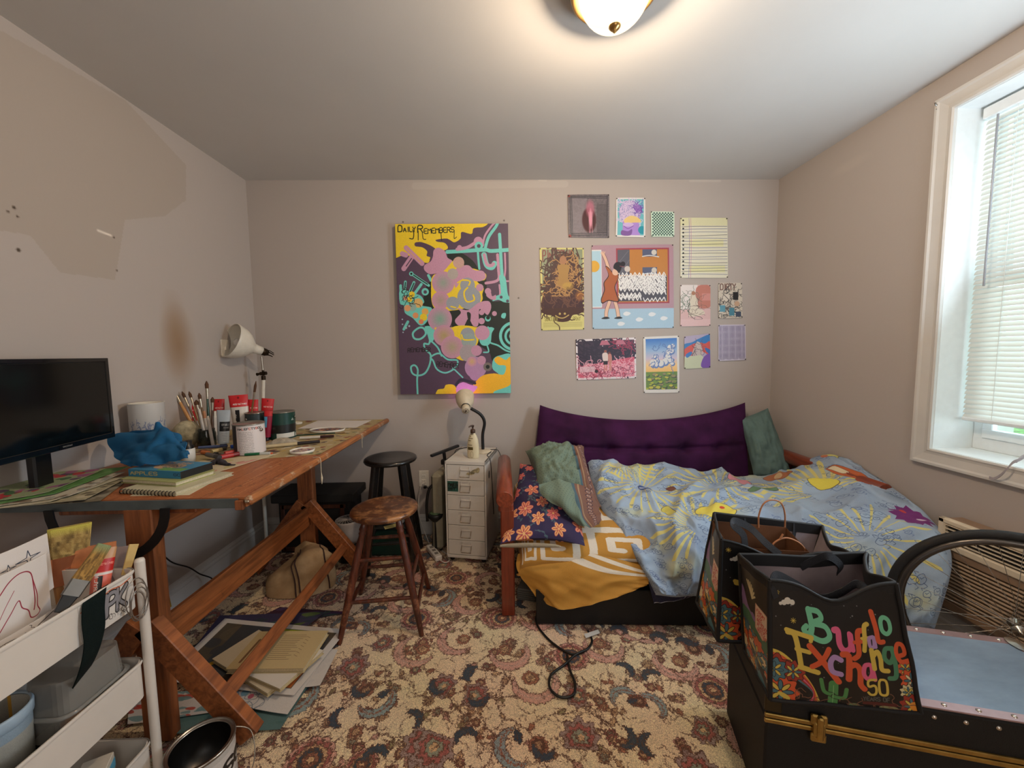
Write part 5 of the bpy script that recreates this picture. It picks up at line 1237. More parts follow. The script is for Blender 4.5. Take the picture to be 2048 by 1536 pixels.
mb = MB(); rows = [[P[i][18]+Vector((.01*math.sin(i), -.012*k, .012*k*(k < 3)-.02*(k >= 3))) for k in range(5)] for i in range(12, 26)]; mb.sheet(rows, .004); mesh('folded_top', mb, BAGM, cb)
mb = MB(); cc = on_z(720, 1195, 0)
# ---------------------------------------------------------------- cords under the table
mb = MB(); s0 = on_x(322, 1106, XL+.03); mb.tube([s0+Vector((0, -.02, 0)), s0], .012, 8); mb.tube(spline([s0, on_x(345, 1125, XL+.05), on_x(378, 1135, XL+.05), on_x(400, 1148, XL+.06), on_x(425, 1158, XL+.10), on_x(430, 1180, XL+.16)], 6), .004, 6); tag(mesh('wall_cable', mb, BLK), 'black cord plugged into the low outlet on the left wall', 'cord')
mb = MB(); mb.tube(spline([on_x(308, 1020, XL+.04), on_x(310, 1090, XL+.05), on_x(318, 1130, XL+.06), on_x(330, 1180, XL+.08), on_x(338, 1215, XL+.10)], 6), .011, 8); tag(mesh('yellow_cable', mb, plain('yellow_cord', (186, 144, 30), .6)), 'thick yellow cord bundle hanging behind the near table post', 'cord')
mb = MB(); mb.tube(spline([on_x(328, 1110, XL+.02), on_x(331, 1160, XL+.02), on_x(335, 1215, XL+.02)], 6), .0035, 6); tag(mesh('green_cable', mb, plain('green_cord', (50, 80, 64), .6)), 'thin green cord running down beside the yellow one', 'cord')
# ---------------------------------------------------------------- stools
def stool(name, label, cx, cy, H_, R_, splay, mats, style, rz, legs=None):
    t = thing(name, label, 'stool', (cx, cy, 0)); top, leg = mats; M_ = Matrix.Translation((cx, cy, 0)) @ Matrix.Rotation(rz, 4, 'Z')
    th = .032
    mb = MB(); mb.lathe([(0, H_-th), (R_*.86, H_-th), (R_*.97, H_-th*.8), (R_, H_-th*.5), (R_*.985, H_-th*.18), (R_*.93, H_), (R_*.8, H_-.001), (R_*.4, H_-.005), (0, H_-.006)], 44, M_); mesh('seat', mb, top, t)
    P = []
    for k in range(4):
        a = PI/4+PI/2*k; r0, r1 = R_*.66, splay
        P.append((M_ @ Vector((r0*math.cos(a), r0*math.sin(a), H_-th)), M_ @ Vector((r1*math.cos(a), r1*math.sin(a), 0))))
    for a, b in P:
        mb = MB(); L = (b-a)
        if style == 'turned':
            prof = [(0, .014), (.05, .017), (.08, .021), (.10, .015), (.115, .019), (.13, .015), (.2, .018), (.5, .020), (.8, .017), (1, .0125)]
            mb.tube([a+L*u for u, _ in prof], [r for _, r in prof], 12)
        else:
            d = L.normalized(); rad = Vector((a.x-cx, a.y-cy, 0)).normalized(); mb.beam(a+Vector((0, 0, .01)), b, .046, .046, rad, .008)
        mesh('leg', mb, leg, t)
    lv = [(.30, .62), (.58, .40)] if style == 'turned' else [(.45, .45), (.72, .72)]
    for k in range(4):
        (a0, b0), (a1, b1) = P[k], P[(k+1) % 4]
        for li in range(2):
            u = lv[li][k % 2] + (.26 if style == 'turned' and li == 1 and 0 else 0)
            if style == 'turned': u = (.34, .56)[k % 2] if li == 0 else (.68, .80)[k % 2]
            p, q = a0+(b0-a0)*u, a1+(b1-a1)*u; mb = MB(); mb.tube([p, p+(q-p)*.5, q], [.009, .011, .009] if style == 'turned' else [.011, .012, .011], 8); mesh('rung', mb, leg, t)
    return t
OLD = wood('stool_old_brown', (104, 58, 30), (58, 30, 16), .35, 'X', scale=10, worn=(168, 116, 70), wornamt=.50, coat=.3)
OLDL = wood('stool_leg_red', (100, 46, 26), (56, 24, 14), .4, 'Z', worn=(146, 92, 60), wornamt=.44, coat=.2)
BW = wood('stool_black', (22, 20, 18), (10, 9, 8), .3, 'X', worn=(80, 66, 52), wornamt=.36, coat=.3)
stool('wooden_stool', 'worn brown wooden stool with turned legs, in front of the black stool', -.655, 2.055, .612, .178, .285, (OLD, OLDL), 'turned', .10)
stool('wooden_stool', 'black painted wooden stool behind the brown stool', -.775, 2.60, .742, .175, .225, (BW, BW), 'square', .12)

# ---------------------------------------------------------------- filing cabinet
CW = plain('cabinet_white', (214, 206, 194), .35, var=.03, scale=5)
fl_ = on_z(905, 1099, .03); fr_ = on_z(977, 1107, .03)
fl_ = Vector((-.402, 2.655, .0)); ang = -.19
xd = Vector((math.cos(ang), math.sin(ang), 0)); yd = Vector((-math.sin(ang)*1, math.cos(ang), 0)); m3 = Matrix((xd, yd, Vector((0, 0, 1)))).transposed()
CWD, CDP, CZ0, CZ1 = .285, .40, .035, .715
# front face passes through fl_; back stays clear of the wall
fl_ = Vector((-.405, 2.575, 0))
ctr = fl_+xd*CWD/2+yd*CDP/2
fc = thing('drawer_cabinet', 'narrow white metal drawer cabinet between the stools and the daybed', 'cabinet', (ctr.x, ctr.y, 0))
def cb_(u, v, z): return fl_+xd*u+yd*v+Vector((0, 0, z))
mb = MB()
for (u, v, z, a, b, c) in ((.005, CDP/2, (CZ0+CZ1)/2, .010, CDP, CZ1-CZ0), (CWD-.005, CDP/2, (CZ0+CZ1)/2, .010, CDP, CZ1-CZ0), (CWD/2, CDP/2, CZ1-.012, CWD, CDP, .024), (CWD/2, CDP/2, CZ0+.010, CWD, CDP, .020), (CWD/2, CDP-.003, (CZ0+CZ1)/2, CWD, .006, CZ1-CZ0)):
    mb.rbox(cb_(u, v, z), (a, b, c), .002, m3)
mesh('carcass', mb, CW, fc)
dh = (CZ1-CZ0-.048)/6
for k in range(6):
    z = CZ1-.026-dh*(k+.5); mb = MB(); mb.rbox(cb_(CWD/2, .008, z), (CWD-.026, .012, dh-.0035), .0015, m3); mb.box(cb_(CWD/2, .19, z-.01), (CWD-.03, .34, dh*.6), m3); dr = mesh('drawer', mb, CW, fc)
    W2 = .034; mb = MB()
    zc = z+.005
    mb.tube([cb_(CWD/2-W2, .0, zc+.012), cb_(CWD/2-W2, -.012, zc-.010), cb_(CWD/2-W2, -.018, zc-.030), cb_(CWD/2+W2, -.018, zc-.030), cb_(CWD/2+W2, -.012, zc-.010), cb_(CWD/2+W2, 0, zc+.012)], .0022, 6)
    mesh('wire_handle', mb, plain('handle_wire', (150, 132, 108), .25, .9), dr)
    mb = MB(); mb.rbox(cb_(CWD/2, -.0005, zc+.014), (.062, .004, .008), .001, m3); mb.rbox(cb_(CWD/2-.031, -.0005, zc+.024), (.004, .004, .026), .001, m3); mb.rbox(cb_(CWD/2+.031, -.0005, zc+.024), (.004, .004, .026), .001, m3); mesh('label_holder', mb, CW, dr)
for u in (.03, CWD-.03):
    for v in (.03, CDP-.03):
        mb = MB(); p = cb_(u, v, .018); mb.lathe([(0, -.008), (.015, -.007), (.017, 0), (.015, .007), (0, .008)], 12, Matrix.Translation(p) @ Matrix.Rotation(PI/2, 4, 'X')); mb.tube([p, p+Vector((0, 0, .02))], .005, 6); mesh('caster', mb, BLK, fc)
k1 = Pic(128, 128, (40, 88, 74)); k1.noise(.3, 2, 8); k1.text('Make', 8, 22, 40, 9, (16, 20, 18), cols=None) ; k1.text('MAKE', 8, 20, 38, 9, (16, 20, 18), wid=.9); k1.text('HAPPY', 6, 70, 38, 8, (16, 20, 18), wid=.72)
z = CZ1-.026-dh*1.42; mb = MB(); mb.add([cb_(.016, .0012, z-.036), cb_(.092, .0012, z-.036), cb_(.092, .0012, z+.036), cb_(.016, .0012, z+.036)], [(0, 1, 2, 3)], [[(0, 0), (1, 0), (1, 1), (0, 1)]]); tag(mesh('sticker', mb, printed('sticker_green', k1, .5)), 'dark green hand lettered sticker on the second cabinet drawer', 'sticker')
mb = MB()
for (a, b, w_, h_, r_) in ((.205, .012, .034, .012, .5), (.18, -.004, .03, .01, .15), (.23, .02, .014, .02, -.4)):
    zz = CZ1-.026-dh*.5+b; c = cb_(a, .0008, zz); mb.add([c+xd*(w_*math.cos(q)*math.cos(r_)-h_*math.sin(q)*math.sin(r_))+Vector((0, 0, w_*math.cos(q)*math.sin(r_)+h_*math.sin(q)*math.cos(r_))) for q in [2*PI*j/12 for j in range(12)]], [tuple(range(12))])
tag(mesh('leaf_sticker', mb, plain('sticker_leaf', (176, 160, 120), .5, var=.4, scale=60)), 'faded leaf shaped sticker on the top cabinet drawer', 'sticker')
mb = MB(); c = cb_(CWD+.0008, .10, .60); mb.add([c+yd*.022*math.cos(q)+Vector((0, 0, .028*math.sin(q))) for q in [2*PI*j/16 for j in range(16)]], [tuple(range(16))]); tag(mesh('round_sticker', mb, plain('sticker_dark', (90, 84, 80), .5, var=.8, scale=90)), 'round dark sticker on the right side of the cabinet', 'sticker')

# lotion bottle
c = cb_(.175, .10, CZ1); t = thing('lotion_bottle', 'cream lotion bottle with brown pump on the cabinet', 'bottle', c)
M_ = Matrix.Translation(c) @ Matrix.Rotation(-.3, 4, 'Z') @ Matrix.Diagonal((1, .68, 1, 1))
lp = Pic(600, 400, (216, 204, 170)); ox = 385; lp.text('AVEENO', ox-10, 80, 28, 6, (70, 50, 34), wid=.75)
for i, (w_, y_) in enumerate(((44, 126), (96, 146), (60, 168), (80, 210))): lp.line([(ox-10, y_), (ox-10+w_, y_)], 7, (120, 104, 76))
lp.rect(ox-10, 228, ox+86, 256, (92, 78, 40)); lp.line([(ox+66+22*math.cos(q), 300+30*math.sin(q)) for q in [k*.3 for k in range(22)]], 3, (120, 104, 76)); lp.line([(ox, 346), (ox+90, 346)], 3, (150, 134, 100))
BH = .185
mb = MB(); mb.lathe([(0, 0), (.038, 0), (.042, .006), (.043, .05), (.042, .09), (.037, .125), (.027, .155), (.016, .172), (.015, BH)], 36, M_)
mb.uv = [[(a, .02+.98*b*.8) for a, b in f] for f in mb.uv]
mesh('bottle_body', mb, printed('lotion_label', lp, .35), t)
BRN = plain('pump_brown', (66, 44, 30), .4); mb = MB(); Mx = Matrix.Translation(c); mb.lathe([(.016, BH-.01), (.017, BH-.008), (.017, BH+.012), (.012, BH+.016), (.006, BH+.018), (.0055, BH+.032), (.010, BH+.034), (.010, BH+.044), (0, BH+.046)], 16, Mx); mb.tube([c+Vector((0, 0, BH+.040)), c+Vector((-.014, -.012, BH+.040)), c+Vector((-.026, -.020, BH+.034))], [.007, .006, .004], 8); mesh('pump', mb, BRN, t)
# desk lamp with black gooseneck
CREAM = plain('lamp_cream', (206, 192, 166), .4)
bc = cb_(.205, .26, CZ1); t = thing('desk_lamp', 'small cream gooseneck lamp on the cabinet lighting the canvas', 'lamp', bc)
mb = MB(); mb.lathe([(0, 0), (.062, 0), (.064, .006), (.055, .014), (.02, .02), (0, .022)], 28, Matrix.Translation(bc)); mesh('base', mb, CREAM, t)
hd0 = on_y(931, 818, bc.y-.04); hd1 = on_y(921, 789, bc.y+.02)
neck = spline([bc+Vector((0, 0, .015)), bc+Vector((0, 0, .13)), on_y(969, 845, bc.y), on_y(961, 829, bc.y-.01), on_y(942, 817, bc.y-.03)], 8)
mb = MB(); mb.tube(neck, .0115, 10); mesh('gooseneck', mb, plain('rubber_black', (16, 15, 15), .5), t)
ax = (hd1-hd0).normalized()*1.0; ax = Vector((-.12, .84, .50)).normalized(); xx = ax.cross(Vector((1, 0, 0))).normalized(); M_ = Matrix((xx, ax.cross(xx), ax)).transposed().to_4x4(); M_.translation = on_y(932, 822, bc.y-.05)
mb = MB(); mb.lathe([(0, 0), (.026, .0), (.030, .004), (.030, .042), (.028, .045)], 24, M_); mesh('lamp_socket', mb, CREAM, t)
mb = MB(); mb.lathe([(.029, .043), (.033, .046), (.033, .050), (.029, .052)], 24, M_); mesh('collar_ring', mb, BLK, t)
pr = [(.030, .05), (.040, .06), (.056, .085), (.066, .12), (.070, .155), (.071, .175)]
mb = MB(); mb.lathe(pr, 32, M_); mb.lathe([(r-.003, z) for r, z in pr][::-1], 32, M_); mb.lathe([(.071, .175), (.068, .175)], 32, M_); mesh('lamp_shade', mb, CREAM, t)
mb = MB(); mb.lathe([(0, .06), (.02, .07), (.030, .10), (.028, .13), (.0, .15)], 20, M_); mesh('bulb', mb, plain('pink_bulb', (230, 170, 220), .3, emis=(236, 120, 230), es=6), t)
for k in range(8):
    mb = MB(); a = 2*PI*k/8; mb.lathe([(0, -.0012), (.003, -.001), (.003, .001)], 8, M_ @ Matrix.Translation((.018*math.cos(a), .018*math.sin(a), 0))); mesh('vent_hole', mb, BLK, t)
mb = MB(); mb.lathe([(0, -.002), (.008, -.001), (.008, .001)], 12, M_); mb.tube([M_ @ Vector((0, 0, -.001)), M_ @ Vector((.004, .006, -.014))], .003, 6); mesh('switch_knob', mb, BRN, t)
mb = MB(); mb.tube(spline([bc+Vector((.06, -.02, .006)), cb_(.26, .16, CZ1+.004), cb_(CWD+.006, .12, CZ1-.02), cb_(CWD+.015, .12, .55), cb_(CWD+.02, .14, .30)], 6), .003, 6); mb.tube(spline([bc+Vector((.05, .02, .006)), cb_(.25, .32, CZ1+.004), cb_(CWD+.02, .34, CZ1-.01), cb_(CWD+.05, .30, .60), cb_(CWD+.05, .28, .35)], 6), .003, 6)
mb.tube(spline([bc+Vector((-.05, .03, .006)), cb_(.08, .36, CZ1+.004), cb_(.02, .33, CZ1+.004), cb_(-.012, .26, CZ1-.01), cb_(-.03, .26, .55)], 6), .003, 6); tag(mesh('lamp_cord', mb, BLK), 'thin black cords draped over the cabinet top and sides', 'cord')

# beige portable heater behind the cabinet, stand with a black handle
hc = Vector((-.47, 2.83, 0)); t = thing('beige_case', 'flat beige plastic case standing between the wall and the drawer cabinet', 'case', hc)
BEI = plain('case_beige', (150, 142, 120), .5); mb = MB(); mb.rbox(hc+Vector((0, 0, .30)), (.08, .26, .56), .02, m3); mesh('case_shell', mb, BEI, t)
mb = MB(); mb.tube(spline([hc+Vector((-.045, -.11, .50)), hc+Vector((-.075, -.12, .46)), hc+Vector((-.09, -.13, .36)), hc+Vector((-.088, -.13, .24))], 6), .010, 8); mesh('hose', mb, BLK, t)
q = on_y(871, 1030, 2.72); mb = MB(); mb.lathe([(0, 0), (.022, 0), (.050, .03), (.055, .05), (.05, .058), (0, .06)], 24, Matrix.Translation((q.x, 2.72, q.z-.045))); o = tag(mesh('floor_brush_cap', mb, plain('cap_dark', (26, 28, 26), .5, var=.3)), 'dark cup shaped stand top with green disc beside the cabinet', 'stand'); st = o
mb = MB(); mb.lathe([(0, .06), (.042, .061), (.04, .066), (0, .067)], 24, Matrix.Translation((q.x, 2.72, q.z-.045))); mesh('green_disc', mb, plain('disc_green', (70, 92, 60), .5), st)
for dx, dy in ((-.0, -.02), (.03, .02), (-.03, .02)): mb = MB(); mb.tube([(q.x+dx*.4, 2.72+dy*.4, q.z-.04), (q.x+dx, 2.72+dy, .0)], .009, 8); mesh('leg', mb, BLK, st)
a, b = on_y(862, 912, 2.68), on_y(902, 897, 2.80); t = thing('black_handlebar', 'black folded handlebar sticking out behind the drawer cabinet', 'handlebar', (a.x+.03, 2.8, 0))
mb = MB(); mb.beam(a, b+(b-a)*.4, .026, .018); mesh('grip', mb, BLK, t)
e = on_y(888, 905, 2.76); mb = MB(); mb.tube([e, Vector((e.x+.01, 2.76, .60))], .012, 8); mb.rbox((e.x-.005, 2.76, .655), (.035, .03, .04), .006); mb.tube([Vector((e.x+.01, 2.76, .61)), Vector((e.x+.02, 2.78, .0))], .010, 8); mesh('stem', mb, BLK, t)
# cords from the outlet
oc = Vector((-.64, D-.012, .42)); mb = MB(); mb.tube(spline([oc, oc+Vector((-.01, -.04, .0)), oc+Vector((-.03, -.06, -.10)), oc+Vector((-.02, -.09, -.25)), oc+Vector((.05, -.15, -.40)), oc+Vector((.10, -.30, -.412))], 8), .0035, 6); mb.rbox(oc+Vector((0, -.012, .0)), (.022, .024, .02), .003); tag(mesh('white_cable', mb, plain('cord_ivory', (214, 206, 196), .5)), 'white cord dropping from the wall outlet to the floor', 'cord')
mb = MB(); o2 = oc+Vector((.012, 0, -.03)); mb.rbox(o2+Vector((0, -.012, 0)), (.022, .024, .02), .003); mb.tube(spline([o2, o2+Vector((.04, -.04, -.005)), o2+Vector((.09, -.09, .03)), o2+Vector((.12, -.12, .10))], 8), .003, 6); tag(mesh('black_cable', mb, BLK), 'short black cord from the outlet to the beige case', 'cord')
c = on_z(868, 1105, .02); t = thing('power_strip', 'white power strip on the carpet beside the cabinet', 'power strip', c); r3 = Matrix.Rotation(-1.05, 3, 'Z')
mb = MB(); mb.rbox(c, (.20, .05, .036), .005, r3); mesh('strip_body', mb, plain('strip_white', (216, 208, 198), .4), t)
for k in (-.05, .0, .05): mb = MB(); mb.rbox(c+r3 @ Vector((k, 0, .0185)), (.03, .026, .002), .001, r3); mesh('socket', mb, plain('strip_grey', (120, 112, 104), .5), t)
mb = MB(); mb.tube(spline([c+Vector((.04, -.08, .0)), c+Vector((.09, -.12, -.008)), c+Vector((.12, -.10, -.01)), c+Vector((.10, -.02, -.01)), c+Vector((.05, .04, -.01))], 6), .0035, 6); tag(mesh('charger_cord', mb, MAT['cord_ivory']), 'short white charger cord curled beside the power strip', 'cord')

# things against the far wall behind the stools
db = thing('speaker_cabinet', 'dark box cabinet with wooden framed front against the far wall', 'cabinet', (-1.27, 2.85, 0))
mb = MB(); zt = .44; bx0, bx1 = on_y(560, 1010, 2.72).x, on_y(697, 1005, 2.72).x
mb.rbox(((bx0+bx1)/2-.02, 2.86, zt-.03), (bx1-bx0+.10, .27, .06), .006); mesh('box_top', mb, plain('box_dark', (30, 28, 26), .6), db)
mb = MB(); mb.rbox(((bx0+bx1)/2-.02, 2.87, (zt-.06)/2), (bx1-bx0+.02, .24, zt-.06), .004); mesh('box_body', mb, plain('box_darker', (22, 20, 19), .6), db)
mb = MB(); xm = (bx0+bx1)/2-.02; hw = (bx1-bx0)/2
for (cx_, cz_, w_, h_) in ((xm-hw+.02, .19, .03, .34), (xm+hw-.04, .19, .03, .34), (xm, .345, hw*2-.03, .03), (xm, .03, hw*2-.03, .03)): mb.rbox((cx_, 2.748, cz_), (w_, .012, h_), .003)
mesh('wood_frame', mb, wood('dark_wood', (84, 44, 24), (50, 24, 12), .5, 'Z'), db)
# wicker-look white bin / fan
fc_ = Vector((-1.105, 2.66, .135)); fan = thing('mesh_bin', 'white round fan with ribbed grille top behind the brown stool', 'fan', (fc_.x, fc_.y, 0))
R_ = .088; ft = .285
WB_ = plain('bin_white', (176, 166, 160), .5)
mb = MB(); mb.lathe([(0, .13), (R_*.9, .13), (R_*.98, .16), (R_, ft-.01), (R_*.99, ft), (R_*.94, ft+.002)], 32, Matrix.Translation((fc_.x, fc_.y, 0))); mesh('housing', mb, WB_, fan)
mb = MB(); mb.lathe([(0, 0), (R_*.9, 0), (R_*.92, .12), (0, .129)], 28, Matrix.Translation((fc_.x, fc_.y, 0))); mesh('fan_base', mb, BLK, fan)
mb = MB(); mb.lathe([(R_*.93, ft-.006), (0, ft-.012)], 32, Matrix.Translation((fc_.x, fc_.y, 0))); mesh('fan_grille_back', mb, plain('grille_dark', (60, 56, 54), .7), fan)
mb = MB()
for k in range(20):
    a = 2*PI*k/20; mb.tube([fc_+Vector((R_*r*math.cos(a+.5*r), R_*r*math.sin(a+.5*r), ft-.135)) for r in (.1, .35, .6, .95)], .002, 5)
mesh('grille_ribs', mb, WB_, fan)['kind'] = 'stuff'
gb = thing('storage_crate', 'dark green plastic crate on the floor behind the stools', 'crate', (-.87, 2.80, 0))
mb = MB(); mb.rbox((-.86, 2.80, .10), (.33, .26, .20), .012); mesh('crate_body', mb, plain('crate_green', (8, 52, 44), .5), gb)
mb = MB(); mb.rbox((-.86, 2.80, .208), (.36, .29, .016), .006); mesh('crate_lid', mb, plain('crate_lid', (20, 22, 22), .6), gb)
mb = MB(); mb.rbox((-.85, 2.79, .245), (.22, .17, .055), .008, Matrix.Rotation(.1, 3, 'Z')); tag(mesh('white_box', mb, plain('box_white', (196, 190, 186), .5)), 'small white box on the green crate lid', 'box')
mb = MB(); mb.box((-.80, 2.68, .2185), (.12, .05, .002), Matrix.Rotation(.5, 3, 'Z')); tag(mesh('yellow_note', mb, plain('note_yellow', (214, 196, 120), .8)), 'yellow paper note lying on the crate lid', 'paper')

# cable on the carpet
mb = MB(); z = .006
P = [on_z(a, b, z) for a, b in ((1078, 1215), (1072, 1240), (1082, 1262), (1110, 1290), (1145, 1308), (1172, 1300), (1184, 1282), (1176, 1262))]
mb.tube(spline(P, 8), .0055, 8); P = [on_z(a, b, z+.004) for a, b in ((1172, 1300), (1150, 1310), (1128, 1330), (1102, 1350), (1100, 1376), (1120, 1394), (1146, 1390), (1150, 1366), (1140, 1340), (1134, 1310))]
mb.tube(spline(P, 8), .0055, 8); t = tag(mesh('power_cable', mb, plain('cable_black', (14, 13, 13), .45)), 'black cable looped on the carpet in front of the daybed', 'cable')
mb = MB(); a, b, c, d = (on_z(*q, .012) for q in ((1168, 1268), (1196, 1259), (1200, 1266), (1172, 1276))); mb.sheet([[a, b], [d, c]], .0008); mesh('cable_tag', mb, plain('tag_white', (206, 202, 196), .6), t, label='white paper cable tag')
# ---------------------------------------------------------------- daybed frame
CH_ = wood('cherry', (150, 66, 36), (108, 42, 22), .35, 'Y', coat=.35); CHZ = wood('cherry_z', (142, 60, 34), (104, 40, 22), .35, 'Z', coat=.35)
bd = thing('daybed', 'cherry wood daybed frame with rolled arms against the far wall', 'daybed', (1.03, 2.4, 0))
def arm(xc, s_):
    y0, y1 = 2.0, 2.76; zc = .655
    mb = MB(); mb.tube([(xc, y0, zc), (xc, y0+.004, zc), (xc, y1-.004, zc), (xc, y1, zc)], [.043, .047, .047, .043], 28); mesh('arm_roll', mb, CH_, bd)
    for yy in (y0+.03, y1-.03):
        mb = MB(); mb.rbox((xc+.012*s_, yy, .30), (.072, .058, .60), .006, None); mb.rbox((xc+.006*s_, yy, .61), (.082, .058, .05), .01); mesh('arm_post', mb, CHZ, bd)
    for z in (.22, .52): mb = MB(); mb.rbox((xc+.012*s_, (y0+y1)/2, z), (.03, y1-y0-.10, .07), .004); mesh('arm_rail', mb, CH_, bd)
    for k in range(5): mb = MB(); mb.rbox((xc+.012*s_, y0+.15+k*(y1-y0-.30)/4, .37), (.02, .04, .25), .004); mesh('arm_slat', mb, CHZ, bd)
arm(.0, 1); arm(2.078, -1)
mb = MB(); mb.rbox((1.04, 2.02, .26), (1.98, .03, .09), .004); mesh('front_rail', mb, plain('rail_black', (14, 13, 13), .5), bd)
mb = MB(); mb.rbox((1.04, 2.74, .26), (1.98, .03, .09), .004); mesh('back_rail', mb, MAT['rail_black'], bd)
mb = MB()
for k in range(12): mb.rbox((.15+k*.162, 2.38, .295), (.07, .70, .018), .003)
mesh('bed_slats', mb, CH_, bd)['kind'] = 'stuff'
# black drawer underneath
m3 = Matrix.Rotation(-.055, 3, 'Z'); t = thing('underbed_drawer', 'long black storage drawer on the carpet under the daybed', 'drawer', (1.06, 2.2, 0))
mb = MB(); mb.rbox((1.06, 2.22, .095), (1.76, .66, .175), .006, m3); mesh('drawer_box', mb, plain('drawer_black', (12, 11, 12), .6), t)
mb = MB(); c = m3 @ Vector((0, -.335, 0))+Vector((1.06, 2.22, .10)); mb.rbox(c, (1.77, .012, .19), .004, m3); mesh('drawer_front', mb, MAT['drawer_black'], t)
c = on_z(1062, 1212, .0); mb = MB(); mb.rbox(c+Vector((.0, .12, .035)), (.11, .16, .07), .004, Matrix.Rotation(-.3, 3, 'Z'))
for k in range(5): mb.box(c+Vector((-.025, .035, .014+k*.012)), (.11, .006, .003), Matrix.Rotation(-.3, 3, 'Z'))
tag(mesh('paper_stack', mb, plain('stack_grey', (112, 106, 96), .8)), 'small greyish stack of papers under the left end of the daybed', 'paper')

# ---------------------------------------------------------------- mattress and mustard sheet
def keypic():
    M = (190, 136, 52); W_ = (226, 214, 196); p = Pic(1200, 700, M)
    u = 19
    def L(pts, ox, oy, fx=1, fy=1): p.line([(ox+a*u*fx, oy+b*u*fy) for a, b in pts], u*.95, W_)
    p.poly([(170, 0), (1200, 0), (1200, 700), (760, 700), (330, 560), (240, 300)], M)
    for r in range(5):
        for c in range(7):
            ox, oy = 300+c*u*7, 30+r*u*7
            if oy > 560 and ox < 420: continue
            L([(0, 0), (5, 0), (5, 5), (2, 5), (2, 2.4), (3.2, 2.4)], ox, oy); L([(0, 0), (0, 6.8), (7, 6.8)], ox, oy)
    p.line([(262, 0), (262, 600), (300, 676), (1200, 676)], 20, W_); p.warp(3, 1, 30); return p.noise(.03, 2)
mt = thing('futon_mattress', 'thick futon mattress on the daybed', 'mattress', (1.04, 2.4, .31))
mb = MB(); mb.rbox((1.04, 2.47, .375), (1.84, .80, .12), .03); mesh('mattress_body', mb, plain('ticking', (180, 170, 150), .9), mt)
rows = []
ys = [(2.90, .475), (2.7, .487), (2.45, .485), (2.2, .475), (2.05, .455), (1.965, .415), (1.93, .35), (1.955, .275)]
for (y, z) in ys:
    r = []
    for x, dz, dy in ((.075, -.20, .06), (.068, -.10, .03), (.10, -.03, .01), (.22, 0, 0), (.55, .0, -.01), (.95, 0, -.03), (1.4, 0, -.06), (1.8, 0, -.09), (2.0, -.03, -.1)):
        f = max(0, (2.2-y)/.25) if y < 2.2 else 0
        r.append(Vector((x, y+dy*min(f, 1)*1.0, max(z+dz*(1 if y > 1.96 else .5), .25))))
    rows.append(r)
P = patch(rows, 60, 110, lambda u, v, p: -(.010*ridge(p.x*3+1, p.y*5, 1)+.006*ridge(p.x*9+p.y*7, p.y*5+p.x*4, 3)+.012*max(0, u-.55)*ridge(p.x*7-p.y*6, p.y*3, 4)))
mb = MB(); mb.sheet(P[::-1], .004, uvf=lambda u, v: (v, 1-u*.62+.1-.12*v)); SHT = mesh('bed_sheet', mb, printed('mustard_sheet', keypic(), .85, .25, 400, sheen=.1)); tag(SHT, 'mustard bed sheet with white greek key pattern on the daybed mattress', 'sheet')
# hanging corner of the sheet
C = [[on_y(1036, 1108, 2.02), on_y(1110, 1100, 1.99), on_y(1200, 1110, 1.93), on_y(1300, 1135, 1.905)],
     [on_y(1034, 1135, 1.98), on_y(1105, 1140, 1.93), on_y(1195, 1140, 1.90), on_y(1298, 1148, 1.89)],
     [on_y(1052, 1165, 1.965), on_y(1115, 1172, 1.91), on_y(1200, 1166, 1.885), on_y(1296, 1158, 1.88)],
     [on_y(1085, 1187, 1.95), on_y(1128, 1214, 1.89), on_y(1205, 1196, 1.875), on_y(1292, 1168, 1.875)]]
P = patch(C, 26, 50, lambda u, v, p: .016*ridge(v*3+u*2.4, u*1.2-v*2, 2)*u*1.3+.010*ridge(v*7-u*5, u*2, 5)*u+.004)
sp = Pic(400, 200, (190, 136, 52)); sp.line([(120, 0), (300, 70), (400, 90)], 22, (226, 214, 196)); sp.line([(220, 0), (400, 60)], 18, (226, 214, 196)); sp.noise(.03, 1)
mb = MB(); mb.sheet(P, .003, uvf=lambda u, v: (v, 1-u)); mesh('hanging_corner', mb, printed('mustard_corner', sp, .8, .25, 400), SHT)

# ---------------------------------------------------------------- purple back cushion
VEL = plain('purple_velvet', (60, 20, 60), .85, var=.35, scale=5, sheen=1.0, spec=.2, bump=.2, bscale=500)
A = [on_y(1080, 813, 2.93), on_y(1490, 808, 2.93), on_y(1497, 955, 2.80), on_y(1066, 952, 2.80)]
tufts = [(.16, .56), (.34, .56), (.52, .56), (.69, .56), (.86, .56)]
def cush(u, v, p):
    a, b = (u+1)/2, (1-v)/2
    q = A[0]*(1-a)*(1-b)+A[1]*a*(1-b)+A[2]*a*b+A[3]*(1-a)*b
    q = q+Vector((0, 0, -.115*(1-u*u)*(1-b)**1.5+.012*abs(u)**8*(1-b)))
    z = p.z
    if z > 0:
        for tx, ty in tufts: d = ((a-tx)*1.6)**2+((b-ty)*.5)**2; z -= .050*math.exp(-d/.0016)
        z -= .024*math.exp(-((b-.56)/.04)**2)*(1-abs(u)**6); z += .006*ridge(a*26, b*2.2, 2)*math.exp(-((b-.25)/.25)**2)
    return q+Vector((0, -.95, .25)).normalized()*z
pc = thing('back_cushion', 'long deep purple tufted velvet cushion leaning on the far wall', 'cushion', A[3])
mesh('cushion_cover', pillow(1.6, .45, .15, n=70, pull=0, wr=.004, sag=cush), VEL, pc)
mb = MB()
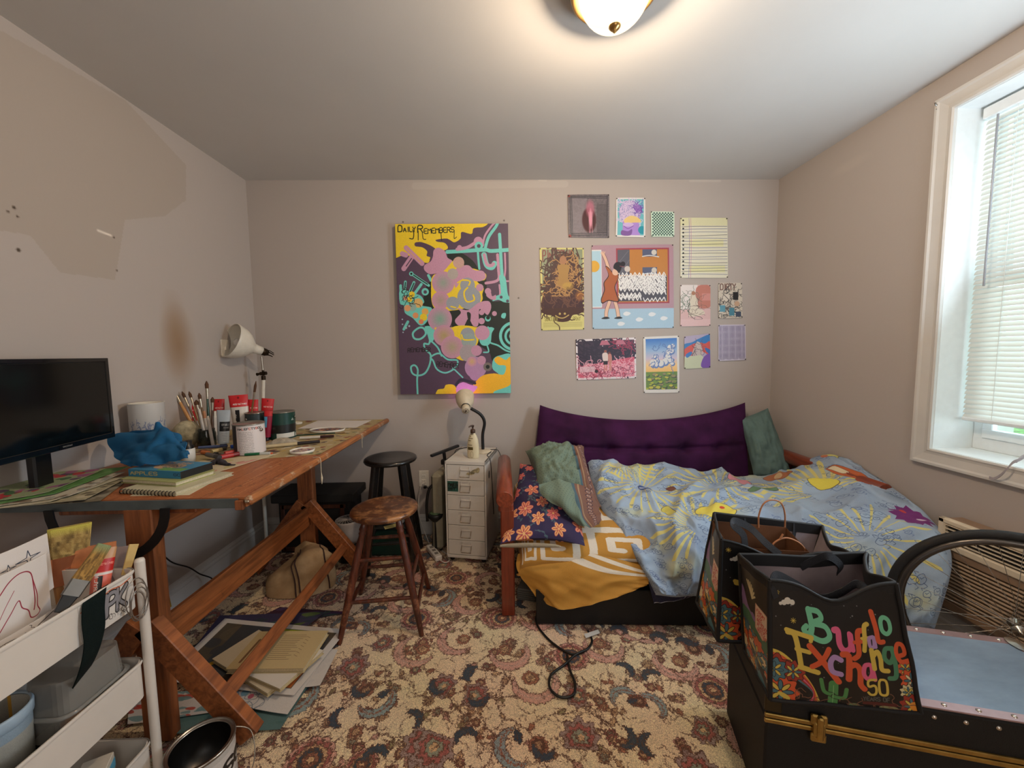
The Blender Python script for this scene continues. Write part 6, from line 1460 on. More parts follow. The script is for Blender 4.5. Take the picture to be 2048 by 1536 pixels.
for i in range(5):
    a, b = tufts[i]; q = cush(a*2-1, 1-2*b, Vector((0, 0, .055))); mb = MB(); mb.lathe([(0, .003), (.008, .002), (.01, -.002), (0, -.003)], 10, Matrix.Translation(q) @ Matrix.Rotation(PI/2, 4, 'X')); mesh('tuft_button', mb, VEL, pc)

def soft(name, label, cor, th, mat, n=30, wr=.008, seed=0, nrm=(0, -.3, 1), cat='pillow', pull=.1, warpf=None, group=None, thing_=None):
    nv = Vector(nrm).normalized()
    def f(u, v, p):
        a, b = (p.x+.5), (.5-p.y); q = cor[0]*(1-a)*(1-b)+cor[1]*a*(1-b)+cor[2]*a*b+cor[3]*(1-a)*b
        q = q+nv*p.z
        return warpf(u, v, q, p.z) if warpf else q
    mb = pillow(1, 1, th, n=n, pull=pull, wr=wr, seed=seed, sag=f, uvf=lambda a, b: (a, b))
    return tag(mesh(name, mb, mat), label, cat, group)
TEAL = plain('teal_linen', (92, 116, 112), .85, var=.12, scale=12, bump=.3, bscale=120)
soft('pillow', 'grey teal pillow standing at the right end of the daybed', [on_y(1480, 838, 2.90), on_y(1536, 816, 2.90), on_y(1590, 965, 2.66), on_y(1508, 952, 2.74)], .15, TEAL, nrm=(-.35, -1, .25), seed=4, wr=.022, pull=.02)
# floral pillow
fp = Pic(700, 900, (42, 34, 74)); rr = random.Random(9)
def flower(p, x, y, r, c1, c2, c3, n=6, a0=0):
    for k in range(n):
        a = a0+2*PI*k/n; p.circ(x+math.cos(a)*r*.55, y+math.sin(a)*r*.55, r*.50, c3, ry=r*.30, rot=a); p.circ(x+math.cos(a)*r*.55, y+math.sin(a)*r*.55, r*.44, c1, ry=r*.24, rot=a)
        p.line([(x, y), (x+math.cos(a)*r*.8, y+math.sin(a)*r*.8)], r*.10, c2)
    p.circ(x, y, r*.16, (230, 180, 120))
for _ in range(60):
    x, y, a = rr.uniform(0, 700), rr.uniform(0, 900), rr.uniform(0, 7); P_ = [(x, y)]
    for k in range(5): a += rr.uniform(-.8, .8); x += math.cos(a)*34; y += math.sin(a)*34; P_.append((x, y))
    fp.line(P_, 6, (70, 92, 104), smooth=4)
    for q in P_[1:]: fp.circ(q[0], q[1], 16, (74, 96, 108), ry=7, rot=rr.uniform(0, 3))
pts = []
for _ in range(600):
    x, y = rr.uniform(20, 680), rr.uniform(20, 880)
    if all((x-a)**2+(y-b)**2 > 132**2 for a, b in pts): pts.append((x, y)); flower(fp, x, y, rr.uniform(50, 74), rr.choice([(226, 150, 110), (214, 120, 110), (232, 176, 110)]), (190, 70, 70), (160, 60, 90), rr.choice([5, 6, 7]), rr.uniform(0, 1))
fp.noise(.04, 1)
FL_, FR_, BL_, BR_ = on_y(1000, 1086, 1.94), on_y(1170, 1090, 1.90), on_y(1040, 925, 2.66), on_y(1165, 952, 2.52)
o = soft('pillow', 'dark pillow with orange flowers at the left end of the daybed', [BL_, BR_, FR_, FL_], .12, printed('floral_print', fp, .8, .2, 300), nrm=(-.12, -.15, 1), seed=2, wr=.008, warpf=lambda u, v, q, z: q+Vector((0, 0, .014*(1-u*u)-.006)))
mb = MB(); e = []
for k in range(21):
    a = k/20*.72; q = FL_*(1-a)+FR_*a; e.append(q+Vector((0, -.006+.0, -.012+.008*math.sin(PI*a))))
rows = [[q+Vector((0, .012*math.cos(w)-.004, .013*math.sin(w)*(math.sin(PI*min(1, (i+1)/21))**.4))) for w in [-PI/2+PI*j/6-PI*0 for j in range(7)]] for i, q in enumerate(e)]
for r_ in rows:
    for j, q in enumerate(r_): r_[j] = Vector((q.x, e[rows.index(r_)].y-.010*math.cos(-PI/2+PI*j/6), q.z))
mb.grid(rows); mesh('pillow_opening', mb, plain('lining_beige', (150, 138, 116), .9, bump=.4, scale=60), o, label='beige lined open end of the pillow case')
# green patterned pillow, crumpled
gp_ = Pic(600, 600, (112, 130, 114)); rr = random.Random(4)
for i in range(26):
    for j in range(26): gp_.circ(i*24+12*(j % 2), j*24, 3.4, (80, 98, 90))
gp_.rect(430, 0, 600, 600, (120, 84, 70)); gp_.rect(430, 0, 452, 600, (70, 96, 108)); gp_.rect(470, 0, 480, 600, (160, 130, 100))
for j in range(14): gp_.circ(530, 20+j*44, 18, (70, 50, 60)); gp_.circ(530, 20+j*44, 12, (180, 140, 120)); gp_.circ(530, 20+j*44, 5, (60, 80, 90))
gp_.noise(.06, 2)
GPM = printed('green_pattern', gp_, .85, .2, 300)
o = soft('pillow', 'green dotted pillow with brown border lying on the floral pillow', [on_y(1050, 902, 2.66), on_y(1168, 892, 2.66), on_y(1204, 1016, 2.20), on_y(1072, 985, 2.30)], .24, GPM, nrm=(-.05, -.35, 1), seed=8, wr=.03, n=40, pull=.16)
C = [[on_y(1078, 972, 2.16), on_y(1112, 962, 2.17), on_y(1150, 968, 2.18), on_y(1188, 990, 2.18)], [on_y(1085, 990, 2.12), on_y(1120, 990, 2.08), on_y(1155, 1000, 2.08), on_y(1194, 1020, 2.12)],
     [on_y(1120, 1010, 2.06), on_y(1140, 1020, 2.02), on_y(1165, 1030, 2.02), on_y(1200, 1040, 2.05)], [on_y(1158, 1040, 2.01), on_y(1168, 1050, 1.99), on_y(1180, 1056, 1.99), on_y(1198, 1050, 2.01)]]
P = patch(C, 30, 26, lambda u, v, p: .022*ridge(u*2+v*3, v*2.5-u, 1)); mb = MB(); mb.sheet(P, .003, uvf=lambda u, v: (.3+v*.7, 1-u)); mesh('loose_case_end', mb, GPM, o)

# ---------------------------------------------------------------- blue duvet
def duvet_pic():
    p = Pic(1600, 1200, (158, 176, 196)); rr = random.Random(21)
    for _ in range(14): p.circ(rr.uniform(0, 1600), rr.uniform(0, 1200), rr.uniform(40, 90), (206, 198, 130), .5, ry=rr.uniform(20, 60), soft=50)
    for _ in range(60): p.circ(rr.uniform(0, 1600), rr.uniform(0, 1200), rr.uniform(60, 150), rr.choice([(132, 150, 176), (164, 186, 210), (140, 152, 170)]), .45, ry=rr.uniform(40, 110), soft=60)
    Y_ = (222, 206, 112)
    for (x, y, r0, r1, a0, a1) in ((330, 330, 60, 330, .2, 6.0), (760, 300, 60, 300, 0, 6.2), (1200, 420, 80, 380, 2.6, 6.3), (520, 760, 70, 330, 2.4, 6.0), (1250, 860, 60, 300, 0, 6.2), (250, 80, 40, 220, 0, 3)):
        n = 20
        for k in range(n):
            a = a0+(a1-a0)*k/n; s_ = rr.uniform(.7, 1.0); w = rr.uniform(.028, .060); q = r1*s_; p.poly([(x+r0*math.cos(a-w), y+r0*math.sin(a-w)), (x+q*math.cos(a-w*.8), y+q*math.sin(a-w*.8)), (x+q*1.05*math.cos(a), y+q*1.05*math.sin(a)), (x+q*.94*math.cos(a+w*.8), y+q*.94*math.sin(a+w*.8)), (x+r0*math.cos(a+w), y+r0*math.sin(a+w))], Y_, .85)
    for _ in range(420):
        x, y = rr.uniform(0, 1600), rr.uniform(0, 1200); c = rr.choice([(84, 100, 128), (70, 86, 120), (90, 110, 150)]); r = rr.uniform(14, 28)
        p.line([(x+r*math.cos(a)*rr.uniform(.7, 1.1), y+r*.7*math.sin(a)*rr.uniform(.7, 1.1)) for a in [k*.7 for k in range(9)]], 2.6, c, .85, smooth=3, closed=True)
        p.line([(x-r*.3, y-r*.2), (x, y), (x+r*.4, y-r*.3)], 2.4, c, .8); p.line([(x-r, y-r*.6), (x-r*1.3, y-r), (x-r*.6, y-r*.9)], 2.4, c, .8); p.line([(x+r*.5, y+r*.5), (x+r*1.2, y+r*.9), (x+r*.7, y+r*1.2)], 2.4, c, .8, smooth=3)
    def bl(pts, c, o=(60, 50, 60)): p.blob(pts, c); p.line(pts, 3, o, .8, smooth=5, closed=True)
    bl([(560, 600), (640, 560), (720, 580), (740, 660), (680, 720), (600, 700)], (226, 208, 84)); p.circ(690, 610, 12, (200, 70, 50))
    bl([(820, 180), (880, 160), (930, 180), (930, 240), (860, 256), (815, 230)], (214, 140, 150)); bl([(1010, 90), (1080, 70), (1150, 120), (1190, 150), (1100, 160), (1020, 140)], (176, 106, 66)); p.circ(1090, 120, 26, (210, 176, 130))
    bl([(1330, 200), (1400, 170), (1470, 210), (1480, 280), (1400, 310), (1340, 270)], (190, 96, 50)); bl([(1340, 200), (1390, 180), (1420, 230), (1370, 250)], (222, 206, 170))
    P_ = []
    for k in range(22): a = 2*PI*k/22; r = 96*(1 if k % 2 else .72); P_.append((1470+r*1.05*math.cos(a), 640+r*math.sin(a)))
    p.poly(P_, (112, 40, 110)); p.circ(1440, 610, 15, (190, 60, 60)); p.circ(1500, 660, 22, (206, 190, 206), ry=12)
    bl([(300, 340), (340, 330), (400, 380), (380, 420), (320, 390)], (60, 90, 150)); p.line([(310, 350), (380, 400)], 8, (214, 214, 214)); bl([(480, 330), (510, 320), (530, 350), (500, 370)], (120, 66, 44)); bl([(380, 560), (430, 550), (440, 640), (400, 650)], (206, 196, 96))
    bl([(880, 400), (980, 380), (1010, 420), (900, 440)], (96, 130, 96)); bl([(1180, 330), (1260, 330), (1290, 380), (1200, 400)], (220, 204, 80))
    bl([(1400, 20), (1470, 10), (1500, 50), (1430, 80)], (206, 200, 120)); p.circ(1450, 46, 8, (30, 30, 40)); p.circ(1410, 66, 16, (190, 110, 80))
    p.noise(.03, 1); return p
G = [[(1176, 925, 2.68), (1235, 934, 2.74), (1310, 934, 2.76), (1400, 956, 2.72), (1490, 960, 2.72), (1572, 956, 2.66), (1630, 916, 2.50), (1718, 928, 2.30)],
     [(1188, 985, 2.42), (1250, 985, 2.42), (1320, 982, 2.44), (1410, 990, 2.40), (1500, 990, 2.38), (1600, 985, 2.30), (1705, 972, 2.18), (1800, 985, 1.98)],
     [(1222, 1050, 2.14), (1285, 1050, 2.12), (1352, 1042, 2.11), (1440, 1035, 2.10), (1545, 1030, 2.08), (1655, 1030, 2.02), (1772, 1035, 1.90), (1872, 1052, 1.76)],
     [(1268, 1112, 1.945), (1330, 1118, 1.90), (1395, 1110, 1.89), (1480, 1105, 1.86), (1580, 1105, 1.83), (1685, 1105, 1.78), (1795, 1110, 1.70), (1904, 1125, 1.60)],
     [(1312, 1190, 1.845), (1352, 1194, 1.835), (1398, 1192, 1.82), (1480, 1200, 1.79), (1580, 1212, 1.75), (1690, 1232, 1.68), (1785, 1256, 1.60), (1868, 1262, 1.53)]]
C = [[on_y(*q) for q in r_] for r_ in G]
def dd(u, v, p):
    s_ = u*1.0+v*.0
    a = v*9.0-u*2.6                    # long folds running towards the front
    left = math.exp(-((v-.16)/.20)**2)
    d = .050*left*(math.sin(a*2.1+.6)*.7+ridge(v*6-u*2.2, u*1.2, 2)*.6)
    d += .034*ridge(v*3.4+u*1.5, u*2.8-v, 5)**2*1.2+.022*ridge(v*8+u*3.5, u*4-v*2, 9)**2+.009*ridge(v*19+u*9, u*12-v*5, 4)+.004*nz(v*40, u*30, 1)
    d += .030*max(0, 1-abs(v-.36+.45*(u-.35))/.05)**1.5*(u < .85)+.026*max(0, 1-abs(v-.62-.3*(u-.5))/.04)**1.5+.03*max(0, 1-abs(u-.36-.10*math.sin(v*7))/.07)**1.4*(v > .35)
    d += .020*math.exp(-((u-.5-.10*math.sin(v*5))/.05)**2)*(v > .3)
    edge = min(u, v, 1-u, 1-v); k = min(1, edge/.05)
    return -(d+.018)*k**.6 if 0 else (d*.9+.02)*(k**.6)
P = patch(C, 120, 190, dd)
for r_ in P:
    for q in r_: q.x = min(q.x, XR-.018)
mb = MB(); mb.sheet(P, .012, uvf=lambda u, v: (v, 1-u)); 
tag(mesh('duvet', mb, printed('duvet_print', duvet_pic(), .85, .25, 260, sheen=.1)), 'rumpled light blue duvet with yellow sunbursts and doodles spread over the daybed', 'duvet')
# corner of a patterned underside blanket hanging at the front
up = Pic(300, 300, (36, 36, 62)); up.noise(.2, 3, 4); up.scribble(20, 20, 200, 120, 30, 4, (150, 140, 110), random.Random(1), size=30); up.scribble(100, 100, 200, 200, 8, 5, (190, 180, 190), random.Random(2), size=20); up.line([(10, 292), (290, 292)], 8, (200, 200, 206))
C = [[on_y(1285, 1120, 1.905), on_y(1330, 1165, 1.86), on_y(1380, 1180, 1.84), on_y(1430, 1180, 1.82)], [on_y(1296, 1160, 1.875), on_y(1325, 1185, 1.85), on_y(1375, 1190, 1.83), on_y(1425, 1186, 1.81)], [on_y(1308, 1206, 1.865), on_y(1330, 1204, 1.845), on_y(1368, 1198, 1.825), on_y(1415, 1186, 1.805)]]
P = patch(C, 14, 20, lambda u, v, p: .008*ridge(v*4, u*2, 3)); mb = MB(); mb.sheet(P, .003, uvf=lambda u, v: (v, 1-u)); tag(mesh('blanket_corner', mb, printed('navy_blanket', up, .8)), 'dark navy patterned blanket corner hanging below the duvet', 'blanket')
# ---------------------------------------------------------------- the canvas
def canvas_pic():
    p = Pic(680, 1020, (84, 64, 86)); K = (22, 34, 30); T_ = (112, 206, 196); P_ = (196, 146, 172); Y_ = (236, 204, 44); G_ = (150, 156, 164); V = (84, 64, 86)
    X = lambda x: (x-120)/920*680
    Yy = lambda y: (y-75)/1370*1020
    R = lambda r: r*.742
    def pts(l): return [(X(a), Yy(b)) for a, b in l]
    def B(l, c, al=1): p.blob(pts(l), c, al)
    def Ln(l, w, c, **k): p.line(pts(l), R(w), c, smooth=k.get('s', 6), closed=k.get('cl', False))
    def Ci(x, y, r, c, inner=None, ry=None, soft=1): p.circ(X(x), Yy(y), R(r), c, inner=inner, ry=R(ry) if ry else None, soft=soft)
    # dark green ground
    B([(540, 310), (640, 300), (740, 360), (800, 440), (850, 500), (860, 620), (900, 690), (1040, 700), (1060, 860), (1050, 1000), (1060, 1120), (900, 1180), (860, 1100), (700, 1000), (560, 880), (560, 600)], K)
    B([(380, 540), (420, 560), (420, 900), (340, 880), (330, 700), (350, 600)], K)
    # yellow top
    B([(60, 40), (500, 40), (850, 60), (840, 100), (760, 110), (740, 155), (660, 140), (650, 190), (600, 220), (560, 200), (530, 190), (450, 200), (460, 215), (520, 225), (545, 265), (500, 285), (440, 270), (380, 250), (300, 235), (290, 250), (340, 260), (375, 290), (370, 325), (400, 340), (380, 380), (330, 370), (250, 330), (180, 320), (60, 330)], Y_)
    Ln([(290, 235), (330, 235), (400, 262), (440, 300), (410, 360), (420, 400)], 34, V)
    # pink key left
    for w, c in ((40, P_), (26, P_)):
        Ln([(205, 262), (330, 385)], w, c, s=0); Ln([(172, 308), (200, 318)], w, c, s=0); Ln([(250, 330), (180, 425)], w, c, s=0)
    Ln([(210, 268), (320, 380)], 5, (222, 170, 90), s=0); Ln([(246, 345), (200, 405)], 8, V, s=0)
    # teal net left
    for a in ([(240, 465), (380, 560)], [(150, 600), (150, 560)], [(190, 530), (180, 610)], [(260, 535), (220, 620)], [(320, 550), (250, 640)], [(380, 480), (400, 520)], [(200, 850), (165, 910)]):
        Ln(a, 22, T_, s=0)
    for a in ([(240, 465), (370, 550)], [(190, 535), (180, 600)], [(260, 540), (225, 612)]): Ln(a, 8, K, s=0)
    Ci(240, 466, 18, T_); Ci(240, 466, 9, K); Ci(350, 610, 30, T_); Ci(350, 612, 14, V)
    B([(140, 600), (200, 600), (240, 620), (310, 640), (340, 690), (320, 720), (400, 740), (380, 800), (350, 860), (300, 880), (240, 820), (180, 780), (170, 720), (140, 700)], T_)
    for x, y, r, c in ((240, 630, 24, Y_), (220, 670, 22, Y_), (185, 660, 18, (226, 160, 130)), (290, 700, 38, (222, 180, 110)), (240, 730, 34, (150, 180, 170)), (200, 740, 26, (226, 160, 110)), (265, 800, 24, (220, 150, 100)), (345, 770, 28, (226, 170, 90)), (330, 815, 30, Y_), (310, 850, 20, (226, 130, 90))): Ci(x, y, r, c)
    p.scribble(X(160), Yy(620), X(260), Yy(700), 14, 3, (40, 34, 30), random.Random(1), size=24)
    # teal right lattice
    Ln([(540, 295), (700, 288), (850, 280), (900, 290), (1060, 280)], 30, T_); Ln([(850, 270), (880, 180), (940, 100), (960, 60)], 24, T_); Ln([(830, 250), (850, 170), (900, 100), (930, 70)], 16, P_); Ln([(970, 160), (975, 280), (980, 420), (985, 520), (970, 620)], 26, T_)
    Ln([(620, 275), (700, 262), (760, 230), (800, 205), (830, 240)], 26, P_); Ci(640, 262, 20, P_); Ci(795, 215, 38, P_); Ci(798, 250, 34, T_); Ci(798, 250, 15, V)
    Ln([(840, 320), (860, 400), (900, 420), (925, 390)], 44, T_); Ln([(842, 320), (862, 395), (900, 405), (915, 392)], 26, P_); Ln([(790, 300), (795, 380), (800, 430)], 18, T_)
    Ln([(950, 320), (955, 430), (950, 520), (850, 545)], 22, P_); Ln([(1010, 310), (1012, 430), (1005, 520), (1050, 530)], 14, P_); Ln([(960, 560), (962, 640), (920, 660)], 14, P_)
    B([(960, 490), (1010, 500), (1030, 640), (1060, 660), (1060, 700), (1000, 700), (950, 680), (900, 690), (930, 650), (975, 620)], T_); Ci(973, 658, 12, V); Ci(1025, 690, 12, V)
    B([(870, 590), (890, 620), (900, 650), (930, 640), (925, 680), (880, 670), (850, 640)], P_); Ci(866, 610, 26, P_)
    # target at right
    for r, c in ((120, T_), (96, K), (76, T_), (56, K), (36, T_)): Ci(1070, 975, r, c)
    Ln([(860, 900), (880, 960), (870, 1020), (940, 1050), (1000, 1090), (1060, 1110)], 14, T_); B([(860, 905), (910, 910), (890, 950), (880, 1020), (850, 1050), (800, 1040), (790, 980)], T_)
    Ln([(850, 1050), (860, 1100), (820, 1105)], 12, T_); B([(980, 790), (1010, 790), (1000, 830), (970, 820)], T_); Ci(860, 830, 24, T_); Ci(862, 822, 16, K)
    # teal loops lower left
    Ln([(290, 900), (240, 940), (250, 985), (300, 990), (345, 950), (330, 905)], 16, T_, cl=True); Ln([(360, 900), (380, 960), (370, 1030), (330, 1030), (340, 1080), (380, 1120), (370, 1200), (330, 1270), (270, 1290), (225, 1270), (215, 1220), (245, 1205), (270, 1240), (262, 1330), (262, 1445)], 15, T_)
    Ln([(380, 1140), (450, 1110), (520, 1160), (600, 1170), (580, 1230), (500, 1270), (430, 1240), (400, 1170)], 14, T_, cl=True); Ln([(560, 1230), (640, 1310)], 12, T_); Ln([(380, 1000), (440, 1060), (470, 1130)], 14, T_)
    B([(340, 890), (410, 900), (420, 980), (380, 1020), (360, 960)], T_)
    # centre column
    B([(430, 280), (470, 262), (520, 290), (540, 340), (580, 370), (560, 430), (500, 450), (400, 470), (350, 440), (350, 400), (400, 370), (420, 330)], P_)
    B([(570, 380), (620, 340), (670, 370), (680, 420), (760, 430), (850, 470), (840, 520), (780, 530), (830, 580), (820, 630), (800, 700), (600, 760), (420, 740), (400, 560), (420, 480), (500, 450)], Y_)
    B([(600, 440), (700, 400), (760, 440), (830, 450), (850, 500), (800, 530), (720, 520), (660, 510), (600, 580)], P_)
    Ci(500, 540, 92, P_, (150, 160, 150)); Ci(580, 470, 44, (176, 166, 160)); Ci(630, 380, 46, (196, 160, 150)); Ci(700, 560, 60, G_); Ln([(620, 540), (660, 520), (720, 530), (700, 580), (670, 640)], 12, Y_)
    Ci(710, 660, 96, G_); Ln([(700, 580), (670, 620), (690, 690), (750, 680), (745, 640)], 13, Y_); Ci(475, 680, 72, P_, (170, 150, 140)); Ci(575, 705, 54, G_); Ci(800, 580, 30, P_)
    Ci(465, 830, 100, P_, (130, 166, 150)); Ln([(600, 740), (560, 730)], 10, Y_)
    B([(610, 740), (700, 760), (790, 700), (870, 690), (890, 740), (860, 800), (820, 770), (790, 760), (780, 880), (740, 890), (700, 830), (660, 890), (610, 880), (590, 840), (640, 780)], P_); B([(690, 780), (720, 790), (712, 860), (700, 850)], K); Ci(810, 780, 22, P_); Ci(915, 790, 20, P_); Ci(808, 850, 26, P_)
    p.rect(X(420), Yy(898), X(790), Yy(925), Y_); B([(560, 900), (760, 900), (780, 1000), (740, 1080), (660, 1170), (560, 1130), (480, 1060)], Y_)
    Ci(495, 965, 86, P_, (176, 156, 110)); Ci(560, 1060, 92, P_, (170, 156, 130)); Ci(690, 960, 58, G_); Ci(700, 1010, 62, (150, 166, 164)); Ln([(640, 960), (660, 1000), (740, 1000)], 12, Y_); Ci(690, 1110, 70, (166, 156, 160)); Ci(760, 1090, 44, P_); Ci(812, 945, 60, P_)
    Ci(750, 1230, 90, (178, 140, 176)); Ci(720, 1180, 40, P_, (206, 170, 120)); Ci(800, 1170, 36, P_); Ci(745, 1290, 48, (178, 140, 176))
    # bottom yellow mass
    B([(900, 1160), (960, 1130), (1050, 1130), (1070, 1300), (1040, 1450), (880, 1460), (860, 1300), (940, 1290), (890, 1240)], T_)
    B([(680, 1460), (720, 1380), (800, 1300), (900, 1280), (980, 1290), (1000, 1220), (940, 1210), (905, 1170), (940, 1140), (1000, 1170), (1040, 1150), (1040, 1300), (1030, 1380), (900, 1430), (880, 1470)], (246, 186, 40)); B([(425, 1460), (430, 1410), (480, 1400), (500, 1370), (560, 1370), (590, 1410), (600, 1460)], Y_)
    B([(590, 1440), (590, 1380), (640, 1350), (700, 1370), (760, 1390), (720, 1440), (680, 1460)], (206, 150, 206)); Ln([(585, 1370), (620, 1330), (680, 1340), (740, 1360)], 22, (40, 44, 60)); Ci(850, 1225, 36, (120, 110, 104)); Ci(850, 1225, 16, K)
    for x, y, r in ((155, 870, 6), (210, 885, 8), (185, 900, 8), (158, 935, 6), (155, 830, 6)): Ci(x, y, r, (170, 190, 200))
    # lettering
    def tx(t, x, y, h, w, c, **k): p.text(t, X(x), Yy(y), R(h), R(w), c, **k)
    tx('D', 142, 86, 50, 8, K, wid=1.0); tx('AILY', 186, 100, 36, 7, K, wid=.92, adv=1.25); Ln([(262, 120), (270, 150), (262, 190), (235, 188)], 7, K); tx('R', 302, 86, 56, 8, K, wid=1.1); Ln([(340, 140), (345, 190), (366, 196)], 6, K); Ln([(306, 130), (304, 200)], 6, K)
    tx('EMEMBERS', 352, 112, 40, 6.5, K, wid=.98, adv=1.2, rot=-.05); Ln([(490, 140), (495, 205)], 6, K); Ln([(600, 140), (598, 190), (618, 178)], 5, K)
    tx('REMEMBER', 192, 1062, 34, 6, (34, 26, 34), wid=.85, adv=1.25, jit=.08); tx('REMEMBER', 430, 1175, 40, 6, (34, 26, 34), wid=.72, adv=1.2, jit=.08, rot=.12)
    p.noise(.04, 3, 2); return p
def hang(name, label, cat, px, th, off, mat_front, mat_side, pins=True, wav=.0, seed=0, group=None):
    c = [on_y(a, b, D) for a, b in px]          # TL TR BR BL
    t = thing(name, label, cat, (c[0]+c[2])/2, group=group); nn = 12; P = []
    for j in range(nn+1):
        r = []
        for i in range(nn+1):
            u, v = i/nn, j/nn; p = c[0]*(1-u)*(1-v)+c[1]*u*(1-v)+c[2]*u*v+c[3]*(1-u)*v
            e = (1-math.exp(-8*min(abs(u-.0)+abs(v-.0), abs(1-u)+abs(v), abs(u)+abs(1-v), abs(1-u)+abs(1-v)))) if wav else 0
            r.append(p+Vector((0, -off-wav*e*(.6+.6*nz(u*2.2+seed, v*2.2, seed)), 0)))
        P.append(r)
    if th < .01:
        mb = MB(); mb.sheet(P, -th, uvf=lambda u, v: (v, 1-u)) if 0 else mb.sheet([list(q) for q in zip(*P)], -th, uvf=lambda u, v: (u, 1-v))
        mesh('paper', mb, mat_front, t)
        if pins:
            for k in ((0, 0), (0, -1), (-1, 0), (-1, -1)):
                q = P[k[0]][k[1]]; cx_ = (c[0]+c[2])/2; q = q+(Vector((cx_.x, q.y, cx_.z))-q).normalized()*.008
                mb = MB(); mb.lathe([(0, .0), (.0045, .0), (.0045, .003), (.003, .005), (0, .005)], 8, Matrix.Translation(q+Vector((0, -.0015, 0))) @ Matrix.Rotation(PI/2, 4, 'X')); mesh('pushpin', mb, plain('pin_black', (50, 44, 42), .4), t)
    return t, P, c
c = [on_y(a, b, D-.045) for a, b in ((790, 448), (1016, 447), (1022, 786), (801, 789))]
t = thing('painted_canvas', 'tall painted canvas lettered Daily Remembers on the far wall', 'painting', (c[0]+c[2])/2)
mb = MB(); mb.add([c[3], c[2], c[1], c[0]], [(0, 1, 2, 3)], [[(0, 0), (1, 0), (1, 1), (0, 1)]]); mesh('painted_face', mb, printed('canvas_art', canvas_pic(), .5), t)
mb = MB(); bk = [Vector((q.x, D-.008, q.z)) for q in c]; ft = [q+Vector((0, .0005, 0)) for q in c]
for k in range(4): mb.add([ft[k], ft[(k+1) % 4], bk[(k+1) % 4], bk[k]], [(0, 1, 2, 3)])
mb.add(bk, [(0, 1, 2, 3)]); mesh('stretcher_edge', mb, plain('canvas_edge', (70, 56, 66), .7), t)

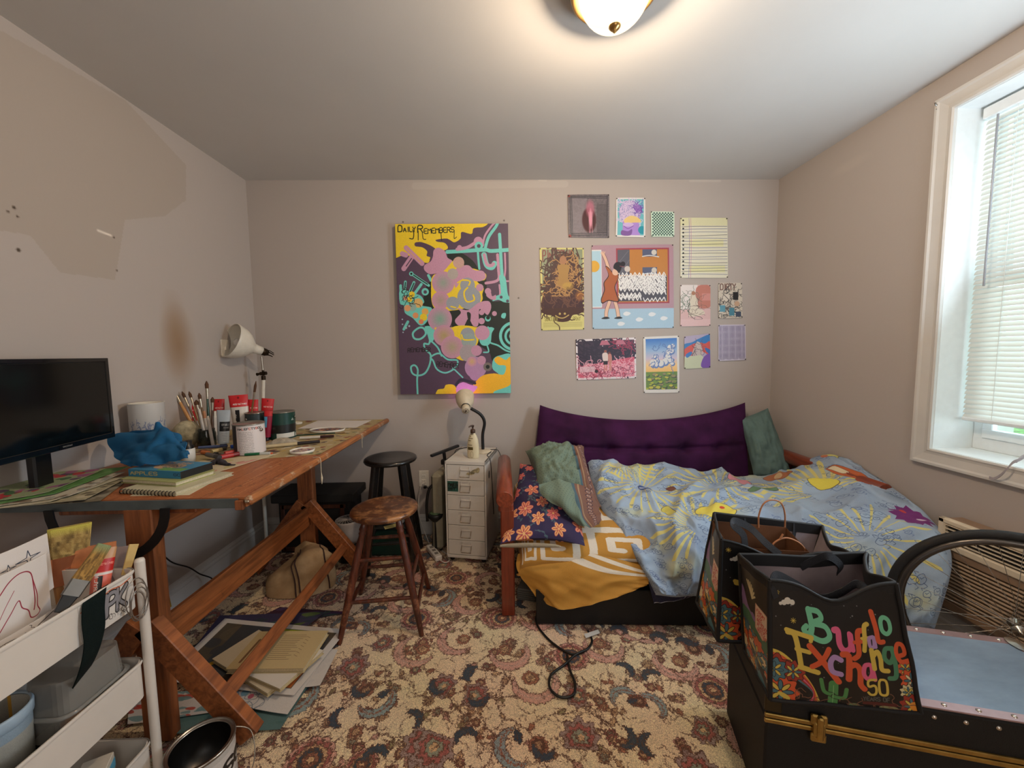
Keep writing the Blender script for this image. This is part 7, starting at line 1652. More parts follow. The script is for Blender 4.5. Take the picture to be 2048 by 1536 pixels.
# ---------------------------------------------------------------- posters
def poster(k):
    rr = random.Random(100+k)
    if k == 0:
        p = Pic(260, 270, (104, 96, 100)); p.scribble(0, 0, 260, 270, 260, 5, (128, 118, 122), rr, al=.4, size=40); p.rect(20, 22, 120, 250, (150, 140, 146), .5); p.rect(180, 60, 250, 240, (84, 78, 82), .6)
        p.circ(132, 160, 44, (74, 34, 38), ry=76, soft=10); p.circ(140, 90, 26, (190, 110, 130), .8, ry=52, soft=16); p.circ(142, 150, 10, (226, 150, 170), ry=60, soft=6); 
        for x in (130, 142, 152): p.line([(x, 110), (x+rr.uniform(-6, 6), 240)], 3, (226, 160, 176), .8, smooth=2)
        for q in ([(12, 10), (248, 14)], [(14, 20), (246, 24)], [(14, 8), (18, 262)], [(24, 12), (26, 256)], [(248, 10), (244, 260)], [(12, 258), (246, 252)], [(20, 246), (240, 240)]): p.line(q, 3.5, (50, 52, 60))
        p.circ(8, 262, 10, (150, 60, 56)); p.circ(8, 8, 8, (130, 60, 56))
    elif k == 1:
        p = Pic(220, 300, (226, 222, 218)); p.rect(12, 12, 208, 286, (110, 186, 196)); p.circ(104, 112, 84, (166, 156, 200), ry=92); p.scribble(24, 22, 180, 190, 120, 4, (216, 196, 224), rr, size=22); p.circ(166, 80, 30, (140, 90, 180), .7); p.scribble(130, 40, 196, 120, 26, 3, (110, 70, 170), rr, size=16)
        p.poly([(50, 180), (170, 180), (180, 286), (50, 286)], (176, 140, 214)); p.blob([(60, 170), (100, 140), (140, 140), (176, 160), (186, 186), (130, 190), (70, 196)], (232, 200, 130)); p.circ(92, 206, 40, (206, 180, 224), ry=16); p.line([(60, 218), (90, 236), (130, 214)], 5, (130, 80, 170), smooth=4); p.blob([(44, 250), (90, 256), (120, 240), (110, 286), (44, 286)], (130, 90, 160)); p.circ(196, 246, 30, (40, 150, 170)); p.rect(208, 0, 220, 300, (226, 222, 218))
    elif k == 2:
        p = Pic(200, 210, (206, 226, 206)); n = 15
        for i in range(n):
            for j in range(n+1):
                if (i+j) % 2: p.rect(10+i*12, 8+j*12, 22+i*12, 20+j*12, (32, 74, 68))
    elif k == 3:
        p = Pic(330, 420, (222, 218, 196)); p.rect(0, 0, 330, 54, (218, 214, 160), .6); p.rect(60, 150, 300, 200, (222, 218, 130), .4); p.rect(60, 330, 310, 380, (222, 220, 140), .5)
        for j in range(17): y = 60+j*21; p.line([(10, y+rr.uniform(-3, 3)), (120, y+rr.uniform(-4, 4)), (326, y+rr.uniform(-6, 2))], 2.6, (84, 84, 130) if j % 3 else (60, 60, 70), smooth=4)
        p.line([(60, 4), (64, 200), (58, 418)], 2.4, (130, 100, 170), smooth=4); p.line([(72, 4), (76, 200), (70, 418)], 2.4, (190, 120, 160), smooth=4)
        for j in range(14): p.circ(20, 18+j*28.5, 6, (26, 30, 26))
    elif k == 4:
        p = Pic(300, 560, (214, 206, 130)); p.rect(14, 10, 292, 440, (140, 150, 120)); p.text('PINOCCHIO', 20, 16, 76, 7, (130, 60, 56), wid=.40, adv=1.25, smooth=True)
        p.line([(150+118*math.cos(a), 180+150*math.sin(a)) for a in [k_*.2 for k_ in range(32)]], 9, (70, 34, 30)); p.blob([(60, 200), (110, 60), (150, 40), (220, 50), (260, 120), (270, 250), (290, 380), (270, 430), (20, 430), (20, 300)], (96, 60, 46))
        p.scribble(20, 60, 285, 430, 240, 7, (64, 34, 34), rr, size=44); p.scribble(60, 80, 260, 400, 90, 6, (176, 132, 78), rr, size=30); p.circ(158, 84, 24, (170, 120, 84), ry=30); p.blob([(120, 120), (200, 120), (190, 200), (210, 260), (120, 250), (130, 190)], (170, 130, 70)); p.circ(190, 260, 40, (196, 160, 70), .6, ry=26, soft=10); p.rect(20, 330, 290, 430, (58, 26, 36), .65)
        p.blob([(10, 415), (292, 410), (270, 450), (220, 460), (190, 500), (110, 500), (80, 462), (30, 450)], (66, 34, 28)); p.line([(100, 460), (130, 476), (160, 476), (192, 458)], 7, (196, 170, 100), smooth=4); p.circ(130, 448, 8, (196, 170, 100)); p.circ(165, 448, 8, (196, 170, 100))
        p.circ(270, 330, 30, (214, 140, 60), .5, soft=20); p.text('SORCERER', 24, 470, 26, 4, (150, 140, 70), wid=.5); p.text('PRAY', 222, 470, 26, 4, (150, 140, 70), wid=.6)
        for j in range(5): p.line([(14, 508+j*7), (286, 508+j*7)], 2, (160, 150, 90))
    elif k == 5:
        p = Pic(560, 560, (176, 140, 152)); p.rect(0, 425, 560, 560, (166, 196, 216)); p.rect(0, 36, 62, 410, (176, 210, 226)); p.circ(14, 140, 38, (222, 170, 60)); p.rect(0, 410, 64, 416, (230, 230, 230)); p.rect(62, 36, 66, 412, (226, 226, 226)); p.rect(0, 30, 66, 38, (226, 226, 226))
        p.rect(166, 22, 530, 392, (160, 66, 80)); p.rect(176, 32, 520, 382, (190, 126, 60)); p.rect(176, 32, 258, 200, (92, 92, 104)); p.line([(180, 120), (250, 40)], 3, (120, 120, 130)); p.line([(200, 180), (256, 100)], 3, (120, 120, 130))
        for x, y in ((346, 32), (346, 150)): p.rect(x, y, x+100, y+48, (84, 92, 120)); p.circ(x+80, y+20, 18, (206, 200, 190)); p.line([(x, y+46), (x+50, y+40), (x+112, y+50)], 7, (206, 206, 206), smooth=3)
        p.rect(182, 206, 514, 376, (76, 74, 84))
        for j in range(15):
            y = 196+j*12; P_ = [(182+i*14+rr.uniform(-3, 3), y+(16 if i % 2 else -10)*rr.uniform(.6, 1.3)) for i in range(24)]; 
            if j < 9 or rr.random() < .5: p.line(P_[:24 if j < 9 else 12], 6, (232, 230, 228), smooth=2)
            elif rr.random() < .8: p.line(P_[12:], 6, (232, 230, 228), smooth=2)
        SK = (226, 186, 160); O = (50, 30, 34)
        for q, w in (([(78, 60), (96, 100), (112, 150), (130, 190)], 20),): p.line(q, w+4, O, smooth=4); p.line(q, w, SK, smooth=4)
        for a in (-.9, -.5, -.1, .4): p.line([(80, 66), (80+24*math.sin(a), 66-24*math.cos(a))], 6, SK)
        for q in ([(116, 380), (96, 440), (94, 480)], [(156, 380), (170, 430), (178, 480)]): p.line(q, 26, O, smooth=4); p.line(q, 22, SK, smooth=4)
        p.blob([(92, 140), (116, 150), (140, 180), (180, 190), (176, 230), (158, 280), (170, 330), (180, 380), (110, 372), (68, 390), (58, 360), (80, 300), (78, 250), (110, 200)], O); p.blob([(95, 146), (116, 156), (140, 186), (176, 196), (172, 230), (152, 280), (164, 330), (174, 374), (110, 366), (70, 382), (64, 358), (86, 300), (84, 250), (114, 204)], (170, 92, 50))
        p.circ(160, 180, 22, SK); p.blob([(146, 150), (160, 118), (190, 114), (206, 130), (196, 168), (182, 186), (170, 170)], (34, 28, 38)); p.circ(212, 126, 16, (34, 28, 38)); p.line([(190, 140), (222, 146)], 3, (160, 80, 90)); p.circ(242, 160, 20, (206, 196, 190))
        for x in (92, 180): p.blob([(x-32, 490), (x, 478), (x+26, 488), (x, 494)], (24, 22, 26))
        for x, y in ((236, 460), (322, 500), (410, 466), (492, 494), (196, 528)): p.blob([(x-26, y), (x-10, y-14), (x+12, y-12), (x+26, y-2), (x+8, y+12), (x-14, y+12)], (222, 226, 230))
    elif k == 6:
        p = Pic(210, 290, (214, 176, 174)); p.rect(0, 0, 120, 170, (226, 216, 212)); p.blob([(112, 20), (205, 10), (210, 150), (120, 150)], (190, 120, 104)); p.rect(150, 60, 210, 110, (206, 140, 130)); p.scribble(6, 70, 70, 190, 30, 2.4, (90, 110, 90), rr, size=30)
        p.blob([(76, 60), (96, 56), (104, 76), (120, 110), (124, 160), (160, 180), (168, 205), (110, 220), (60, 215), (70, 160), (66, 100)], (216, 204, 184)); p.circ(90, 58, 14, (170, 120, 90)); p.line([(66, 100), (60, 190), (140, 226), (150, 240), (100, 240), (60, 200)], 3, (70, 56, 50), smooth=4); p.scribble(70, 90, 160, 220, 18, 2, (110, 90, 80), rr, size=24); p.rect(0, 240, 210, 290, (224, 190, 190), .6)
    elif k == 7:
        p = Pic(180, 270, (206, 196, 180)); p.text('DIRTY', 14, 8, 44, 8, (120, 90, 80), wid=.75, adv=1.15); p.scribble(4, 60, 176, 266, 90, 3, (60, 56, 56), rr, size=24); p.rect(110, 70, 150, 130, (26, 24, 26)); p.rect(10, 170, 50, 220, (90, 150, 170)); p.rect(80, 190, 120, 250, (70, 130, 150)); p.circ(60, 110, 26, (214, 204, 190)); p.line([(40, 90), (80, 130), (60, 150)], 4, (40, 36, 36)); p.circ(140, 160, 20, (196, 160, 130)); p.rect(130, 220, 170, 260, (60, 70, 90)); p.text('DIRTY', 20, 240, 16, 3, (60, 60, 60), wid=.7)
    elif k == 8:
        p = Pic(420, 290, (228, 220, 222)); p.rect(12, 14, 408, 276, (60, 46, 66)); p.scribble(12, 14, 400, 160, 60, 10, (44, 36, 56), rr, size=60); p.scribble(260, 14, 408, 90, 40, 5, (150, 50, 80), rr, size=20)
        for x in (180, 290): p.poly([(x, 14), (x+40, 14), (x+60, 46), (x-14, 46)], (186, 110, 130)); p.rect(x+4, 50, x+10, 56, (230, 220, 224))
        p.poly([(12, 200), (90, 180), (150, 176), (300, 150), (408, 136), (408, 276), (12, 276)], (206, 92, 116)); p.scribble(20, 180, 400, 270, 160, 4, (232, 170, 184), rr, size=26); p.scribble(20, 200, 400, 270, 70, 3, (120, 30, 60), rr, size=20); p.rect(24, 196, 130, 236, (226, 196, 204), .8)
        p.circ(206, 92, 10, (150, 90, 80)); p.blob([(184, 110), (206, 100), (222, 112), (220, 160), (190, 160)], (222, 206, 200)); p.rect(190, 160, 220, 186, (40, 26, 34)); p.rect(194, 186, 202, 236, (206, 130, 120)); p.rect(208, 186, 216, 232, (206, 130, 120)); p.circ(234, 104, 9, (110, 60, 50)); p.blob([(224, 116), (244, 112), (250, 140), (246, 180), (228, 180)], (196, 130, 120)); p.rect(230, 180, 246, 230, (206, 140, 130)); p.circ(140, 232, 12, (40, 26, 34))
    elif k == 9:
        p = Pic(250, 400, (224, 220, 214)); p.vgrad(16, 16, 236, 250, [(0, (56, 116, 196)), (.35, (150, 180, 214)), (.6, (206, 190, 206)), (.8, (240, 200, 140)), (1, (240, 190, 110))]); p.rect(16, 250, 236, 376, (110, 140, 70))
        for (x, y, r) in ((186, 80, 20), (206, 70, 16), (180, 110, 22), (196, 104, 20), (170, 150, 26), (150, 180, 24), (120, 190, 26), (90, 170, 20), (76, 140, 14), (60, 180, 18), (190, 170, 20), (200, 190, 16), (84, 198, 20), (60, 200, 14)): p.circ(x+5, y+7, r, (104, 130, 184)); p.circ(x, y, r*.86, (222, 220, 218))
        p.scribble(50, 60, 210, 215, 26, 4, (90, 120, 180), rr, size=18)
        for _ in range(46): x, y = rr.uniform(20, 232), rr.uniform(262, 370); r = rr.uniform(10, 20); p.circ(x+3, y+4, r, (70, 84, 76), ry=r*.6); p.circ(x, y, r*.86, rr.choice([(170, 180, 70), (120, 150, 70), (150, 140, 100), (196, 190, 80)]), ry=r*.5)
        p.rect(0, 376, 250, 400, (224, 220, 214)); p.rect(236, 0, 250, 400, (224, 220, 214)); p.rect(0, 0, 16, 400, (224, 220, 214))
    elif k == 10:
        p = Pic(200, 250, (176, 164, 190)); p.blob([(0, 60), (60, 50), (110, 30), (200, 10), (200, 90), (120, 60), (60, 80), (0, 100)], (50, 120, 186)); p.blob([(0, 100), (50, 70), (110, 56), (160, 70), (200, 60), (200, 160), (140, 130), (60, 150), (0, 150)], (206, 84, 76)); p.blob([(60, 150), (90, 60), (110, 52), (130, 80), (140, 150)], (196, 180, 176)); p.line([(84, 100), (60, 160), (96, 168)], 3, (70, 56, 66), smooth=3); p.scribble(70, 60, 136, 160, 16, 2.4, (90, 80, 90), rr, size=22)
        p.blob([(0, 160), (80, 156), (140, 160), (150, 250), (0, 250)], (200, 206, 176)); p.blob([(150, 170), (200, 150), (200, 250), (130, 240)], (120, 80, 170)); p.blob([(10, 140), (50, 120), (56, 140), (20, 165)], (60, 120, 190)); p.blob([(160, 100), (200, 120), (200, 150), (170, 130)], (60, 110, 180))
    else:
        p = Pic(210, 270, (206, 200, 216))
        for i in range(4):
            for j in range(5):
                x, y = 30+i*50, 32+j*50
                p.circ(x, y, 34, (206, 200, 216))
                for a in range(20): q = a*2*PI/20+.1*(i+j); p.poly([(x+2*math.cos(q), y+2*math.sin(q)), (x+33*math.cos(q-.05), y+33*math.sin(q-.05)), (x+33*math.cos(q+.06), y+33*math.sin(q+.12))], (70, 58, 110))
        for q in ((0, 0, 210, 6), (0, 264, 210, 270), (0, 0, 6, 270), (204, 0, 210, 270)): p.rect(*q, (206, 200, 216))
    return p.noise(.03, k)
PO = [((1135, 390), (1218, 389), (1218, 476), (1137, 475), 'square dark sketch with a pink figure, top left of the pinned pictures'), ((1232, 396), (1290, 396), (1290, 475), (1231, 474), 'print of a curly haired profile on turquoise among the wall pictures'),
      ((1301, 423), (1348, 424), (1348, 474), (1302, 474), 'small green and white checkered print on the far wall'), ((1360, 436), (1454, 436), (1455, 556), (1360, 556), 'ruled notebook page drawing with punched holes on the far wall'),
      ((1079, 496), (1167, 496), (1168, 659), (1083, 661), 'tall ornate brown movie poster with yellow border, leftmost of the wall pictures'), ((1183, 491), (1346, 489), (1347, 656), (1185, 658), 'large poster of a woman in a brown dress waving at a window'),
      ((1360, 570), (1420, 570), (1420, 652), (1360, 653), 'pink watercolour of a seated figure on the far wall'), ((1436, 566), (1483, 566), (1484, 636), (1436, 637), 'small collage print headed Dirty at the right of the wall pictures'),
      ((1151, 679), (1271, 675), (1272, 756), (1153, 760), 'magenta tinted photo print of two people seen from behind'), ((1286, 674), (1357, 671), (1358, 785), (1287, 786), 'print of a tower shaped cloud over yellow hills on the far wall'),
      ((1368, 673), (1419, 667), (1420, 735), (1368, 738), 'red and blue abstract mountain print on the far wall'), ((1436, 650), (1490, 649), (1491, 720), (1436, 722), 'purple op art print of spoked circles on the far wall')]
for k, (a, b, c_, d, lab) in enumerate(PO):
    hang('poster' if k not in (0, 3, 6) else 'pinned_drawing', lab, 'poster', (a, b, c_, d), .0012, .0035, printed('poster_%d' % k, poster(k), .5), None, True, .006, k, 'pictures pinned on the far wall')
# ---------------------------------------------------------------- footlocker
TF = Vector((.775, 1.06, 0)); ta = math.radians(-15); e1 = Vector((math.cos(ta), math.sin(ta), 0)); e2 = Vector((-math.sin(ta), math.cos(ta), 0)); TL_, TD_, TH_ = .875, .365, .45
m3 = Matrix((e1, e2, Vector((0, 0, 1)))).transposed()
def tq(u, v, z): return TF+e1*u+e2*v+Vector((0, 0, z))
tk = thing('footlocker_trunk', 'black footlocker trunk with pale blue top and brass edges', 'trunk', tq(TL_/2, TD_/2, 0))
TB = plain('trunk_black', (11, 10, 10), .65, var=.3, scale=20, bump=.3, bscale=300)
mb = MB(); mb.rbox(tq(TL_/2, TD_/2, .165), (TL_-.008, TD_-.008, .33), .006, m3); mesh('trunk_body', mb, TB, tk)
mb = MB(); mb.rbox(tq(TL_/2, TD_/2, .395), (TL_, TD_, .108), .008, m3); lid = mesh('trunk_lid', mb, TB, tk)
bt, nt, b = _nt('trunk_blue_top'); L = nt.links.new; tc = N(nt, 'TexCoord'); mp = N(nt, 'Mapping'); mp.inputs['Scale'].default_value = (1, 2.2, 1); mp.inputs['Rotation'].default_value = (0, 0, .5); L(tc.outputs['Object'], mp.inputs[0]); n1 = N(nt, 'TexNoise', Scale=3.5, Detail=9.0, Roughness=.6); L(mp.outputs[0], n1.inputs[0])
r = N(nt, 'ValToRGB'); r.color_ramp.elements[0].position = .35; r.color_ramp.elements[0].color = (*srgb((118, 134, 152)), 1); r.color_ramp.elements[1].position = .72; r.color_ramp.elements[1].color = (*srgb((150, 170, 190)), 1); L(n1.outputs[0], r.inputs[0]); L(r.outputs[0], b.inputs['Base Color'])
b.inputs['Roughness'].default_value = .38; mr = N(nt, 'MapRange'); mr.inputs[3].default_value = .28; mr.inputs[4].default_value = .6; L(n1.outputs[0], mr.inputs[0]); L(mr.outputs[0], b.inputs['Roughness']); b.inputs['Metallic'].default_value = .25
mb = MB(); mb.rbox(tq(TL_/2, TD_/2, TH_), (TL_-.05, TD_-.05, .004), .001, m3); mesh('blue_top_panel', mb, bt, lid)
EDG = plain('edge_rose_metal', (176, 146, 146), .35, .6)
for (u, v, w_, d_) in ((TL_/2, .014, TL_, .030), (TL_/2, TD_-.014, TL_, .030), (.014, TD_/2, .030, TD_-.05), (TL_-.014, TD_/2, .030, TD_-.05)):
    mb = MB(); mb.rbox(tq(u, v, TH_+.0012), (w_, d_, .005), .0015, m3); mesh('edge_band', mb, EDG, lid)
BRS = plain('brass_aged', (186, 152, 84), .35, .85, .2, 20)
for z in (.345, .328):
    mb = MB(); mb.rbox(tq(TL_/2, -.003, z), (TL_+.004, .008, .013), .002, m3); mesh('brass_strip', mb, BRS, tk)
for u in (.02, TL_-.02): mb = MB(); mb.rbox(tq(u, -.001, .40), (.045, .010, .085), .003, m3); mesh('corner_plate', mb, plain('corner_bronze', (70, 60, 40), .45, .7), lid)
riv = MB(); riv.lathe([(0, .004), (.003, .0035), (.006, .0015), (.0065, 0)], 10)
RV = plain('rivet_nickel', (214, 206, 196), .2, .95); first = None
for (u, v, z, ax_) in [(.06+k*.076, .015, TH_+.0035, 0) for k in range(11)]+[(.06+k*.076, TD_-.015, TH_+.0035, 0) for k in range(11)]+[(TL_-.015, .07+k*.075, TH_+.0035, 0) for k in range(4)]+[(.06+k*.07, 0, .425, 1) for k in range(12)]:
    o = mesh('rivet', riv, RV, None, world=False) if first is None else first.copy()
    if first is None: first = o
    else: _link(o)
    o.parent = lid; M_ = Matrix.Translation(tq(u, v, z)) @ m3.to_4x4() @ (Matrix.Rotation(PI/2, 4, 'X') if ax_ else Matrix.Identity(4)); o.matrix_parent_inverse = Matrix.Identity(4); o.matrix_basis = WM[tk.name].inverted() @ M_
def clasp(u, v, z, back=False):
    mb = MB()
    for (du, dz, w_, h_, th) in ((0, .02, .042, .030, .012), (0, -.008, .030, .045, .016), (0, -.036, .040, .026, .012), (0, .0, .016, .07, .022)): mb.rbox(tq(u+du, v-th/2 if not back else v, z+dz), (w_, th, h_), .004, m3)
    mesh('clasp', mb, BRS, tk)
clasp(.135, -.004, .345); clasp(TL_-.16, -.004, .345)
mb = MB(); rows = [[tq(TL_-.02+.020*math.cos(a)*r_, TD_-.03+.034*math.sin(a)*r_, TH_+.006+.004*(1-r_)) for a in [2*PI*k/16 for k in range(17)]] for r_ in (1, .7, .3, .01)]; mb.grid(rows, smooth=True); mesh('corner_boss', mb, RV, lid)

# ---------------------------------------------------------------- shopping totes
def tote_front():
    p = Pic(700, 640, (13, 12, 13)); Y_ = (206, 178, 76); OR = (206, 84, 46); RD = (150, 48, 36); GR = (70, 130, 96); PK = (214, 92, 130); LI = (170, 136, 184); MG = (110, 186, 146); TE = (70, 110, 120); K = (20, 18, 20)
    rr = random.Random(6)
    for _ in range(26): x, y = rr.uniform(20, 690), rr.uniform(20, 520); p.circ(x, y, rr.uniform(1.5, 4), (120, 120, 120))
    for x, y in ((120, 200), (40, 60), (300, 60)):
        for a in range(4): p.line([(x-14*math.cos(a*PI/4), y-14*math.sin(a*PI/4)), (x+14*math.cos(a*PI/4), y+14*math.sin(a*PI/4))], 3, Y_)
    for x, y, r in ((76, 112, 14), (96, 102, 18), (120, 108, 14), (58, 118, 9)): p.circ(x, y, r, (206, 200, 186))
    def G(ch, x, y, h, w, c, wid=1.0, rot=0): p.text(ch, x, y, h, w, c, wid=wid, rot=rot)
    # rainbow, flowers and cactus
    for k, c in enumerate((Y_, OR, RD, PK, RD, TE, K)): p.line([(0, 366+k*18), (60, 384+k*17), (134, 452+k*13), (200, 545+k*8), (236-k*14, 640)], 19, c, smooth=6)
    def bloom(x, y, R, c, n=9, petals=Y_):
        P_ = [(x+R*(1+.14*math.cos(n*a))*math.cos(a), y+R*(1+.14*math.cos(n*a))*math.sin(a)) for a in [2*PI*k/60 for k in range(60)]]; p.poly(P_, c); p.line(P_, 3, K, closed=True)
        for k in range(8): a = 2*PI*k/8; q = R*.42; p.circ(x+q*math.cos(a), y+q*math.sin(a), R*.34, K, ry=R*.15, rot=a); p.circ(x+q*math.cos(a), y+q*math.sin(a), R*.30, petals if k % 2 else TE, ry=R*.11, rot=a)
    bloom(20, 480, 92, RD); bloom(110, 470, 56, RD); bloom(50, 590, 88, OR); bloom(20, 470, 60, TE); p.circ(66, 610, 34, Y_, ry=13, rot=.5)
    bloom(668, 420, 44, OR); bloom(690, 480, 56, OR, petals=(220, 206, 160)); bloom(664, 540, 40, (206, 196, 150)); bloom(670, 610, 56, RD); p.circ(680, 610, 22, (220, 140, 50))
    for q, w in (([(300, 640), (306, 520)], 46), ([(300, 580), (262, 566), (248, 500)], 20), ([(306, 590), (352, 590), (366, 540)], 20)): p.line(q, w+7, K, smooth=5); p.line(q, w, (72, 134, 74), smooth=5)
    p.line([(300, 636), (306, 524)], 3, (130, 180, 120)); p.circ(400, 626, 26, (110, 130, 90), ry=10); p.circ(560, 628, 44, (130, 130, 90), ry=12); p.scribble(120, 610, 640, 636, 26, 4, (120, 80, 60), rr, size=30)
    # Buffalo
    p.line([(206, 140), (216, 220), (200, 268)], 32, MG, smooth=5); p.line([(206, 140), (262, 152), (274, 186), (222, 206), (290, 222), (306, 268), (262, 290), (196, 264), (172, 240), (186, 222)], 28, MG, smooth=6)
    p.line([(336, 236), (356, 238), (352, 300), (374, 332), (408, 316), (414, 256)], 30, PK, smooth=5); p.line([(412, 250), (418, 330)], 24, PK)
    p.line([(480, 232), (456, 240), (448, 290), (444, 350), (420, 372)], 26, OR, smooth=5); p.line([(430, 290), (476, 284)], 18, OR)
    p.line([(508, 200), (492, 214), (484, 270), (474, 330)], 22, Y_, smooth=5); p.line([(470, 270), (506, 264)], 15, Y_)
    p.line([(524, 260), (504, 270), (506, 310), (524, 306), (528, 262), (532, 310)], 18, LI, smooth=4)
    p.line([(540, 140), (548, 220), (550, 280), (574, 284)], 25, OR, smooth=5); p.line([(596, 166), (620, 182), (622, 226), (600, 246), (578, 228), (578, 184)], 22, MG, smooth=5, closed=True)
    # Exchange
    p.line([(90, 262), (122, 272), (140, 350), (150, 430)], 27, Y_, smooth=4); p.line([(84, 250), (206, 278)], 25, Y_); p.line([(132, 346), (192, 356)], 24, Y_); p.line([(146, 440), (232, 462)], 28, Y_); p.line([(206, 278), (202, 296)], 21, Y_)
    p.line([(196, 322), (260, 400), (330, 500)], 32, OR, smooth=3); p.line([(292, 330), (250, 400), (206, 432)], 28, OR, smooth=3)
    p.line([(350, 382), (316, 368), (296, 400), (304, 446), (344, 458)], 28, LI, smooth=5)
    p.line([(362, 352), (392, 360), (386, 440), (380, 480)], 32, OR, smooth=3); p.line([(386, 420), (420, 404), (440, 430), (434, 500), (452, 530)], 29, OR, smooth=5)
    p.line([(488, 400), (466, 408), (456, 450), (474, 474), (496, 446), (498, 404), (508, 478)], 22, PK, smooth=5)
    p.line([(508, 326), (512, 420)], 24, Y_); p.line([(512, 356), (536, 334), (548, 370), (548, 424), (578, 432)], 24, Y_, smooth=5)
    p.line([(606, 318), (578, 322), (570, 366), (594, 390), (616, 356), (614, 318), (620, 400), (612, 462), (582, 470)], 24, GR, smooth=5)
    p.line([(640, 358), (676, 346), (672, 306), (646, 300), (634, 340), (650, 384), (690, 380)], 22, OR, smooth=5)
    p.text('50', 470, 478, 84, 13, Y_, wid=.72); p.text('YEARS OF', 444, 574, 22, 4, (90, 92, 90), wid=.85); p.rect(440, 602, 600, 618, (84, 26, 26))
    return p
def tote_side():
    p = Pic(300, 640, (20, 19, 20)); Y_ = (214, 184, 80); rr = random.Random(8)
    for k in range(7): a = -1.9+k*.26; p.line([(150, 190), (150+70*math.cos(a)-30, 190+86*math.sin(a))], 11, (214, 196, 146))
    p.blob([(0, 190), (60, 210), (120, 280), (170, 270), (200, 340), (0, 330)], (140, 106, 150)); p.blob([(0, 330), (90, 290), (190, 310), (300, 260), (300, 480), (0, 480)], (60, 110, 76)); p.poly([(190, 190), (300, 216), (290, 330), (240, 372), (180, 340)], (206, 150, 120)); p.poly([(196, 196), (294, 222), (284, 326), (240, 362), (188, 334)], (224, 196, 166))
    for i, s in enumerate(('FROM', '70%', 'RECYCLED', 'PLASTIC', 'BOTTLES')): p.text(s, 204, 214+i*27, 19, 4, (196, 60, 50), wid=.62 if len(s) > 5 else .9, rot=.2)
    for k, c in enumerate(((60, 90, 110), (196, 80, 50), Y_, (206, 110, 60))): p.line([(0, 400+k*16), (110, 380+k*18), (210, 440+k*14), (300, 430+k*18)], 14, c, smooth=5)
    for _ in range(34):
        x, y, r = rr.uniform(0, 300), rr.uniform(410, 630), rr.uniform(22, 46); c = rr.choice([(214, 96, 44), (226, 150, 50), (196, 50, 40), (226, 206, 160), (70, 120, 130)]); P_ = [(x+r*(1+.16*math.cos(7*a))*math.cos(a), y+r*(1+.16*math.cos(7*a))*math.sin(a)) for a in [2*PI*k/40 for k in range(40)]]; p.poly(P_, c); p.line(P_, 3, (24, 20, 20), closed=True)
    for k in range(9): a = 2*PI*k/9; p.circ(180+34*math.cos(a), 500+34*math.sin(a), 26, (24, 20, 20), ry=12, rot=a); p.circ(180+34*math.cos(a), 500+34*math.sin(a), 22, Y_ if k % 2 else (90, 130, 140), ry=9, rot=a)
    p.line([(70, 460), (300, 640)], 18, (20, 18, 20)); return p
FRONT_M = printed('tote_front', tote_front(), .45, coat=.15); SIDE_M = printed('tote_side', tote_side(), .45, coat=.15)
LIN = plain('tote_lining', (150, 136, 138), .8, var=.08); TRM = plain('tote_trim', (14, 13, 14), .7); WEB = plain('tote_webbing', (34, 34, 38), .85, bump=.5, scale=80)
def tote(label, B, T_, dips, handle):
    """B, T_: corners front-left, front-right, back-right, back-left at the bottom and top"""
    t = thing('tote_bag', label, 'bag', (B[0]+B[1]+B[2]+B[3])/4)
    nv = 10
    for k, nm in enumerate(('front_panel', 'side_panel', 'back_panel', 'side_panel')):
        a0, a1, b0, b1 = B[k], B[(k+1) % 4], T_[k], T_[(k+1) % 4]; out = (a1-a0).cross(Vector((0, 0, 1))).normalized(); dip = dips[k]; nu = 16; G_ = []
        for i in range(nu+1):
            u = i/nu; r = []
            top = b0*(1-u)+b1*u+Vector((0, 0, -dip[0]*math.exp(-((u-dip[1])/.24)**2)*(1-(2*u-1)**8)))-out*dip[2]*math.sin(PI*u)
            bot = a0*(1-u)+a1*u
            for j in range(nv+1):
                v = j/nv; q = bot*(1-v)+top*v+out*.012*math.sin(PI*v)*math.sin(PI*u)*dip[3]+out*.004*nz(u*4+k, v*4, k); r.append(q)
            G_.append(r)
        zf = lambda u, v, D_=dip: (u, v*(1-D_[0]/.35*math.exp(-((u-D_[1])/.24)**2)))
        mb = MB(); mb.sheet(G_, .0012, uvf=zf if k != 3 else (lambda u, v: (1-u if 0 else u, v))); pn = mesh(nm, mb, (FRONT_M, SIDE_M)[k % 2], t)
        inn = [[q-out*.003 for q in r] for r in G_]; mb = MB(); mb.grid(inn, flip=True); mesh('panel_lining', mb, LIN, pn)
        mb = MB(); mb.tube([r[-1] for r in G_], .005, 6); mb.tube(G_[0], .0065, 6); mb.tube([r[0] for r in G_], .0065, 6)
        hem = [[r[-1]+out*.0015-Vector((0, 0, .026)), r[-1]+out*.0015] for r in G_]; mb.sheet([h_ for h_ in hem], .001); mb.sheet([[r[-1]-out*.0045-Vector((0, 0, .034)), r[-1]-out*.0045] for r in G_], .0006); mesh('binding', mb, TRM, pn)
    mb = MB(); mb.grid([[B[0], B[3]], [B[1], B[2]]], smooth=False); mb.grid([[q+Vector((0, 0, .002)) for q in (B[0], B[3])], [q+Vector((0, 0, .002)) for q in (B[1], B[2])]], smooth=False, flip=True); mesh('bottom_panel', mb, TRM, t)
    for pts, w_ in handle:
        P_ = spline(pts, 8); mb = MB(); rows = []
        for i, q in enumerate(P_):
            tn = (P_[min(i+1, len(P_)-1)]-P_[max(i-1, 0)]).normalized(); s_ = tn.cross(Vector((.2, -1, .25))).normalized(); rows.append([q-s_*w_/2, q, q+s_*w_/2])
        mb.sheet(rows, .002); mesh('handle', mb, WEB, t)
    return t
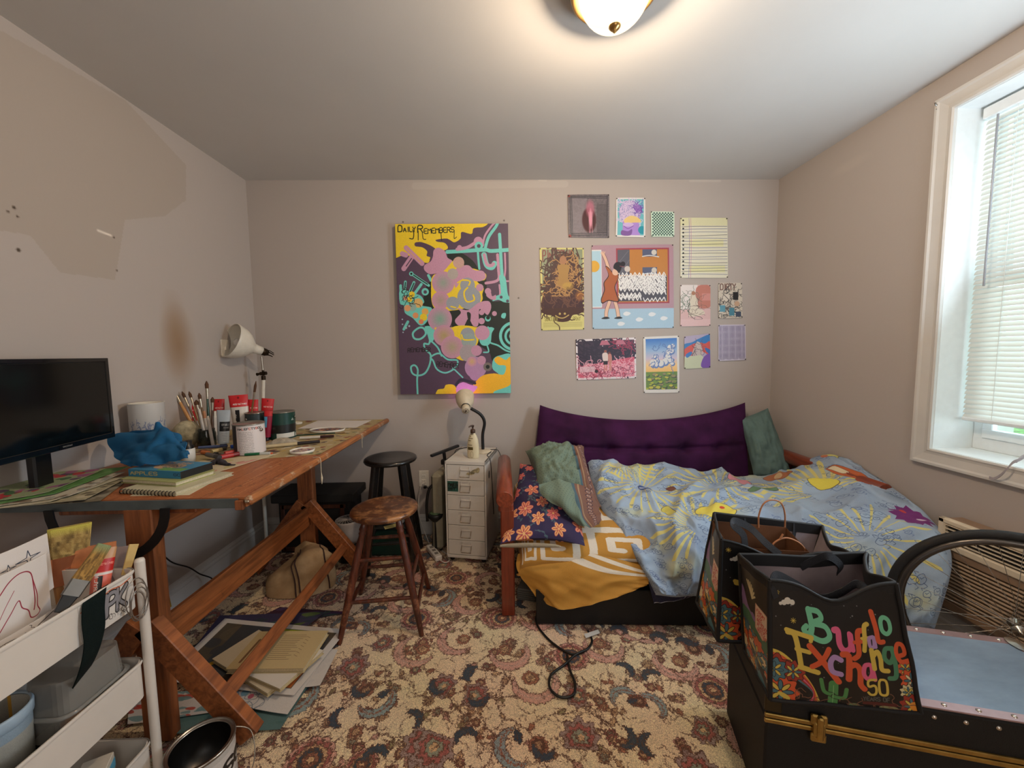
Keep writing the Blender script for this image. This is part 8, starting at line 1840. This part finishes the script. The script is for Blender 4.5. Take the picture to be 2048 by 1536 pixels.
Z0 = TH_+.008
B = [Vector((.738, .992, Z0)), Vector((1.108, .935, Z0)), Vector((1.135, 1.115, Z0)), Vector((.778, 1.170, Z0))]
T_ = [on_y(1539, 1160, .985), on_y(1791, 1166, .955), on_y(1733, 1106, 1.155), on_y(1479, 1109, 1.165)]
tote('black tote bag lettered Buffalo Exchange 50 at the front of the trunk', B, T_, [(.055, .52, -.0, 1.2), (.02, .5, .03, .2), (.01, .5, .0, .5), (.0, .5, -.004, .4)],
     [([on_y(1552, 1195, .982), on_y(1546, 1172, .984), on_y(1552, 1150, 1.0), on_y(1590, 1168, 1.02), on_y(1640, 1196, 1.01), on_y(1680, 1185, 1.0), on_y(1712, 1168, .99), on_y(1735, 1185, .975), on_y(1728, 1215, .968)], .022),
      ([on_y(1600, 1135, 1.158), on_y(1625, 1122, 1.15), on_y(1655, 1112, 1.14), on_y(1680, 1130, 1.15), on_y(1678, 1150, 1.155)], .024)])
B2 = [Vector((.715, 1.215, Z0)), Vector((1.075, 1.175, Z0)), Vector((1.10, 1.37, Z0)), Vector((.745, 1.415, Z0))]
T2 = [on_y(1443, 1080, 1.235), on_y(1702, 1108, 1.20), on_y(1645, 1052, 1.395), on_y(1429, 1026, 1.42)]
t = tote('black tote bag holding a brown paper bag, at the back left of the trunk', B2, T2, [(.045, .45, .0, .8), (.02, .5, .02, .2), (.0, .5, .0, .4), (.0, .5, -.004, .4)],
     [([on_y(1490, 1100, 1.232), on_y(1486, 1070, 1.235), on_y(1466, 1050, 1.24), on_y(1470, 1042, 1.27), on_y(1500, 1056, 1.28), on_y(1530, 1085, 1.25), on_y(1560, 1110, 1.23)], .024), ([on_y(1492, 1068, 1.408), on_y(1494, 1036, 1.412)], .028), ([on_y(1590, 1080, 1.398), on_y(1592, 1046, 1.40)], .028)])
# paper bag with twisted twine handles
KR = plain('kraft_paper', (116, 74, 44), .8, var=.12, scale=12, bump=.3); kc = Vector((.90, 1.30, Z0+.004)); kb = thing('paper_bag', 'brown paper shopping bag with twine handles inside the rear tote', 'paper bag', kc)
mb = MB(); q0 = [kc+Vector((a*.13-b*.0, b*.055-a*.012, 0)) for a, b in ((-1, -1), (1, -1), (1, 1), (-1, 1))]; hts = (.30, .29, .325, .345)
mb.sheet([[q0[i % 4]*(1) + Vector((0, 0, hts[i % 4]*j/4))+Vector((.002*nz(i, j), .006*nz(j, i), 0)) for j in range(5)] for i in range(5)], .0012, smooth=False); mb.add(q0, [(0, 1, 2, 3)]); mesh('bag_body', mb, KR, kb)
TW = plain('twine_handle', (176, 116, 76), .7, bump=.6, scale=90)
hz = kc.z
P_ = [on_y(1517, 1055, 1.345), on_y(1518, 1030, 1.345), on_y(1527, 1008, 1.345), on_y(1543, 1000, 1.345), on_y(1562, 1006, 1.345), on_y(1570, 1030, 1.345), on_y(1569, 1068, 1.345)]
mb = MB(); mb.tube(spline(P_, 7), .0028, 7); mesh('twine_handle', mb, TW, kb)
P_ = [on_y(1540, 1105, 1.25), on_y(1548, 1086, 1.25), on_y(1570, 1076, 1.25), on_y(1592, 1082, 1.25), on_y(1608, 1096, 1.25), on_y(1612, 1115, 1.25)]
mb = MB(); mb.tube(spline(P_, 7), .0028, 7); mb.tube([on_y(1560, 1078, 1.25), on_y(1566, 1068, 1.25)], .003, 6); mesh('twine_handle', mb, TW, kb)

# ---------------------------------------------------------------- bicycle wheel
hub = Vector((1.885, 1.30, .405)); R_ = .348
wx = Vector((-.72, .69, 0)).normalized(); wn_ = Vector((wx.y, -wx.x, 0)); wn_ = wn_ if wn_.y < 0 else -wn_
wu = Vector((.05, .03, 1)).normalized(); wn_ = wx.cross(wu).normalized(); wu = wn_.cross(wx)
M_ = Matrix((wx, wu, wn_)).transposed().to_4x4(); M_.translation = hub
bw = thing('bicycle_wheel', 'spoked bicycle wheel leaning between the trunk and the air conditioner', 'wheel', hub-Vector((0, 0, R_)))
def torus(R, r, rz, n=64, m=12):
    mb = MB(); mb.lathe([(R+r*math.cos(2*PI*k/m), rz*math.sin(2*PI*k/m)) for k in range(m+1)], n, M_); return mb
mesh('tyre', torus(R_-.014, .0175, .0165), plain('tyre_rubber', (24, 24, 25), .65, bump=.3, bscale=300), bw)
mb = MB(); mb.lathe([(R_-.026, -.011), (R_-.024, -.012), (R_-.046, -.010), (R_-.055, 0), (R_-.046, .010), (R_-.024, .012), (R_-.026, .011)], 64, M_); mesh('rim', mb, plain('rim_grey', (112, 108, 104), .3, .8), bw)
CHR = plain('spoke_steel', (176, 170, 160), .25, .95)
mb = MB(); mb.lathe([(0, -.05), (.006, -.05), (.006, -.036), (.020, -.034), (.021, -.030), (.012, -.026), (.011, .026), (.021, .030), (.020, .034), (.006, .036), (.006, .05), (0, .05)], 20, M_); mesh('hub', mb, CHR, bw)
for k in range(32):
    a = 2*PI*k/32; s_ = 1 if k % 2 else -1; b_ = a+(.9 if (k//2) % 2 else -.9)
    mb = MB(); mb.tube([M_ @ Vector((.018*math.cos(b_), .018*math.sin(b_), .031*s_)), M_ @ Vector(((R_-.046)*math.cos(a), (R_-.046)*math.sin(a), .001*s_))], .0010, 5, caps=False); mesh('spoke', mb, CHR, bw)
mb = MB(); mb.tube([M_ @ Vector((.30*math.cos(2.0), .30*math.sin(2.0), 0)), M_ @ Vector((.255*math.cos(2.0), .255*math.sin(2.0), 0))], .0028, 6); mesh('valve_stem', mb, BLK, bw)

# ---------------------------------------------------------------- air conditioner in the right wall
AX = XR-.095; ay1, ay0, az0, az1 = 1.70, 1.02, .235, .655
ac = thing('air_conditioner', 'beige through wall air conditioner with louvred grille on the right wall', 'air conditioner', (XR, (ay0+ay1)/2, az0))
ACB = plain('ac_beige', (222, 206, 180), .45, var=.04); ACT = plain('ac_tan', (150, 122, 98), .5, var=.05); ACK = plain('ac_black', (12, 11, 10), .6)
mb = MB(); mb.rbox((XR-.04, (ay0+ay1)/2, (az0+az1)/2), (.078, ay1-ay0-.01, az1-az0-.01), .01); mesh('cabinet_shell', mb, ACT, ac)
def slab(nm, y0, y1, z0, z1, x, th, m, par=ac, r=.004, rot=None): mb = MB(); mb.rbox((x, (y0+y1)/2, (z0+z1)/2), (th, y1-y0, z1-z0), r, rot); return mesh(nm, mb, m, par)
zt0, zt1 = .515, az1                                        # upper outlet
fp_ = MB()
for y0, y1, z0, z1 in ((ay0, ay1, zt1-.026, zt1), (ay0, ay1, zt0, zt0+.034), (ay1-.03, ay1, zt0, zt1), (ay0, ay0+.03, zt0, zt1)): fp_.rbox((AX-.002, (y0+y1)/2, (z0+z1)/2), (.028, y1-y0, z1-z0), .006)
fp = mesh('outlet_frame', fp_, ACB, ac)
slab('outlet_cavity', ay0+.03, ay1-.03, zt0+.03, zt1-.02, AX+.006, .012, ACK)
for k in range(5): slab('louvre', ay0+.03, ay1-.03, zt0+.042+k*.017, zt0+.045+k*.017, AX-.008, .014, ACB, fp, .001)
slab('tan_band', ay0, ay1, zt0-.035, zt0, AX+.004, .022, ACT)
slab('grille_back', ay0+.01, ay1-.01, az0+.035, zt0-.035, AX+.012, .008, ACK)
for k in range(12): z = az0+.045+k*.0168; slab('grille_slat', ay0+.008, ay1-.008, z, z+.0082, AX+.002, .016, plain('ac_slat', (186, 160, 132), .5, var=.05), ac, .002)
slab('bottom_panel', ay0, ay1, az0, az0+.04, AX+.004, .022, ACT)
